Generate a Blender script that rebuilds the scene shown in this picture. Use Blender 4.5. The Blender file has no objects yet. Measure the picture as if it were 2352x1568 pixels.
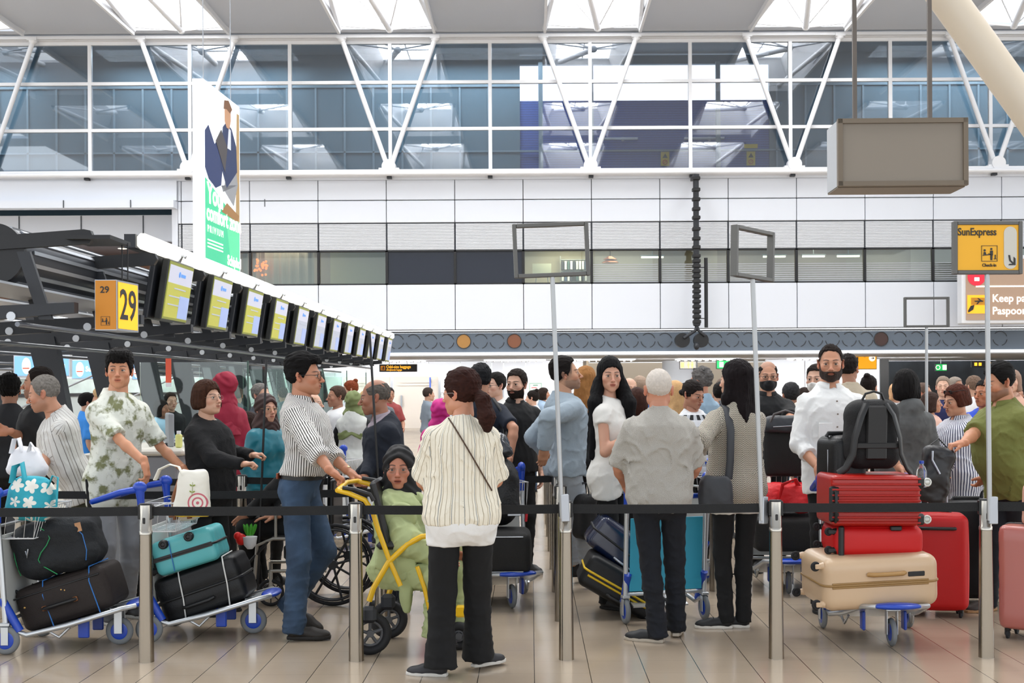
import bpy, bmesh, math, random
import numpy as np
from mathutils import Vector, Matrix, Euler, noise as mnoise
from math import pi, sin, cos, tan, atan2, radians, sqrt, exp
random.seed(7)
SC = bpy.context.scene
COL = SC.collection
V = Vector
# ---------------------------------------------------------------- camera
F, CX, CY, H = 2900.0, 1219.0, 892.0, 1.60     # focal length and principal point in pixels of a 2352 x 1568 frame, eye height
ROLL = math.atan(0.0055)
_c, _s = cos(ROLL), sin(ROLL)
cam_d = bpy.data.cameras.new('camera')
cam_d.sensor_fit = 'HORIZONTAL'; cam_d.sensor_width = 36.0
cam_d.lens = 36.0 * F / 2352.0
cam_d.shift_x = (1176.0 - CX) / 2352.0
cam_d.shift_y = (CY - 784.0) / 2352.0
cam_d.clip_end = 300; cam_d.clip_start = 0.05
cam_d.dof.use_dof = True; cam_d.dof.focus_distance = 8.6; cam_d.dof.aperture_fstop = 14
cam = bpy.data.objects.new('camera', cam_d); COL.objects.link(cam)
cam.matrix_world = Matrix.Translation((0, 0, H)) @ Matrix.Rotation(radians(90), 4, 'X') @ Matrix.Rotation(-ROLL, 4, 'Z')
SC.camera = cam
# ---------------------------------------------------------------- daylight, lamps of the hall, added fill lights, exposure
W = bpy.data.worlds.new('world'); SC.world = W; W.use_nodes = True
_N, _L = W.node_tree.nodes, W.node_tree.links; _n = _N['Background']
_g = _N.new('ShaderNodeNewGeometry'); _sp = _N.new('ShaderNodeSeparateXYZ'); _L.new(_g.outputs['Incoming'], _sp.inputs[0])
_mr = _N.new('ShaderNodeMapRange'); _mr.inputs[1].default_value = -.05; _mr.inputs[2].default_value = -.75
_mr.inputs[3].default_value = 1.7; _mr.inputs[4].default_value = 4.2; _L.new(_sp.outputs[2], _mr.inputs[0])   # bright overcast sky, brightest overhead
_n.inputs[0].default_value = (0.93, 0.965, 1.0, 1); _L.new(_mr.outputs[0], _n.inputs[1])
SC.view_settings.view_transform = 'Standard'; SC.view_settings.look = 'None'
SC.view_settings.exposure = 0.08; SC.view_settings.gamma = 1.0; SC.view_settings.use_curve_mapping = False
SC.cycles.max_bounces = 8; SC.cycles.diffuse_bounces = 3; SC.cycles.glossy_bounces = 4
SC.cycles.transmission_bounces = 6; SC.cycles.transparent_max_bounces = 14
SC.cycles.use_denoising = True; SC.cycles.use_adaptive_sampling = True; SC.cycles.adaptive_threshold = 0.02
SC.cycles.caustics_reflective = False; SC.cycles.caustics_refractive = False
SC.cycles.sample_clamp_indirect = 6
SC.render.use_persistent_data = False

def area(name, loc, sx, sy, power, color=(1, 1, 1), rot=(0, 0, 0), spread=None):
    l = bpy.data.lights.new(name, 'AREA'); l.shape = 'RECTANGLE'; l.size = sx; l.size_y = sy
    l.energy = power; l.color = color
    if spread: l.spread = spread
    o = bpy.data.objects.new(name, l); COL.objects.link(o); o.location = loc; o.rotation_euler = rot
    return o
# daylight entering through the roof lights, the lamps under the mezzanine, then added fill for low wall and plant room
for _x in (-4.86 - 7.04, -4.86, 2.18, 9.22):
    for _y in (11.2, 20.7, 30.0, 39.4):
        area('roof_light_glow', (_x, _y, 15.1), 2.4, 6.0, 620 if _y < 35 else 420, (1.0, 0.99, 0.975))
for _x in (-11, -4.5, 2, 8.5, 15):
    area('mezzanine_lamp', (_x, 48.2, 2.74), 3.5, 3.0, 300, (1.0, 0.98, 0.95))
for _x in (-16, -6.5, 3, 12.5):
    area('low_wall_fill', (_x, 49.3, 2.70), 8.5, .5, 330, (1.0, 0.985, 0.96), (radians(62), 0, 0))  # added fill light, only there to brighten the low back wall
zc_up = 13.75
for _x in (-22, -12, -3, 16, 25):
    area('plant_room_fill', (_x, 45.8, zc_up), 7, 1.6, 420, (0.86, 0.95, 1.0))  # added fill, lifts the dark room behind the upper glass
area('terrace_lamp', (-14.5, 47.0, 6.2), 8, 2.4, 60, (1.0, 0.75, 0.55))

def P(px, py, Y):
    """World point at depth Y seen at pixel (px, py)."""
    dx, dy = px - CX, py - CY
    ux, uy = dx * _c - dy * _s, dx * _s + dy * _c
    return V((ux / F * Y, Y, H - uy / F * Y))
def G(px, py):
    """Floor point seen at pixel (px, py)."""
    dx, dy = px - CX, py - CY
    return P(px, py, F * H / (dx * _s + dy * _c))
def PZ(px, py, Z):
    """Point at height Z seen at pixel."""
    dx, dy = px - CX, py - CY
    return P(px, py, F * (H - Z) / (dx * _s + dy * _c))

# ---------------------------------------------------------------- materials
MATS = {}
def s2l(c):
    return tuple((x / 12.92 if x <= 0.04045 else ((x + 0.055) / 1.055) ** 2.4) for x in c)
def hexc(h):
    h = h.lstrip('#'); return s2l(tuple(int(h[i:i + 2], 16) / 255 for i in (0, 2, 4)))
def mat(name, color='#808080', rough=0.5, metal=0.0, emit=0.0, bump=None, noise=None, alpha=None, trans=None,
        coat=0.0, spec=None, sheen=0.0, sss=0.0, attr=None, ecolor=None):
    """Principled material; bump=(scale, strength), noise=(scale, amount) varies the base colour, attr multiplies by a colour attribute."""
    if name in MATS: return MATS[name]
    m = bpy.data.materials.new(name); m.use_nodes = True; MATS[name] = m
    nt = m.node_tree; N = nt.nodes; L = nt.links; b = N['Principled BSDF']
    c = hexc(color) if isinstance(color, str) else color
    b.inputs['Base Color'].default_value = (*c[:3], 1)
    b.inputs['Roughness'].default_value = rough; b.inputs['Metallic'].default_value = metal
    if emit:
        b.inputs['Emission Color'].default_value = (*(hexc(ecolor) if ecolor else c[:3]), 1); b.inputs['Emission Strength'].default_value = emit
    if coat: b.inputs['Coat Weight'].default_value = coat; b.inputs['Coat Roughness'].default_value = 0.15
    if spec is not None: b.inputs['Specular IOR Level'].default_value = spec
    if sheen: b.inputs['Sheen Weight'].default_value = sheen
    if sss:
        b.inputs['Subsurface Weight'].default_value = sss; b.inputs['Subsurface Radius'].default_value = (0.012, 0.005, 0.003)
        b.inputs['Subsurface Scale'].default_value = 1.0
    if alpha is not None: b.inputs['Alpha'].default_value = alpha
    if trans: b.inputs['Transmission Weight'].default_value = trans; b.inputs['IOR'].default_value = 1.45
    col = None
    tc = N.new('ShaderNodeTexCoord')
    if noise:
        nz = N.new('ShaderNodeTexNoise'); nz.inputs['Scale'].default_value = noise[0]; nz.inputs['Detail'].default_value = 5
        L.new(tc.outputs['Object'], nz.inputs['Vector'])
        mr = N.new('ShaderNodeMapRange'); mr.inputs[1].default_value = 0.3; mr.inputs[2].default_value = 0.7
        mr.inputs[3].default_value = 1 - noise[1]; mr.inputs[4].default_value = 1 + noise[1]
        L.new(nz.outputs[0], mr.inputs[0])
        mx = N.new('ShaderNodeVectorMath'); mx.operation = 'SCALE'; mx.inputs[0].default_value = c[:3]
        L.new(mr.outputs[0], mx.inputs['Scale']); col = mx.outputs[0]
    if attr:
        at = N.new('ShaderNodeAttribute'); at.attribute_name = attr
        mm = N.new('ShaderNodeVectorMath'); mm.operation = 'MULTIPLY'
        if col: L.new(col, mm.inputs[0])
        else: mm.inputs[0].default_value = c[:3]
        L.new(at.outputs['Color'], mm.inputs[1]); col = mm.outputs[0]
    if col: L.new(col, b.inputs['Base Color'])
    if bump:
        nz = N.new('ShaderNodeTexNoise'); nz.inputs['Scale'].default_value = bump[0]; nz.inputs['Detail'].default_value = 4
        L.new(tc.outputs['Object'], nz.inputs['Vector'])
        bp = N.new('ShaderNodeBump'); bp.inputs['Strength'].default_value = bump[1]; bp.inputs['Distance'].default_value = 0.01
        L.new(nz.outputs[0], bp.inputs['Height']); L.new(bp.outputs[0], b.inputs['Normal'])
    return m

def pmat(name, fn, rough=0.85, sheen=0.0, bump=None):
    """Patterned cloth: fn(N, L, uv) returns a colour socket built from the UV map (metres around, metres along)."""
    if name in MATS: return MATS[name]
    m = bpy.data.materials.new(name); m.use_nodes = True; MATS[name] = m
    N = m.node_tree.nodes; L = m.node_tree.links; b = N['Principled BSDF']
    b.inputs['Roughness'].default_value = rough
    if sheen: b.inputs['Sheen Weight'].default_value = sheen
    uv = N.new('ShaderNodeUVMap'); uv.uv_map = 'UVMap'
    L.new(fn(N, L, uv.outputs[0]), b.inputs['Base Color'])
    if bump:
        tc = N.new('ShaderNodeTexCoord')
        nz = N.new('ShaderNodeTexNoise'); nz.inputs['Scale'].default_value = bump[0]
        L.new(tc.outputs['Object'], nz.inputs['Vector'])
        bp = N.new('ShaderNodeBump'); bp.inputs['Strength'].default_value = bump[1]; bp.inputs['Distance'].default_value = 0.01
        L.new(nz.outputs[0], bp.inputs['Height']); L.new(bp.outputs[0], b.inputs['Normal'])
    return m
def _math(N, L, op, a, b=None):
    n = N.new('ShaderNodeMath'); n.operation = op
    for i, x in enumerate((a, b)):
        if x is None: continue
        if isinstance(x, (int, float)): n.inputs[i].default_value = x
        else: L.new(x, n.inputs[i])
    return n.outputs[0]
def _sep(N, L, v):
    s = N.new('ShaderNodeSeparateXYZ'); L.new(v, s.inputs[0]); return s.outputs
def _mix(N, L, f, c1, c2):
    n = N.new('ShaderNodeMix'); n.data_type = 'RGBA'
    if isinstance(f, (int, float)): n.inputs[0].default_value = f
    else: L.new(f, n.inputs[0])
    for i, c in ((6, c1), (7, c2)):
        if isinstance(c, str): n.inputs[i].default_value = (*hexc(c), 1)
        elif isinstance(c, tuple): n.inputs[i].default_value = (*c[:3], 1)
        else: L.new(c, n.inputs[i])
    return n.outputs[2]
def stripes(period, frac, c_bg, c_line, axis=0, period2=None, frac2=0.1, c2=None):
    def fn(N, L, uv):
        u = _sep(N, L, uv)[axis]
        f = _math(N, L, 'FRACT', _math(N, L, 'MULTIPLY', u, 1.0 / period))
        out = _mix(N, L, _math(N, L, 'LESS_THAN', f, frac), c_bg, c_line)
        if period2:
            f2 = _math(N, L, 'FRACT', _math(N, L, 'MULTIPLY', u, 1.0 / period2))
            out = _mix(N, L, _math(N, L, 'LESS_THAN', f2, frac2), out, c2)
        return out
    return fn

# ---------------------------------------------------------------- mesh builder
class MB:
    def __init__(s): s.v, s.f, s.m, s.sm = [], [], [], []
    def _add(s, vs, fs, mi=0, smooth=False):
        o = len(s.v); s.v += [tuple(x) for x in vs]
        for f in fs: s.f.append(tuple(i + o for i in f)); s.m.append(mi); s.sm.append(smooth)
        return s
    def box(s, c, d, mi=0, rz=0.0, R=None, bev=0.0):
        """Box of full size d at centre c; bev chamfers the edges."""
        hx, hy, hz = d[0] / 2, d[1] / 2, d[2] / 2
        M = R if R is not None else Matrix.Rotation(rz, 3, 'Z')
        c = V(c)
        if bev <= 0:
            vs = [c + M @ V((x, y, z)) for x in (-hx, hx) for y in (-hy, hy) for z in (-hz, hz)]
            return s._add(vs, [(0, 1, 3, 2), (4, 6, 7, 5), (0, 4, 5, 1), (2, 3, 7, 6), (0, 2, 6, 4), (1, 5, 7, 3)], mi)
        b = min(bev, hx * .98, hy * .98, hz * .98); idx = {}; vs = []
        for x in (-1, 1):
            for y in (-1, 1):
                for z in (-1, 1):
                    for a in range(3):
                        p = [x * (hx - (0 if a == 0 else b)), y * (hy - (0 if a == 1 else b)), z * (hz - (0 if a == 2 else b))]
                        idx[(x, y, z, a)] = len(vs); vs.append(c + M @ V(p))
        fs = []
        for a in range(3):
            o1, o2 = [i for i in range(3) if i != a]
            for sg in (-1, 1):
                q = []
                for (p1, p2) in ((-1, -1), (1, -1), (1, 1), (-1, 1)):
                    k = [0, 0, 0]; k[a] = sg; k[o1] = p1; k[o2] = p2; q.append(idx[(*k, a)])
                fl = (sg > 0) != (a == 1)
                fs.append(tuple(q) if fl else tuple(reversed(q)))
        for a in range(3):   # edges along axis a
            o1, o2 = [i for i in range(3) if i != a]
            for s1 in (-1, 1):
                for s2 in (-1, 1):
                    k0 = [0, 0, 0]; k0[a] = -1; k0[o1] = s1; k0[o2] = s2; k1 = list(k0); k1[a] = 1
                    q = (idx[(*k0, o1)], idx[(*k1, o1)], idx[(*k1, o2)], idx[(*k0, o2)])
                    n = (V(vs[q[1]]) - V(vs[q[0]])).cross(V(vs[q[2]]) - V(vs[q[0]]))
                    out = V([0, 0, 0]); out[o1] = s1; out[o2] = s2
                    fs.append(q if n.dot(M @ out) > 0 else tuple(reversed(q)))
        for x in (-1, 1):
            for y in (-1, 1):
                for z in (-1, 1):
                    q = (idx[(x, y, z, 0)], idx[(x, y, z, 1)], idx[(x, y, z, 2)])
                    n = (V(vs[q[1]]) - V(vs[q[0]])).cross(V(vs[q[2]]) - V(vs[q[0]]))
                    fs.append(q if n.dot(M @ V((x, y, z))) > 0 else tuple(reversed(q)))
        return s._add(vs, fs, mi)
    def cone(s, a, b, r0, r1=None, n=12, mi=0, caps=True, smooth=True):
        a, b = V(a), V(b); r1 = r0 if r1 is None else r1
        d = (b - a).normalized(); u = d.orthogonal().normalized(); w = d.cross(u)
        vs = []
        for p, r in ((a, r0), (b, r1)):
            for i in range(n): t = 2 * pi * i / n; vs.append(p + (u * cos(t) + w * sin(t)) * r)
        s._add(vs, [(i, (i + 1) % n, n + (i + 1) % n, n + i) for i in range(n)], mi, smooth)
        if caps:
            s._add(vs[:n], [tuple(reversed(range(n)))], mi); s._add(vs[n:], [tuple(range(n))], mi)
        return s
    def tube(s, pts, r, n=8, mi=0, closed=False, caps=True, flat=None):
        """Tube along a polyline; r a number or one per point; flat=(a,b) squashes the section."""
        pts = [V(p) for p in pts]; k = len(pts); rs = r if isinstance(r, (list, tuple)) else [r] * k
        vs, up = [], None
        for i, p in enumerate(pts):
            if closed: d = (pts[(i + 1) % k] - pts[i - 1])
            else: d = pts[min(i + 1, k - 1)] - pts[max(i - 1, 0)]
            d = d.normalized() if d.length > 1e-9 else V((0, 0, 1))
            if up is None: up = d.orthogonal().normalized() if abs(d.z) > .95 or flat is None else V((0, 0, 1)).cross(d).normalized()
            u = up - d * up.dot(d); u = u.normalized() if u.length > 1e-6 else d.orthogonal().normalized(); up = u
            w = d.cross(u)
            for j in range(n):
                t = 2 * pi * j / n + (pi / n if flat else 0)
                fa, fb = flat or (1, 1)
                vs.append(p + (u * cos(t) * fa + w * sin(t) * fb) * rs[i])
        fs = []
        for i in range(k if closed else k - 1):
            o, q = i * n, ((i + 1) % k) * n
            fs += [(o + j, o + (j + 1) % n, q + (j + 1) % n, q + j) for j in range(n)]
        s._add(vs, fs, mi, True)
        if caps and not closed:
            s._add(vs[:n], [tuple(reversed(range(n)))], mi); s._add(vs[-n:], [tuple(range(n))], mi)
        return s
    def lathe(s, prof, c=(0, 0, 0), axis='Z', n=24, mi=0, smooth=True, R=None):
        """Revolve (radius, height) pairs."""
        c = V(c); vs = []
        M = R if R is not None else (Matrix.Identity(3) if axis == 'Z' else Matrix.Rotation(pi / 2, 3, 'Y') if axis == 'X' else Matrix.Rotation(-pi / 2, 3, 'X'))
        for r, h in prof:
            for i in range(n): t = 2 * pi * i / n; vs.append(c + M @ V((r * cos(t), r * sin(t), h)))
        fs = []
        for k in range(len(prof) - 1):
            for i in range(n):
                fs.append((k * n + i, k * n + (i + 1) % n, (k + 1) * n + (i + 1) % n, (k + 1) * n + i))
        s._add(vs, fs, mi, smooth)
        if prof[0][0] > 1e-5: s._add(vs[:n], [tuple(reversed(range(n)))], mi)
        if prof[-1][0] > 1e-5: s._add(vs[-n:], [tuple(range(n))], mi)
        return s
    def prism(s, poly, a, b, mi=0, plane='XZ', M=None, c=(0, 0, 0)):
        """Extrude a 2D polygon from a to b along the axis normal to the plane."""
        n = len(poly); c = V(c)
        def q(u, v, w):
            p = {'XZ': V((u, w, v)), 'XY': V((u, v, w)), 'YZ': V((w, u, v))}[plane]
            return c + (M @ p if M is not None else p)
        vs = [q(u, v, a) for u, v in poly] + [q(u, v, b) for u, v in poly]
        fs = [tuple(range(n)), tuple(reversed(range(n, 2 * n)))] + [(i, n + i, n + (i + 1) % n, (i + 1) % n) for i in range(n)]
        return s._add(vs, fs, mi)
    def quad(s, a, b, c, d, mi=0): return s._add([a, b, c, d], [(0, 1, 2, 3)], mi)
    def ball(s, c, r, n=12, mi=0, sc=(1, 1, 1), R=None):
        prof = [(max(1e-6, sin(pi * k / n)), -cos(pi * k / n)) for k in range(n + 1)]
        c = V(c); vs = []; m = n * 2
        for rr, h in prof:
            for i in range(m):
                t = 2 * pi * i / m; p = V((rr * cos(t) * sc[0], rr * sin(t) * sc[1], h * sc[2])) * r
                vs.append(c + (R @ p if R is not None else p))
        fs = [(k * m + i, k * m + (i + 1) % m, (k + 1) * m + (i + 1) % m, (k + 1) * m + i) for k in range(n) for i in range(m)]
        return s._add(vs, fs, mi, True)
    def torus(s, c, R0, r, axis='Y', n=28, k=10, mi=0, M=None, sq=1.0):
        c = V(c); B = M if M is not None else (Matrix.Identity(3) if axis == 'Z' else Matrix.Rotation(pi / 2, 3, 'Y') if axis == 'X' else Matrix.Rotation(pi / 2, 3, 'X'))
        vs = []
        for i in range(n):
            t = 2 * pi * i / n
            for j in range(k):
                q = 2 * pi * j / k; rr = R0 + r * cos(q)
                vs.append(c + B @ V((rr * cos(t), rr * sin(t), r * sq * sin(q))))
        fs = [(i * k + j, ((i + 1) % n) * k + j, ((i + 1) % n) * k + (j + 1) % k, i * k + (j + 1) % k) for i in range(n) for j in range(k)]
        return s._add(vs, fs, mi, True)
    def build(s, name, mats, parent=None, loc=None, rot=None):
        me = bpy.data.meshes.new(name); me.from_pydata(s.v, [], s.f)
        for m in (mats if isinstance(mats, (list, tuple)) else [mats]): me.materials.append(m)
        me.polygons.foreach_set('material_index', s.m); me.polygons.foreach_set('use_smooth', s.sm)
        me.update()
        o = bpy.data.objects.new(name, me); COL.objects.link(o)
        if parent is not None: o.parent = parent
        if loc is not None: o.location = loc
        if rot is not None: o.rotation_euler = rot
        return o

def empty(name, loc=(0, 0, 0), rz=0.0, M=None):
    o = bpy.data.objects.new(name, None); COL.objects.link(o); o.empty_display_size = 0.1
    if M is not None: o.matrix_world = M
    else: o.location = loc; o.rotation_euler = (0, 0, rz)
    return o
def tag(o, label=None, cat=None, group=None, kind=None):
    if label: o['label'] = label
    if cat: o['category'] = cat
    if group: o['group'] = group
    if kind: o['kind'] = kind
    return o
def thing(name, label, cat, loc=(0, 0, 0), rz=0.0, group=None, M=None):
    return tag(empty(name, loc, rz, M), label, cat, group)
def struct(name, mb, mats, parent=None):
    o = mb.build(name, mats, parent)
    if parent is None: o['kind'] = 'structure'
    return o
def dup(o, loc=None, rz=None, label=None, group=None, parent=None):
    c = o.copy(); COL.objects.link(c)
    if parent is not None: c.parent = parent
    if loc is not None: c.location = loc
    if rz is not None: c.rotation_euler = (0, 0, rz)
    if label: c['label'] = label
    if group: c['group'] = group
    for ch in list(o.children): dup(ch, parent=c)
    return c
_font = {}
def text(name, s, size, m, parent=None, loc=(0, 0, 0), rot=(pi / 2, 0, 0), ext=0.002, align='LEFT', sx=1.0, bold=0.0):
    cu = bpy.data.curves.new(name, 'FONT'); cu.body = s; cu.size = size; cu.extrude = ext; cu.align_x = align; cu.offset = bold
    cu.resolution_u = 3
    t = bpy.data.objects.new(name, cu); COL.objects.link(t)
    dg = bpy.context.evaluated_depsgraph_get(); me = bpy.data.meshes.new_from_object(t.evaluated_get(dg))
    bpy.data.objects.remove(t); bpy.data.curves.remove(cu)
    me.materials.clear(); me.materials.append(m)
    for v in me.vertices: v.co.x *= sx
    o = bpy.data.objects.new(name, me); COL.objects.link(o); o.location = loc; o.rotation_euler = rot
    if parent is not None: o.parent = parent
    return o
# ---------------------------------------------------------------- implicit shapes -> one smooth mesh (numpy surface nets)
def smin(a, b, k):
    if k <= 0: return np.minimum(a, b)
    h = np.maximum(k - np.abs(a - b), 0.0) / k
    return np.minimum(a, b) - h * h * k * 0.25
def smax(a, b, k): return -smin(-a, -b, k)
def rcone(p, a, b, r1, r2):
    """Round cone: distance to a segment with a linearly varying radius."""
    a = np.asarray(a, np.float32); b = np.asarray(b, np.float32); ba = b - a
    h = np.clip(((p - a) @ ba) / max(float(ba @ ba), 1e-12), 0, 1)
    d = p - a - h[..., None] * ba
    return np.sqrt((d * d).sum(-1)) - (r1 + (r2 - r1) * h)
def ell(p, c, r, R=None):
    q = p - np.asarray(c, np.float32)
    if R is not None: q = q @ np.asarray(R, np.float32)
    r = np.asarray(r, np.float32); k = np.sqrt(((q / r) ** 2).sum(-1)); k2 = np.sqrt(((q / (r * r)) ** 2).sum(-1))
    return k * (k - 1.0) / np.maximum(k2, 1e-6)
def rbox(p, c, h, r, R=None):
    q = p - np.asarray(c, np.float32)
    if R is not None: q = q @ np.asarray(R, np.float32)
    q = np.abs(q) - (np.asarray(h, np.float32) - r)
    return np.sqrt((np.maximum(q, 0) ** 2).sum(-1)) + np.minimum(q.max(-1), 0) - r
def snet(f, lo, hi, h):
    """Mesh the zero level of f inside the box; returns vertices and quads."""
    lo = np.array(lo, np.float32); hi = np.array(hi, np.float32); B = 4
    n = np.ceil((hi - lo) / (h * B)).astype(int)
    g = [lo[i] + (np.arange(n[i] + 1)) * h * B for i in range(3)]
    pc = np.stack(np.meshgrid(*[x[:-1] + h * B / 2 for x in g], indexing='ij'), -1).astype(np.float32)
    dc = f(pc.reshape(-1, 3)).reshape(n)
    act = np.abs(dc) < h * B * 1.35
    N = n * B + 1
    D = np.repeat(np.repeat(np.repeat(dc, B, 0), B, 1), B, 2)
    D = np.pad(D, ((0, 1),) * 3, mode='edge')
    A = np.zeros(N, bool); ai = np.argwhere(act)
    if len(ai) == 0: return np.zeros((0, 3)), np.zeros((0, 4), int)
    m = np.repeat(np.repeat(np.repeat(act, B, 0), B, 1), B, 2)
    A[:-1, :-1, :-1] |= m; A[1:, :-1, :-1] |= m; A[:-1, 1:, :-1] |= m; A[:-1, :-1, 1:] |= m
    A[1:, 1:, :-1] |= m; A[1:, :-1, 1:] |= m; A[:-1, 1:, 1:] |= m; A[1:, 1:, 1:] |= m
    ids = np.argwhere(A); pts = (lo + ids * h).astype(np.float32)
    D[tuple(ids.T)] = f(pts)
    D[0] = D[-1] = 1; D[:, 0] = D[:, -1] = 1; D[:, :, 0] = D[:, :, -1] = 1
    S = D < 0
    c = S[:-1, :-1, :-1].astype(np.int8)
    cnt = sum(S[i:N[0] - 1 + i, j:N[1] - 1 + j, k:N[2] - 1 + k].astype(np.int8) for i in (0, 1) for j in (0, 1) for k in (0, 1))
    cells = np.argwhere((cnt > 0) & (cnt < 8))
    vid = -np.ones(tuple(N - 1), np.int64); vid[tuple(cells.T)] = np.arange(len(cells))
    acc = np.zeros((len(cells), 3)); w = np.zeros(len(cells))
    co = [(i, j, k) for i in (0, 1) for j in (0, 1) for k in (0, 1)]
    for a in range(8):
        for b in range(a + 1, 8):
            da = np.array(co[b]) - np.array(co[a])
            if np.abs(da).sum() != 1: continue
            va = D[tuple((cells + co[a]).T)]; vb = D[tuple((cells + co[b]).T)]
            x = (va < 0) != (vb < 0); t = np.where(x, va / np.where(x, va - vb, 1), 0)
            acc += np.where(x[:, None], np.array(co[a]) + t[:, None] * da, 0); w += x
    vs = lo + (cells + acc / w[:, None]) * h
    quads = []
    for ax in range(3):
        o1, o2 = [(1, 2), (2, 0), (0, 1)][ax]
        s0 = S; s1 = np.roll(S, -1, ax)
        e = (s0 != s1); sl = [slice(None)] * 3; sl[ax] = slice(0, -1); e2 = np.zeros_like(e); e2[tuple(sl)] = e[tuple(sl)]
        ed = np.argwhere(e2)
        ok = (ed[:, o1] > 0) & (ed[:, o2] > 0) & (ed[:, o1] < N[o1] - 1) & (ed[:, o2] < N[o2] - 1)
        ed = ed[ok]
        if len(ed) == 0: continue
        d1 = np.zeros(3, int); d1[o1] = 1; d2 = np.zeros(3, int); d2[o2] = 1
        q = np.stack([vid[tuple((ed - d1 - d2).T)], vid[tuple((ed - d2).T)], vid[tuple(ed.T)], vid[tuple((ed - d1).T)]], 1)
        fl = ~S[tuple(ed.T)]
        q[fl] = q[fl][:, ::-1]
        quads.append(q)
    q = np.concatenate(quads); q = q[(q >= 0).all(1)]
    return vs, q
def npmesh(name, vs, qs, mats, mi=None, smooth=True, uv=None, col=None):
    me = bpy.data.meshes.new(name); nv, nf = len(vs), len(qs)
    k = qs.shape[1]
    me.vertices.add(nv); me.vertices.foreach_set('co', np.asarray(vs, np.float32).ravel())
    me.loops.add(nf * k); me.loops.foreach_set('vertex_index', qs.astype(np.int32).ravel())
    me.polygons.add(nf); me.polygons.foreach_set('loop_start', np.arange(0, nf * k, k, dtype=np.int32))
    me.polygons.foreach_set('loop_total', np.full(nf, k, np.int32))
    if mi is not None: me.polygons.foreach_set('material_index', np.asarray(mi, np.int32))
    me.polygons.foreach_set('use_smooth', np.full(nf, smooth))
    if uv is not None:
        l = me.uv_layers.new(name='UVMap'); l.data.foreach_set('uv', np.asarray(uv, np.float32).ravel())
    if col is not None:
        a = me.color_attributes.new('Col', 'FLOAT_COLOR', 'POINT'); c4 = np.ones((nv, 4), np.float32); c4[:, :3] = col
        a.data.foreach_set('color', c4.ravel())
    for m in mats: me.materials.append(m)
    me.update(); me.validate()
    return me
def vsmooth(vs, qs, it=1, lam=0.5):
    n = len(vs); e = np.concatenate([qs[:, [0, 1]], qs[:, [1, 2]], qs[:, [2, 3]], qs[:, [3, 0]]])
    deg = np.bincount(e.ravel(), minlength=n).astype(float)
    for _ in range(it):
        a = np.stack([np.bincount(e[:, 0], vs[e[:, 1], i], n) + np.bincount(e[:, 1], vs[e[:, 0], i], n) for i in range(3)], 1) / np.maximum(deg, 1)[:, None]
        vs = vs + lam * (a - vs)
    return vs
def fnoise(p, s, seed=0.0):
    """Cheap smooth folds: warped sines."""
    x, y, z = p[..., 0] * s + seed, p[..., 1] * s - seed * .7, p[..., 2] * s + seed * 1.3
    w = np.sin(1.7 * x + 1.3 * np.sin(1.1 * y + .8 * z)) + np.sin(2.1 * z - 1.1 * np.sin(1.9 * x)) + np.sin(1.5 * y + 1.7 * z + np.sin(2.3 * x))
    return w / 3.0
# ---------------------------------------------------------------- people: one smooth body each, clothes and hair as its parts
def v3(*a): return np.array(a, np.float32)
def rotm(R): return np.array(R, np.float32)
_cache = {}
def hand_mesh(curl, spread=0.0, h=0.0045, thumb=0.0):
    """Left hand hanging from the wrist: fingers towards -Z, palm towards -X, thumb towards -Y."""
    key = (round(curl), round(spread, 2), h, thumb)
    if key in _cache: return _cache[key]
    segs = []
    fy = (-.031, -.011, .009, .027); fl = (.070, .078, .072, .056); br = (.0095, .0098, .0093, .0084); bz = (-.090, -.094, -.091, -.083)
    for i in range(4):
        p = v3(-.002, fy[i], bz[i]); a = 0.0
        for j, fr in enumerate((.46, .31, .23)):
            a += radians(curl * (0.75, 1.1, 0.8)[j]) * (1 + .08 * i)
            d = v3(-sin(a), spread * (-1.5 + i) * .25, -cos(a)); q = p + d * fl[i] * fr * 1.05
            segs.append((p, q, br[i] * (1 - .08 * j), br[i] * (1 - .08 * (j + 1)))); p = q
    tb = v3(-.006, -.026, -.028); d = v3(-.35 - thumb, -.62, -.70); d /= np.linalg.norm(d); t1 = tb + d * .042
    d2 = v3(-.45 - thumb * 1.5, -.25, -.86); d2 /= np.linalg.norm(d2); t2 = t1 + d2 * .032
    def f(p):
        d = rbox(p, (0, -.001, -.052), (.0135, .040, .044), .012)
        d = smin(d, rcone(p, v3(0, 0, .02), v3(0, 0, -.03), .026, .024), .02)
        d = smin(d, rcone(p, tb + v3(0, .008, .004), t1, .016, .0115), .014)
        d = smin(d, rcone(p, t1, t2, .0112, .0090), .003)
        for a, b, r1, r2 in segs: 
            e = rcone(p, a, b, r1, r2); d = smin(d, e, .0035)
        return d
    vs, qs = snet(f, (-.09, -.09, -.19), (.04, .06, .05), h)
    vs = vsmooth(vs, qs, 1, .4)
    _cache[key] = (vs, qs); return vs, qs

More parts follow.
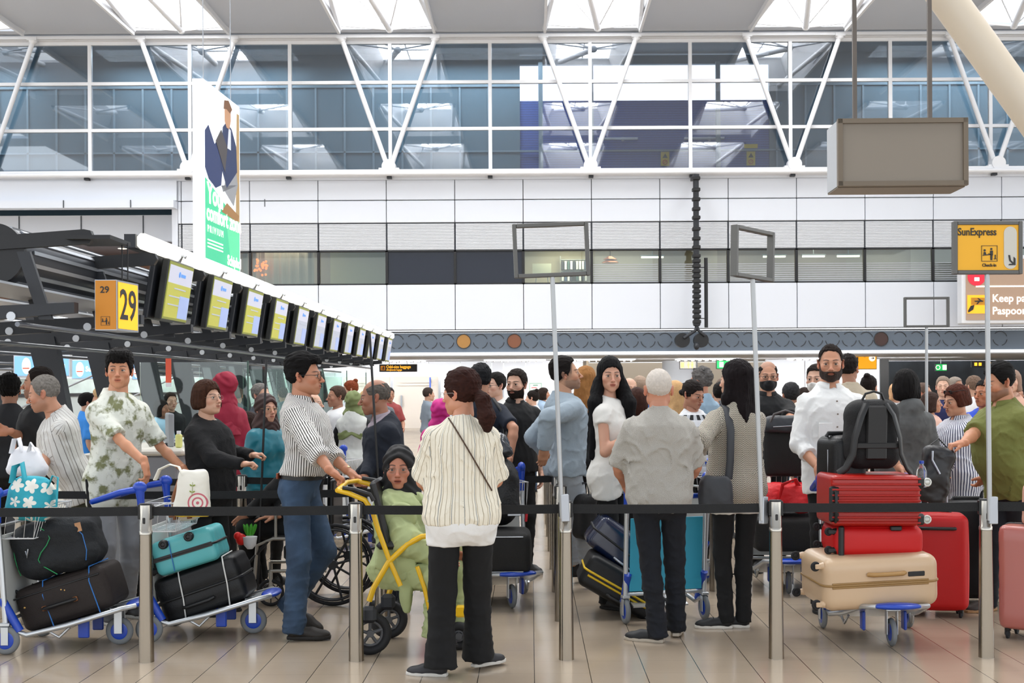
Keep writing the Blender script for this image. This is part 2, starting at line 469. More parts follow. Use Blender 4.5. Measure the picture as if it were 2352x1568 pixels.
def interp(x, xs, ys): return np.interp(x, xs, ys).astype(np.float32)
def head_prims(o):
    """Distance function of the bare head in head space (face towards -Y)."""
    fw = o.get('fw', 1.0); jaw = o.get('jaw', 1.0); nose = o.get('nose', 1.0); fem = o.get('fem', 0); fat = o.get('fat', 0.0)
    def f(p):
        q = p.copy(); q[:, 0] = np.abs(q[:, 0]) / fw
        d = ell(q, (0, .018, .035), (.0745, .096, .086))
        d = smin(d, ell(q, (0, -.022, -.022), (.0600, .070, .082)), .03)
        d = smin(d, ell(q, (0, -.030, -.072), (.047 * jaw + fat * .012, .050, .034 + fat * .01)), .03)
        d = smin(d, ell(q, (.040 * jaw, .0, -.060), (.022 + fat * .01, .034, .030)), .025)
        d = smin(d, ell(q, (0, -.074, -.096), (.022, .018, .018 if not fem else .016)), .025)
        d = smin(d, ell(q, (.040, -.058, -.022), (.022, .022, .020)), .022)
        d = smin(d, rcone(q, v3(0, -.085, .020), v3(.034, -.074, .022), .0085 if fem else .0105, .009), .014)
        # eye sockets, lids
        d = smax(d, -ell(q, (.0315, -.096, .004), (.0185, .0165, .0115)), .010)
        d = smin(d, ell(q, (.0315, -.0765, .0078), (.0168, .0155, .0085)), .004)
        d = smin(d, ell(q, (.0315, -.0770, -.0078), (.0155, .0135, .0060)), .006)
        # nose
        n2 = nose
        d = smin(d, rcone(q, v3(0, -.086, .012), v3(0, -.100 - .010 * n2, -.026), .0075, .0095 * n2), .010)
        d = smin(d, ell(q, (0, -.1045 - .009 * n2, -.031), (.0115 * n2, .0115, .0095)), .006)
        d = smin(d, ell(q, (.0115 * n2, -.0985 - .004 * n2, -.035), (.0075, .0095, .0070)), .005)
        d = smax(d, -ell(q, (.0062, -.107, -.0405), (.0035, .0050, .0030)), .003)
        # lips
        d = smin(d, ell(q, (0, -.082, -.062), (.030, .015, .020)), .016)
        op = o.get('open', 0.0)
        d = smin(d, ell(q, (.0, -.0955, -.0575), (.0215, .0075, .0052)), .004)
        d = smin(d, ell(q, (.0, -.0935, -.0670 - op), (.0185, .0080, .0062)), .004)
        d = smax(d, -ell(q, (0, -.1015, -.0622 - op / 2), (.024, .010, .0016 + op * .8)), .003)
        # ears
        ea = rotm(Matrix.Rotation(radians(-18), 3, 'X') @ Matrix.Rotation(radians(30), 3, 'Z'))
        e = ell(q, (.0800, .018, -.004), (.0065, .0195, .0320), ea)
        e = smin(e, ell(q, (.0760, .008, -.028), (.0065, .0095, .0110)), .006)
        e = smax(e, -ell(q, (.0860, .008, -.002), (.0055, .0105, .0170), ea), .004)
        d = smin(d, e, .006)
        # neck stub
        d = smin(d, rcone(q, v3(0, .022, -.04), v3(0, .030, -.115), .052 if not fem else .046, .050 if not fem else .043), .02)
        return d
    return f
def head_tint(v, o):
    c = np.ones((len(v), 3), np.float32); x, y, z = np.abs(v[:, 0]), v[:, 1], v[:, 2]
    def blend(w, col): 
        w = np.clip(w, 0, 1)[:, None]; c[:] = c * (1 - w) + np.array(col, np.float32) * w * 1.0 + 0 * c
    def gb(cx, cy, cz, rx, ry, rz, k=2.0): return np.clip((1 - np.sqrt(((x - cx) / rx) ** 2 + ((y - cy) / ry) ** 2 + ((z - cz) / rz) ** 2)) * k, 0, 1)
    op = o.get('open', 0.0)
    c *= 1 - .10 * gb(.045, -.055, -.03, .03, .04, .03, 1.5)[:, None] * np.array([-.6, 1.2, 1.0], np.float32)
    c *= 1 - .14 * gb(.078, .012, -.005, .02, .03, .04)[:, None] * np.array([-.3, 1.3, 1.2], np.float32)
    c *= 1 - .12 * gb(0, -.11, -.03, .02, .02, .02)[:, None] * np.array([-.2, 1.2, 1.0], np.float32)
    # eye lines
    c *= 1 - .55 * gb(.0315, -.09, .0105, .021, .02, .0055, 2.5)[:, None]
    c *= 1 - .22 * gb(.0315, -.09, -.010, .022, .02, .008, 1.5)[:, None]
    st = o.get('stubble', 0.0)
    if st:
        w = np.clip((-.036 - z) / .012, 0, 1) * np.clip((.03 - y) / .02, 0, 1) * np.clip((z + .13) / .02, 0, 1)
        w = np.maximum(w, gb(0, -.095, -.048, .03, .03, .010))
        w = np.maximum(w, np.clip((x - .060) / .008, 0, 1) * np.clip((-z + .02) / .03, 0, 1) * np.clip((-y + .012) / .02, 0, 1) * np.clip((y + .05) / .02, 0, 1))
        w *= 1 - gb(0, -.10, -.062 - op / 2, .026, .03, .014, 4)
        w *= 1 - gb(.05, -.06, -.03, .022, .04, .022, 2)
        c *= 1 - (w * st)[:, None] * np.array([.75, .70, .62], np.float32)
    fd = o.get('fade', 0.0)
    if fd:
        zl = interp(y, [-.1, -.055, -.04, 0, .03, .1], [.2, .06, -.01, .005, -.045, -.075])
        w = np.clip((z - zl) / .02, 0, 1) * (y > -.06); c *= 1 - (w * fd)[:, None] * np.array([.85, .82, .80], np.float32)
    lip = o.get('lip', (.82, .50, .48))
    blend(np.clip(gb(0, -.100, -.0575, .0235, .03, .0066, 5), 0, 1) * .8, lip); blend(gb(0, -.098, -.0675 - op, .0205, .03, .0078, 5) * .8, lip)
    blend(gb(0, -.100, -.0624 - op / 2, .0235, .03, .0030 + op * .9, 6) * .9, (.30, .13, .12))
    # brows
    bc = o.get('brow', (.06, .045, .04)); zb = .0235 + .004 * np.sin(np.clip((x - .012) / .04, 0, 1) * pi)
    w = np.clip(1 - np.abs(z - zb) / .0048, 0, 1) * np.clip((x - .009) / .006, 0, 1) * np.clip((.054 - x) / .010, 0, 1) * (y < -.04)
    blend(w * 1.6 * o.get('browk', .9), bc)
    return np.clip(c, 0.02, 1.6)
def frame_T(o_loc, R):
    M = R.to_4x4(); M.translation = V(o_loc); return M
def xf(vs, M):
    A = np.array(M); return vs @ A[:3, :3].T + A[:3, 3]
def ik(a, b, l1, l2, hint):
    a, b = V(a), V(b); d = b - a; L = min(d.length, (l1 + l2) * .998); u = d.normalized()
    b2 = a + u * L
    x = (l1 * l1 - l2 * l2 + L * L) / (2 * L); y = sqrt(max(l1 * l1 - x * x, 0))
    w = V(hint) - u * V(hint).dot(u); w = w.normalized() if w.length > 1e-5 else u.orthogonal()
    return a + u * x + w * y, b2

HAIRLINE = {  # hairline height over head depth
    'fr': ([-.12, -.075, -.055, -.035, -.012, .012, .030, .05, .12], [.046, .048, .050, .010, -.015, .012, -.020, -.055, -.080]),
    'm': ([-.12, -.075, -.055, -.035, -.012, .012, .030, .05, .12], [.076, .078, .072, .022, -.010, .012, -.020, -.055, -.080]),
    'rec': ([-.12, -.075, -.045, -.035, -.012, .012, .030, .05, .12], [.098, .095, .075, .025, -.010, .012, -.020, -.055, -.080]),
    'f': ([-.12, -.075, -.055, -.035, .012, .030, .05, .12], [.060, .062, .045, -.02, -.05, -.06, -.07, -.085]),
}
def hair_sdf(o):
    st = o['style']; k = o.get('vol', 1.0); hl = HAIRLINE[o.get('line', 'f' if st in ('long', 'bob', 'pony', 'bun') else 'm')]
    nz = o.get('messy', .5); seed = o.get('seed', 0.0)
    def f(p):
        x = np.abs(p[:, 0]); y = p[:, 1]; z = p[:, 2]
        fl = v3(1, 1, .10) if st in ('long', 'bob') else v3(1, .22, .6)
        n = fnoise(p * fl + .15 * fnoise(p, 20, seed)[:, None] * .05, 150, seed) * .0030 * (.5 + nz) + fnoise(p * fl, 330, seed + 3) * .0014 * (.6 + nz) + fnoise(p, 38, seed) * .004 * nz
        if st == 'bald':
            d = ell(p, (0, .018, .035), (.0775, .0985, .0870))
            top = ell(p, (0, -.01, .115), (.064, .105, .070))
            d = smax(d, -top, .01)
            return smax(d, interp(y, *hl) - z, .006) + n
        t = o.get('t', .010) * k
        top = np.clip((z - .05) / .06, 0, 1)
        tt = t * .55 + (o.get('top', t) - t * .55) * top
        d = ell(p, (0, .018, .035), (.0755, .0970, .0870)) - tt
        if o.get('quiff'): d = smin(d, rcone(p, v3(-.03, -.070, .098), v3(.035, -.075, .100), .020 * o['quiff'], .024 * o['quiff']), .03)
        d = smax(d, interp(y, *hl) - z + np.clip(x - .030, 0, .03) * (-.35 if st != 'short' else .25) * (y < -.05) + .004 * fnoise(p, 90, seed + 1), .005)
        if st == 'long':
            L = o.get('len', .42); w = o.get('w', 1.0); fr = o.get('front', 1)
            b = rcone(p, v3(0, .060, .03), v3(0, .085, -.20), .075, .085 * w)
            b = smin(b, rcone(p, v3(0, .085, -.20), v3(0, .10, -L), .085 * w, .060 * w), .05)
            b = np.maximum(b, np.abs(y - .075) - .060)
            s = rcone(np.stack([x, y, z], 1), v3(.062, .010, .03), v3(.088 * w, .000, -.12), .026, .032)
            s = smin(s, rcone(np.stack([x, y, z], 1), v3(.088 * w, .0, -.12), v3(.085 * w, -.030 * fr, -L * .8), .034, .022), .04)
            if fr > 1:
                q3 = np.stack([x, y, z], 1); s = smin(s, rcone(q3, v3(.085, -.01, -.06), v3(.120, -.075, -.19), .034, .046), .04); s = smin(s, rcone(q3, v3(.120, -.075, -.19), v3(.135, -.095, -L), .046, .030), .04)
            d = smin(d, smin(b, s, .04), .03)
        if st == 'bob':
            L = o.get('len', .10)
            b = ell(p, (0, .040, -.015), (.088 * k, .088 * k, .095 + L * .3))
            q = np.stack([x, y, z], 1); s = rcone(q, v3(.064, -.012, .05), v3(.074, -.012, -.04 - L * .4), .026, .030)
            d = smin(d, smin(b, s, .03), .03)
            d = smax(d, -ell(p, (0, -.085, -.03), (.066, .070, .090)), .012)
            d = smax(d, -(z + .04 + L), .02)
        if st in ('pony', 'bun'):
            if st == 'pony':
                e = o.get('tail', [(0, .105, .02), (.02, .160, -.05), (.03, .185, -.14), (.02, .175, -.20)])
                for i in range(len(e) - 1): d = smin(d, rcone(p, v3(*e[i]), v3(*e[i + 1]), (.018, .040, .045, .03)[i], (.040, .045, .028, .01)[i]), .02)
            else: d = smin(d, ell(p, o.get('bunpos', (0, .08, .125)), (.034, .034, .030)), .008)
        return d + n
    L = o.get('len', .42) if st in ('long', 'bob') else .12
    return f, (-.21, -.18, -L - .08 if st in ('long', 'bob') else (-.26 if st == 'pony' else -.12)), (.21, .26, .19)

def person(o):
    """Build one person from a spec in world units; returns the body mesh object."""
    u = o['h'] / 1.75; fem = o.get('fem', 0); near = o.get('near', 1)
    hb = {2: .0095, 1: .012, 0: .020}[near]; hh = {2: .0034, 1: .0042, 0: .0070}[near]
    px, py = o['at'][0], o['at'][1]; gz = o.get('z', 0.0)
    RZ = Matrix.Rotation(radians(o.get('face', 0)), 3, 'Z')
    W2L = lambda w: RZ.transposed() @ (V(w) - V((px, py, gz)))
    B = o.get('build', {}); fat = B.get('fat', 0.0)
    sw = (.150 if fem else .172) * B.get('sh', 1.0) * u
    sit = o.get('sit'); hipz = (.92 * u) if not sit else sit['z'] 
    lean = radians(o.get('lean', 0)); side = radians(o.get('side', 0)); tw = radians(o.get('twist', 0))
    hz0 = .90 * u
    TR = Matrix.Rotation(lean, 3, 'X') @ Matrix.Rotation(side, 3, 'Y')   # torso lean about the hips
    piv = V((0, 0, hipz)) + V(o.get('hip', (0, 0, 0)))
    TW = Matrix.Rotation(tw, 3, 'Z')
    def T(p): p = TW @ V(p) if tw else V(p); return piv + TR @ (p - V((0, 0, hz0)))
    TRn = rotm(TR @ TW) if tw else rotm(TR)
    def Ti(p): return (p - v3(*piv)) @ TRn + v3(0, 0, hz0)
    # torso profile
    zs = np.array([.80, .86, .92, .99, 1.06, 1.13, 1.22, 1.31, 1.39, 1.445, 1.49, 1.53]) * u
    hipw, ww, cw = (B.get(k, 1.0) for k in ('hip', 'waist', 'chest')); bel = B.get('belly', 0.0)
    if fem: w0 = np.array([.040, .135, .168, .164, .142, .134, .143, .145, .118, .078, .052, .043])
    else: w0 = np.array([.040, .125, .158, .158, .150, .146, .158, .160, .132, .088, .058, .048])
    f0 = np.array([.055, .100, .110, .106, .096, .094, .106, .116, .104, .080, .058, .048]) if fem else np.array([.055, .096, .106, .106, .100, .098, .108, .116, .106, .082, .060, .050])
    wz = np.array([hipw, hipw, hipw, (hipw + ww) / 2, ww, ww, (ww + cw) / 2, cw, cw, (1 + cw) / 2, 1, 1])
    tw_w = w0 * wz * u * (1 + .12 * fat); tw_d = f0 * wz * u * (1 + .28 * fat)
    cy = -np.array([0, 0, 0, .25, .7, 1.0, .75, .35, .1, 0, 0, 0]) * bel * u + np.array([.012, .012, .012, .004, 0, 0, 0, .002, .010, .022, .030, .032]) * u
    bust = B.get('bust', .5 if fem else 0.0)
    def torso(p, off=0.0, flare=0.0, zlo=None, zhi=None):
        q = Ti(p); z = q[:, 2]
        ww_ = interp(z, zs, tw_w) + off; dd = interp(z, zs, tw_d) + off; c = interp(z, zs, cy)
        if flare: fl = np.clip((1.05 * u - z) / .3, 0, 1.2) * flare; ww_ = ww_ + fl; dd = dd + fl
        e = 2.35; X = np.abs(q[:, 0]) / ww_; Y = np.abs(q[:, 1] - c) / dd
        r = (X ** e + Y ** e + 1e-9) ** (1 / e)
        d = (r - 1) * np.minimum(ww_, dd)
        d = np.maximum(np.maximum(d, z - 1.52 * u), .80 * u - z)
        if bust:
            qa = q.copy(); qa[:, 0] = np.abs(qa[:, 0])
            d = smin(d, ell(qa, (.066 * u, -.072 * u, 1.245 * u), np.array((.058, .056, .060)) * u * (.8 + .4 * bust) + off * .8), .035)
        return d, q
    # joints
    shz = 1.362 * u; drop = o.get('shdrop', 0.0)
    SH = {s: T((sg * (sw - .012 * u), .008 * u, shz - drop)) for s, sg in (('L', 1), ('R', -1))}
    la, lf = .285 * u * o.get('arm', 1), .245 * u * o.get('arm', 1)
    EL, WR, HD = {}, {}, {}
    for s, sg in (('L', 1), ('R', -1)):
        hd = o.get('hand' + s, {})
        if 'w' in hd: tgt = W2L(hd['w'])
        elif 'l' in hd: tgt = V(hd['l']) * u
        else: tgt = SH[s] + V((sg * .045 * u, -.06 * u, -.505 * u))
        hint = V(hd.get('el', (sg * .5, 1.0, -.25)))
        EL[s], WR[s] = ik(SH[s], tgt, la, lf, hint)
        fd = (WR[s] - EL[s]).normalized()
        dr = V(hd['dir']).normalized() if 'dir' in hd else fd
        if 'wdir' in hd: dr = (RZ.transposed() @ V(hd['wdir'])).normalized()
        n = V(hd.get('palm', (-sg, 0, 0)))
        if 'wpalm' in hd: n = RZ.transposed() @ V(hd['wpalm'])
        HD[s] = (dr, n, hd.get('curl', 22), hd.get('thumb', 0.0))
    HIP, KN, AN = {}, {}, {}
    lt, lc = .425 * u, .415 * u
    fs = o.get('feet', {})
    for s, sg in (('L', 1), ('R', -1)):
        HIP[s] = V((sg * .088 * u * hipw ** .5, .01 * u, (hz0 if not sit else hipz) + (.02 * u if not sit else 0.0))) + V(o.get('hip', (0, 0, 0)))
        ft = fs.get(s)
        if sit and not ft:
            KN[s] = HIP[s] + V((sg * .03, -sit.get('thigh', .42) * u, sit.get('kz', 0.0)))
            AN[s] = KN[s] + V((0, sit.get('ank', -.05) * -1, -(KN[s].z - .09 * u - sit.get('foot', .08))))
        else:
            t = W2L(ft['w']) if ft and 'w' in ft else V(ft['l']) * u if ft else V((sg * .095 * u, .01, 0))
            t = V((t.x, t.y, (t.z if ft and 'lift' in ft else 0) + .085 * u))
            KN[s], AN[s] = ik(HIP[s], t, lt, lc, V((sg * (ft.get('kx', .12) if ft else .12), -1, 0)))
    # head frame
    hs = o.get('hs', 1.06) * (.97 if fem else 1.0) * min(1.06, u ** .5)
    hy = radians(o.get('look', o.get('face', 0)) - o.get('face', 0)); hp = radians(o.get('nod', 0)); hr = radians(o.get('tilt', 0))
    nb = T((0, .022 * u, 1.475 * u))
    nfwd = o.get('neck', .02)
    HR = Matrix.Rotation(hy, 3, 'Z') @ Matrix.Rotation(hp, 3, 'X') @ Matrix.Rotation(hr, 3, 'Y')
    crown = .120 * hs
    up = (TR @ V((0, 0, 1)) * .6 + V((0, 0, 1)) * .4).normalized()
    hc = nb + up * (1.75 * u - crown - 1.475 * u) + V((0, -nfwd, 0))
    if 'headw' in o: hc = W2L(o['headw'])
    HM = frame_T(hc, HR) @ Matrix.Scale(hs, 4)
    nt = HM @ V((0, .022, -.045))
    # ---- skin
    S_ = 'LR'
    ar = B.get('arm', 1.0) * (0.88 if fem else 1.0) * (1 + .25 * fat) * u
    rU, rE, rF, rW = .047 * ar, .040 * ar, .041 * ar, .0265 * u * (.9 if fem else 1.02)
    def fore(p, s, off=0.0):
        m = EL[s] + (WR[s] - EL[s]) * .28
        d = rcone(p, EL[s], m, rE * .95 + off, rF + off)
        return smin(d, rcone(p, m, WR[s], rF + off, rW + off), .02)
    rn = (.050 if fem else .058) * u * (1 + .15 * fat)
    def f_skin(p):
        d, q = torso(p, -.016)
        d = smin(d, rcone(p, nb - V((0, 0, .03)), nt, rn * 1.08, rn * .94), .04)
        for s in S_:
            d = smin(d, rcone(p, SH[s], EL[s], rU, rE), .03); d = smin(d, fore(p, s), .015)
            d = smin(d, rcone(p, HIP[s], KN[s], .070 * u, .045 * u), .03)
            d = smin(d, rcone(p, KN[s], AN[s], .046 * u, .030 * u), .02)
        return d
    allp = [nb, nt] + [x[s] for x in (SH, EL, WR, HIP, KN, AN) for s in S_] + [T((0, 0, .9 * u)), T((0, 0, 1.3 * u))]
    lo = np.array([min(p[i] for p in allp) for i in range(3)]) - .20 * u; hi = np.array([max(p[i] for p in allp) for i in range(3)]) + .20 * u
    lo[2] = min(lo[2], 0); lo[2] = max(lo[2], -.02)
    if bel or fat: lo[1] -= .06; hi[0] += .04; lo[0] -= .04
    def clampz(f): return f
    VS, QS, CO, MI = [], [], [], []
    nvt = 0
    def addm(vs, qs, co, mi):
        nonlocal nvt
        VS.append(vs); QS.append(qs + nvt); CO.append(co if co is not None else np.ones((len(vs), 3), np.float32)); MI.append(np.full(len(qs), mi)); nvt += len(vs)
    vs, qs = snet(f_skin, lo, hi, hb * 1.15); vs = vsmooth(vs, qs, 1); addm(vs, qs, None, 0)
    hd = dict(o.get('head', {})); hd['fem'] = fem; hd.setdefault('fat', fat * .6)
    hf = head_prims(hd)
    vs, qs = snet(hf, (-.10, -.135, -.135), (.10, .13, .14), hh); vs = vsmooth(vs, qs, 1, .35)
    # push vertices back onto the surface once
    addm(xf(vs, HM), qs, head_tint(vs, hd), 0)
    if near:
        gx = hd.get('gaze', 0.0)
        for sg in (-1, 1):
            b = MB().ball((sg * .0315 * hd.get('fw', 1), -.0785, .0015), .0124, n=8)
            bv = np.array(b.v); bq = np.array([f for f in b.f])
            addm(xf(bv, HM), bq, None, 1)
            c = V((sg * .0315 * hd.get('fw', 1), -.0785, .0015)); d = V((gx, -1, hd.get('gazez', -.02))).normalized()
            ib = MB().cone(c + d * .0090, c + d * .01285, .0072, .0054, n=14); ic = [f for f in ib.f if len(f) == 4]
            capc = MB().cone(c + d * .0122, c + d * .0131, .0052, .0049, n=8)
            iv = np.array(ib.v); k = len(iv) // 2
            fans = []
            for j in range(14): fans.append((28 + 14 + 0, 28 + 14 + j, 28 + 14 + (j + 1) % 14, 28 + 14 + (j + 1) % 14))
            iq = np.array(ic); 
            # front cap as quads
            cap = [(42, 43 + 2 * j, 44 + 2 * j, 45 + 2 * j) for j in range(6)]
            iq = np.concatenate([iq, np.array(cap)])
            addm(xf(iv, HM), iq, None, 2)
    for s, sg in (('L', 1), ('R', -1)):
        dr, n, curl, th = HD[s]
        if o.get('nohands'): continue
        vs, qs = hand_mesh(curl, h={2: .0042, 1: .005, 0: .008}[near], thumb=th)
        vs = vs * (u * (.90 if fem else 1.0) * 1.0)
        if sg < 0: vs = vs * np.array([-1, 1, 1]); qs = qs[:, ::-1]
        z = -dr; x = -n if sg > 0 else n; x = (x - z * x.dot(z)); x = x.normalized() if x.length > 1e-4 else z.orthogonal().normalized(); y = z.cross(x)
        M = Matrix((x, y, z)).transposed().to_4x4(); M.translation = WR[s]
        co = np.ones((len(vs), 3), np.float32) * v3(1.0, .93, .90)
        addm(xf(vs, M), qs, co, 0)
    sk = mat('skin_' + o.get('skin', '#c08e74'), o.get('skin', '#c08e74'), rough=.52, sss=.12 if near == 2 else 0, attr='Col', bump=(350, .05))
    ey = mat('eye_white', '#b8aca2', .3); ir = mat('iris', '#1d120c', .12)
    me = npmesh('person', np.concatenate(VS), np.concatenate(QS), [sk, ey, ir], np.concatenate(MI), col=np.concatenate(CO))
    body = bpy.data.objects.new('person', me); COL.objects.link(body)
    body.location = (px, py, gz); body.rotation_euler = (0, 0, radians(o.get('face', 0)))
    tag(body, o['label'], 'person', o.get('group'))
    def part(name, vs, qs, m, uv=None, label=None):
        ob = bpy.data.objects.new(name, npmesh(name, vs, qs, [m], uv=uv)); COL.objects.link(ob); ob.parent = body
        if label: ob['label'] = label
        return ob
    fseed = (px * 3.1 + py * 1.7) % 7
    def cloth_uv(vs, qs, arms=True):
        c = vs[qs].mean(1).astype(np.float32); segs = []
        dT, _ = torso(c, 0.0); seg = np.zeros(len(qs), int); best = dT.copy()
        lst = []
        if arms:
            for s in S_:
                lst.append((SH[s], EL[s], rU, 0)); lst.append((EL[s], WR[s], rF, (EL[s] - SH[s]).length))
        for i, (a, b, r, l0) in enumerate(lst):
            a2 = V(a) + (V(b) - V(a)) * (.16 if l0 == 0 else 0)
            dd = rcone(c, v3(*a2), v3(*b), r * 1.12, r * 1.12); m = dd < best; best[m] = dd[m]; seg[m] = i + 1
        uv = np.zeros((len(qs), 4, 2), np.float32); P4 = vs[qs]
        q = Ti(P4.reshape(-1, 3).astype(np.float32)).reshape(P4.shape)
        th = np.arctan2(q[..., 0], -q[..., 1] + 1e-6); th = th + np.where(th - th[:, :1] > pi, -2 * pi, 0) + np.where(th - th[:, :1] < -pi, 2 * pi, 0)
        uv[..., 0] = th * .155 * u; uv[..., 1] = q[..., 2]
        for i, (a, b, r, l0) in enumerate(lst):
            m = seg == i + 1
            if not m.any(): continue
            dv = (V(b) - V(a)).normalized(); rf = V((0, -1, .2)); rf = (rf - dv * rf.dot(dv)).normalized(); w = dv.cross(rf)
            r3 = P4[m] - np.array(a); t = r3 @ np.array(dv); th = np.arctan2(r3 @ np.array(w), r3 @ np.array(rf))
            th = th + np.where(th - th[:, :1] > pi, -2 * pi, 0) + np.where(th - th[:, :1] < -pi, 2 * pi, 0)
            uv[m, :, 0] = th * .058 * u; uv[m, :, 1] = t + l0 + 2
        return uv.reshape(-1, 2)
    def top_sdf(g):
        off = g.get('off', .012) * .72 + .003; hem = g.get('hem', .86) * u; slv = g.get('sleeve', 1.0); neck = g.get('neckz', 1.475) * u; fold = g.get('fold', 1.0)
        sr = g.get('sr', .012) * .72
        def f(p):
            d, q = torso(p, off, g.get('flare', 0.0))
            zq = q[:, 2]
            if hem < .95 * u:
                for s in S_: d = smin(d, rcone(p, HIP[s] + V((0, 0, .02)), HIP[s] + (KN[s] - HIP[s]) * .3, .086 * u * (1 + .15 * fat) * hipw ** .5 + off * .8 + .006, .080 * u + off * .8 + .006), .03)
            if hem < .94 * u and not sit: d = smin(d, ell(p, v3(*(piv + V((0, .045 * u, -.01 * u)))), v3(.150, .085, .095) * u * hipw + off + .010), .04)
            # shoulders
            for s in S_:
                d = smin(d, rcone(p, nb - V((0, 0, .035 * u)) + (SH[s] - nb) * .12, SH[s] + V((0, 0, -.006)), .040 * u + off * .4, .046 * u * (.9 if fem else 1) + off * .6), .05)
            fr = np.clip((zq - hem) / (.35 * u), 0, 1)
            if g.get('vneck') or g.get('collar') in ('shirt', 'polo'):
                vv = g.get('vneck', .055); d = smax(d, -(rcone(q, v3(0, -.13 * u, 1.50 * u), v3(0, -.16 * u, (1.50 - vv) * u), .052 * u, .012)), .01)
            d = smax(d, zq - neck - (q[:, 1] * .35 if not g.get('flatneck') else 0), .012)
            d = smax(d, hem + g.get('hemcurve', 0) * np.abs(q[:, 0]) * 1.0 - zq, .006)
            for s in S_:
                if slv > 0:
                    e1 = SH[s] + (EL[s] - SH[s]) * min(slv * 2, 1.0)
                    ra, rb = rU * 1.06 + sr, (rE * 1.12 + sr * g.get('wide', 1.25))
                    a = rcone(p, SH[s], EL[s], ra, rb)
                    if slv <= .5:
                        dv = v3(*(EL[s] - SH[s]).normalized()); a = smax(a, (p - v3(*e1)) @ dv, .005)
                    else:
                        e2 = EL[s] + (WR[s] - EL[s]) * min((slv - .5) * 2, 1.0)
                        b = smin(rcone(p, EL[s], WR[s], rb * .98, max(rW + sr * 1.1, .035 * u)), 9, 0)
                        dv = v3(*(WR[s] - EL[s]).normalized()); b = smax(b, (p - v3(*e2)) @ dv, .004)
                        a = smin(a, b, .02)
                    if g.get('cuff'):
                        ee = e1 if slv <= .5 else e2; dd_ = (EL[s] - SH[s] if slv <= .5 else WR[s] - EL[s]).normalized()
                        rr = (rb if slv <= .5 else rb * .9) + .004
                        a = smin(a, smax(rcone(p, ee - dd_ * .05, ee, rr, rr), np.abs((p - v3(*(ee - dd_ * .026))) @ v3(*dd_)) - .026, .004), .003)
                    d = smin(d, a, .028)
            if g.get('hood'):
                hcn = nb + TR @ V((0, .075 * u, -.005)); d = smin(d, ell(p, v3(*hcn), (.105 * u, .060 * u, .075 * u)), .03)
                d = smin(d, ell(p, v3(*(nb + TR @ V((0, -.02 * u, -.01)))), (.095 * u, .085 * u, .045 * u)), .03)
            # folds
            A = .0050 * fold
            k1 = fnoise(p * v3(1, 1, .8), 15 / u, fseed); k2 = fnoise(p * v3(1.2, 1.2, .7), 24 / u, fseed + 2); k3 = fnoise(p, 8 / u, fseed + 5)
            d = d - A * 1.5 * np.clip(1 - np.abs(k1) * 2.6, 0, 1) ** 2 * np.clip(.6 + k3, 0, 1) - A * .8 * np.clip(1 - np.abs(k2) * 2.6, 0, 1) ** 2 + A * .8 * k3
            if g.get('pleat'): d = d + g['pleat'] * .005 * np.sin(np.arctan2(q[:, 0], -q[:, 1]) * 14 + 2 * k2) * np.clip((1.2 * u - zq) / .5, 0, 1)
            c_ = g.get('collar')
            if c_ == 'crew':
                ax0 = nb - (nt - nb) * .05; axd = (nt - nb).normalized(); r3 = p - v3(*ax0); t = r3 @ v3(*axd)
                rr = np.sqrt(np.maximum((r3 * r3).sum(-1) - t * t, 0))
                d = smin(d, np.maximum(np.abs(rr - (rn * 1.10 + .008 - t * .12)) - .0065, np.maximum(t - .012 * u - .006, -.04 - t)), .006)
            return d
        return f
    bot = o.get('bottom')
    def leg_r(g):
        w = g.get('w', 1.0); return (.080 * u * (1 + .15 * fat) * hipw ** .5 * max(w, .92) ** .35, .060 * u * w, .052 * u * w, g.get('ankle', .046) * u * w)
    if bot and not o.get('nobottom'):
        g = bot
        r0, r1, r2, r3_ = leg_r(g); endz = g.get('end', .035) * u
        wz_ = g.get('waist', 1.03) * u
        def f_bot(p):
            d, q = torso(p, .004)
            d = smax(d, q[:, 2] - wz_, .006)
            dl = None
            for s in S_:
                l = rcone(p, HIP[s], KN[s], r0, r1)
                dv = (AN[s] - KN[s]); m = KN[s] + dv * .35
                e = AN[s] + dv.normalized() * .05 * u
                l2 = rcone(p, KN[s], m, r1, r2 * 1.04); l2 = smin(l2, rcone(p, m, e, r2, r3_), .03)
                l2 = smax(l2, (p - v3(*(AN[s] + dv.normalized() * (.085 * u - endz)))) @ v3(*dv.normalized()), .004)
                l = smin(l, l2, .02); dl = l if dl is None else smin(dl, l, .006)
            d = smin(d, dl, .03)
            if not sit: d = smin(d, ell(p, v3(*(piv + V((.07 * u * 0, .045 * u, -.01 * u)))), v3(.150, .085, .095) * u * hipw), .04)
            A = .0045 * g.get('fold', 1.0)
            k = fnoise(p * v3(1, 1, .8), 24 / u, fseed + 4); k2 = fnoise(p * v3(.6, .6, 2.2), 16 / u, fseed + 1)
            return d - A * np.clip(1 - np.abs(k) * 2.4, 0, 1) ** 2 - A * 1.3 * np.clip(1 - np.abs(k2) * 2.2, 0, 1) ** 2 * np.clip((.6 * u - p[:, 2]) / .3, .2, 1)
        l2 = lo.copy(); l2[2] = -.03
        vs, qs = snet(f_bot, l2, (hi[0], hi[1], max(T((0, 0, wz_))[2] + .05, piv.z + .3)), hb); vs = vsmooth(vs, qs, 1, .4)
        m = g['m']
        # simple cylindrical coordinates for denim shading
        part(g.get('name', 'trousers'), vs, qs, m, uv=vs[qs][..., [0, 2]].reshape(-1, 2), label=g.get('label'))
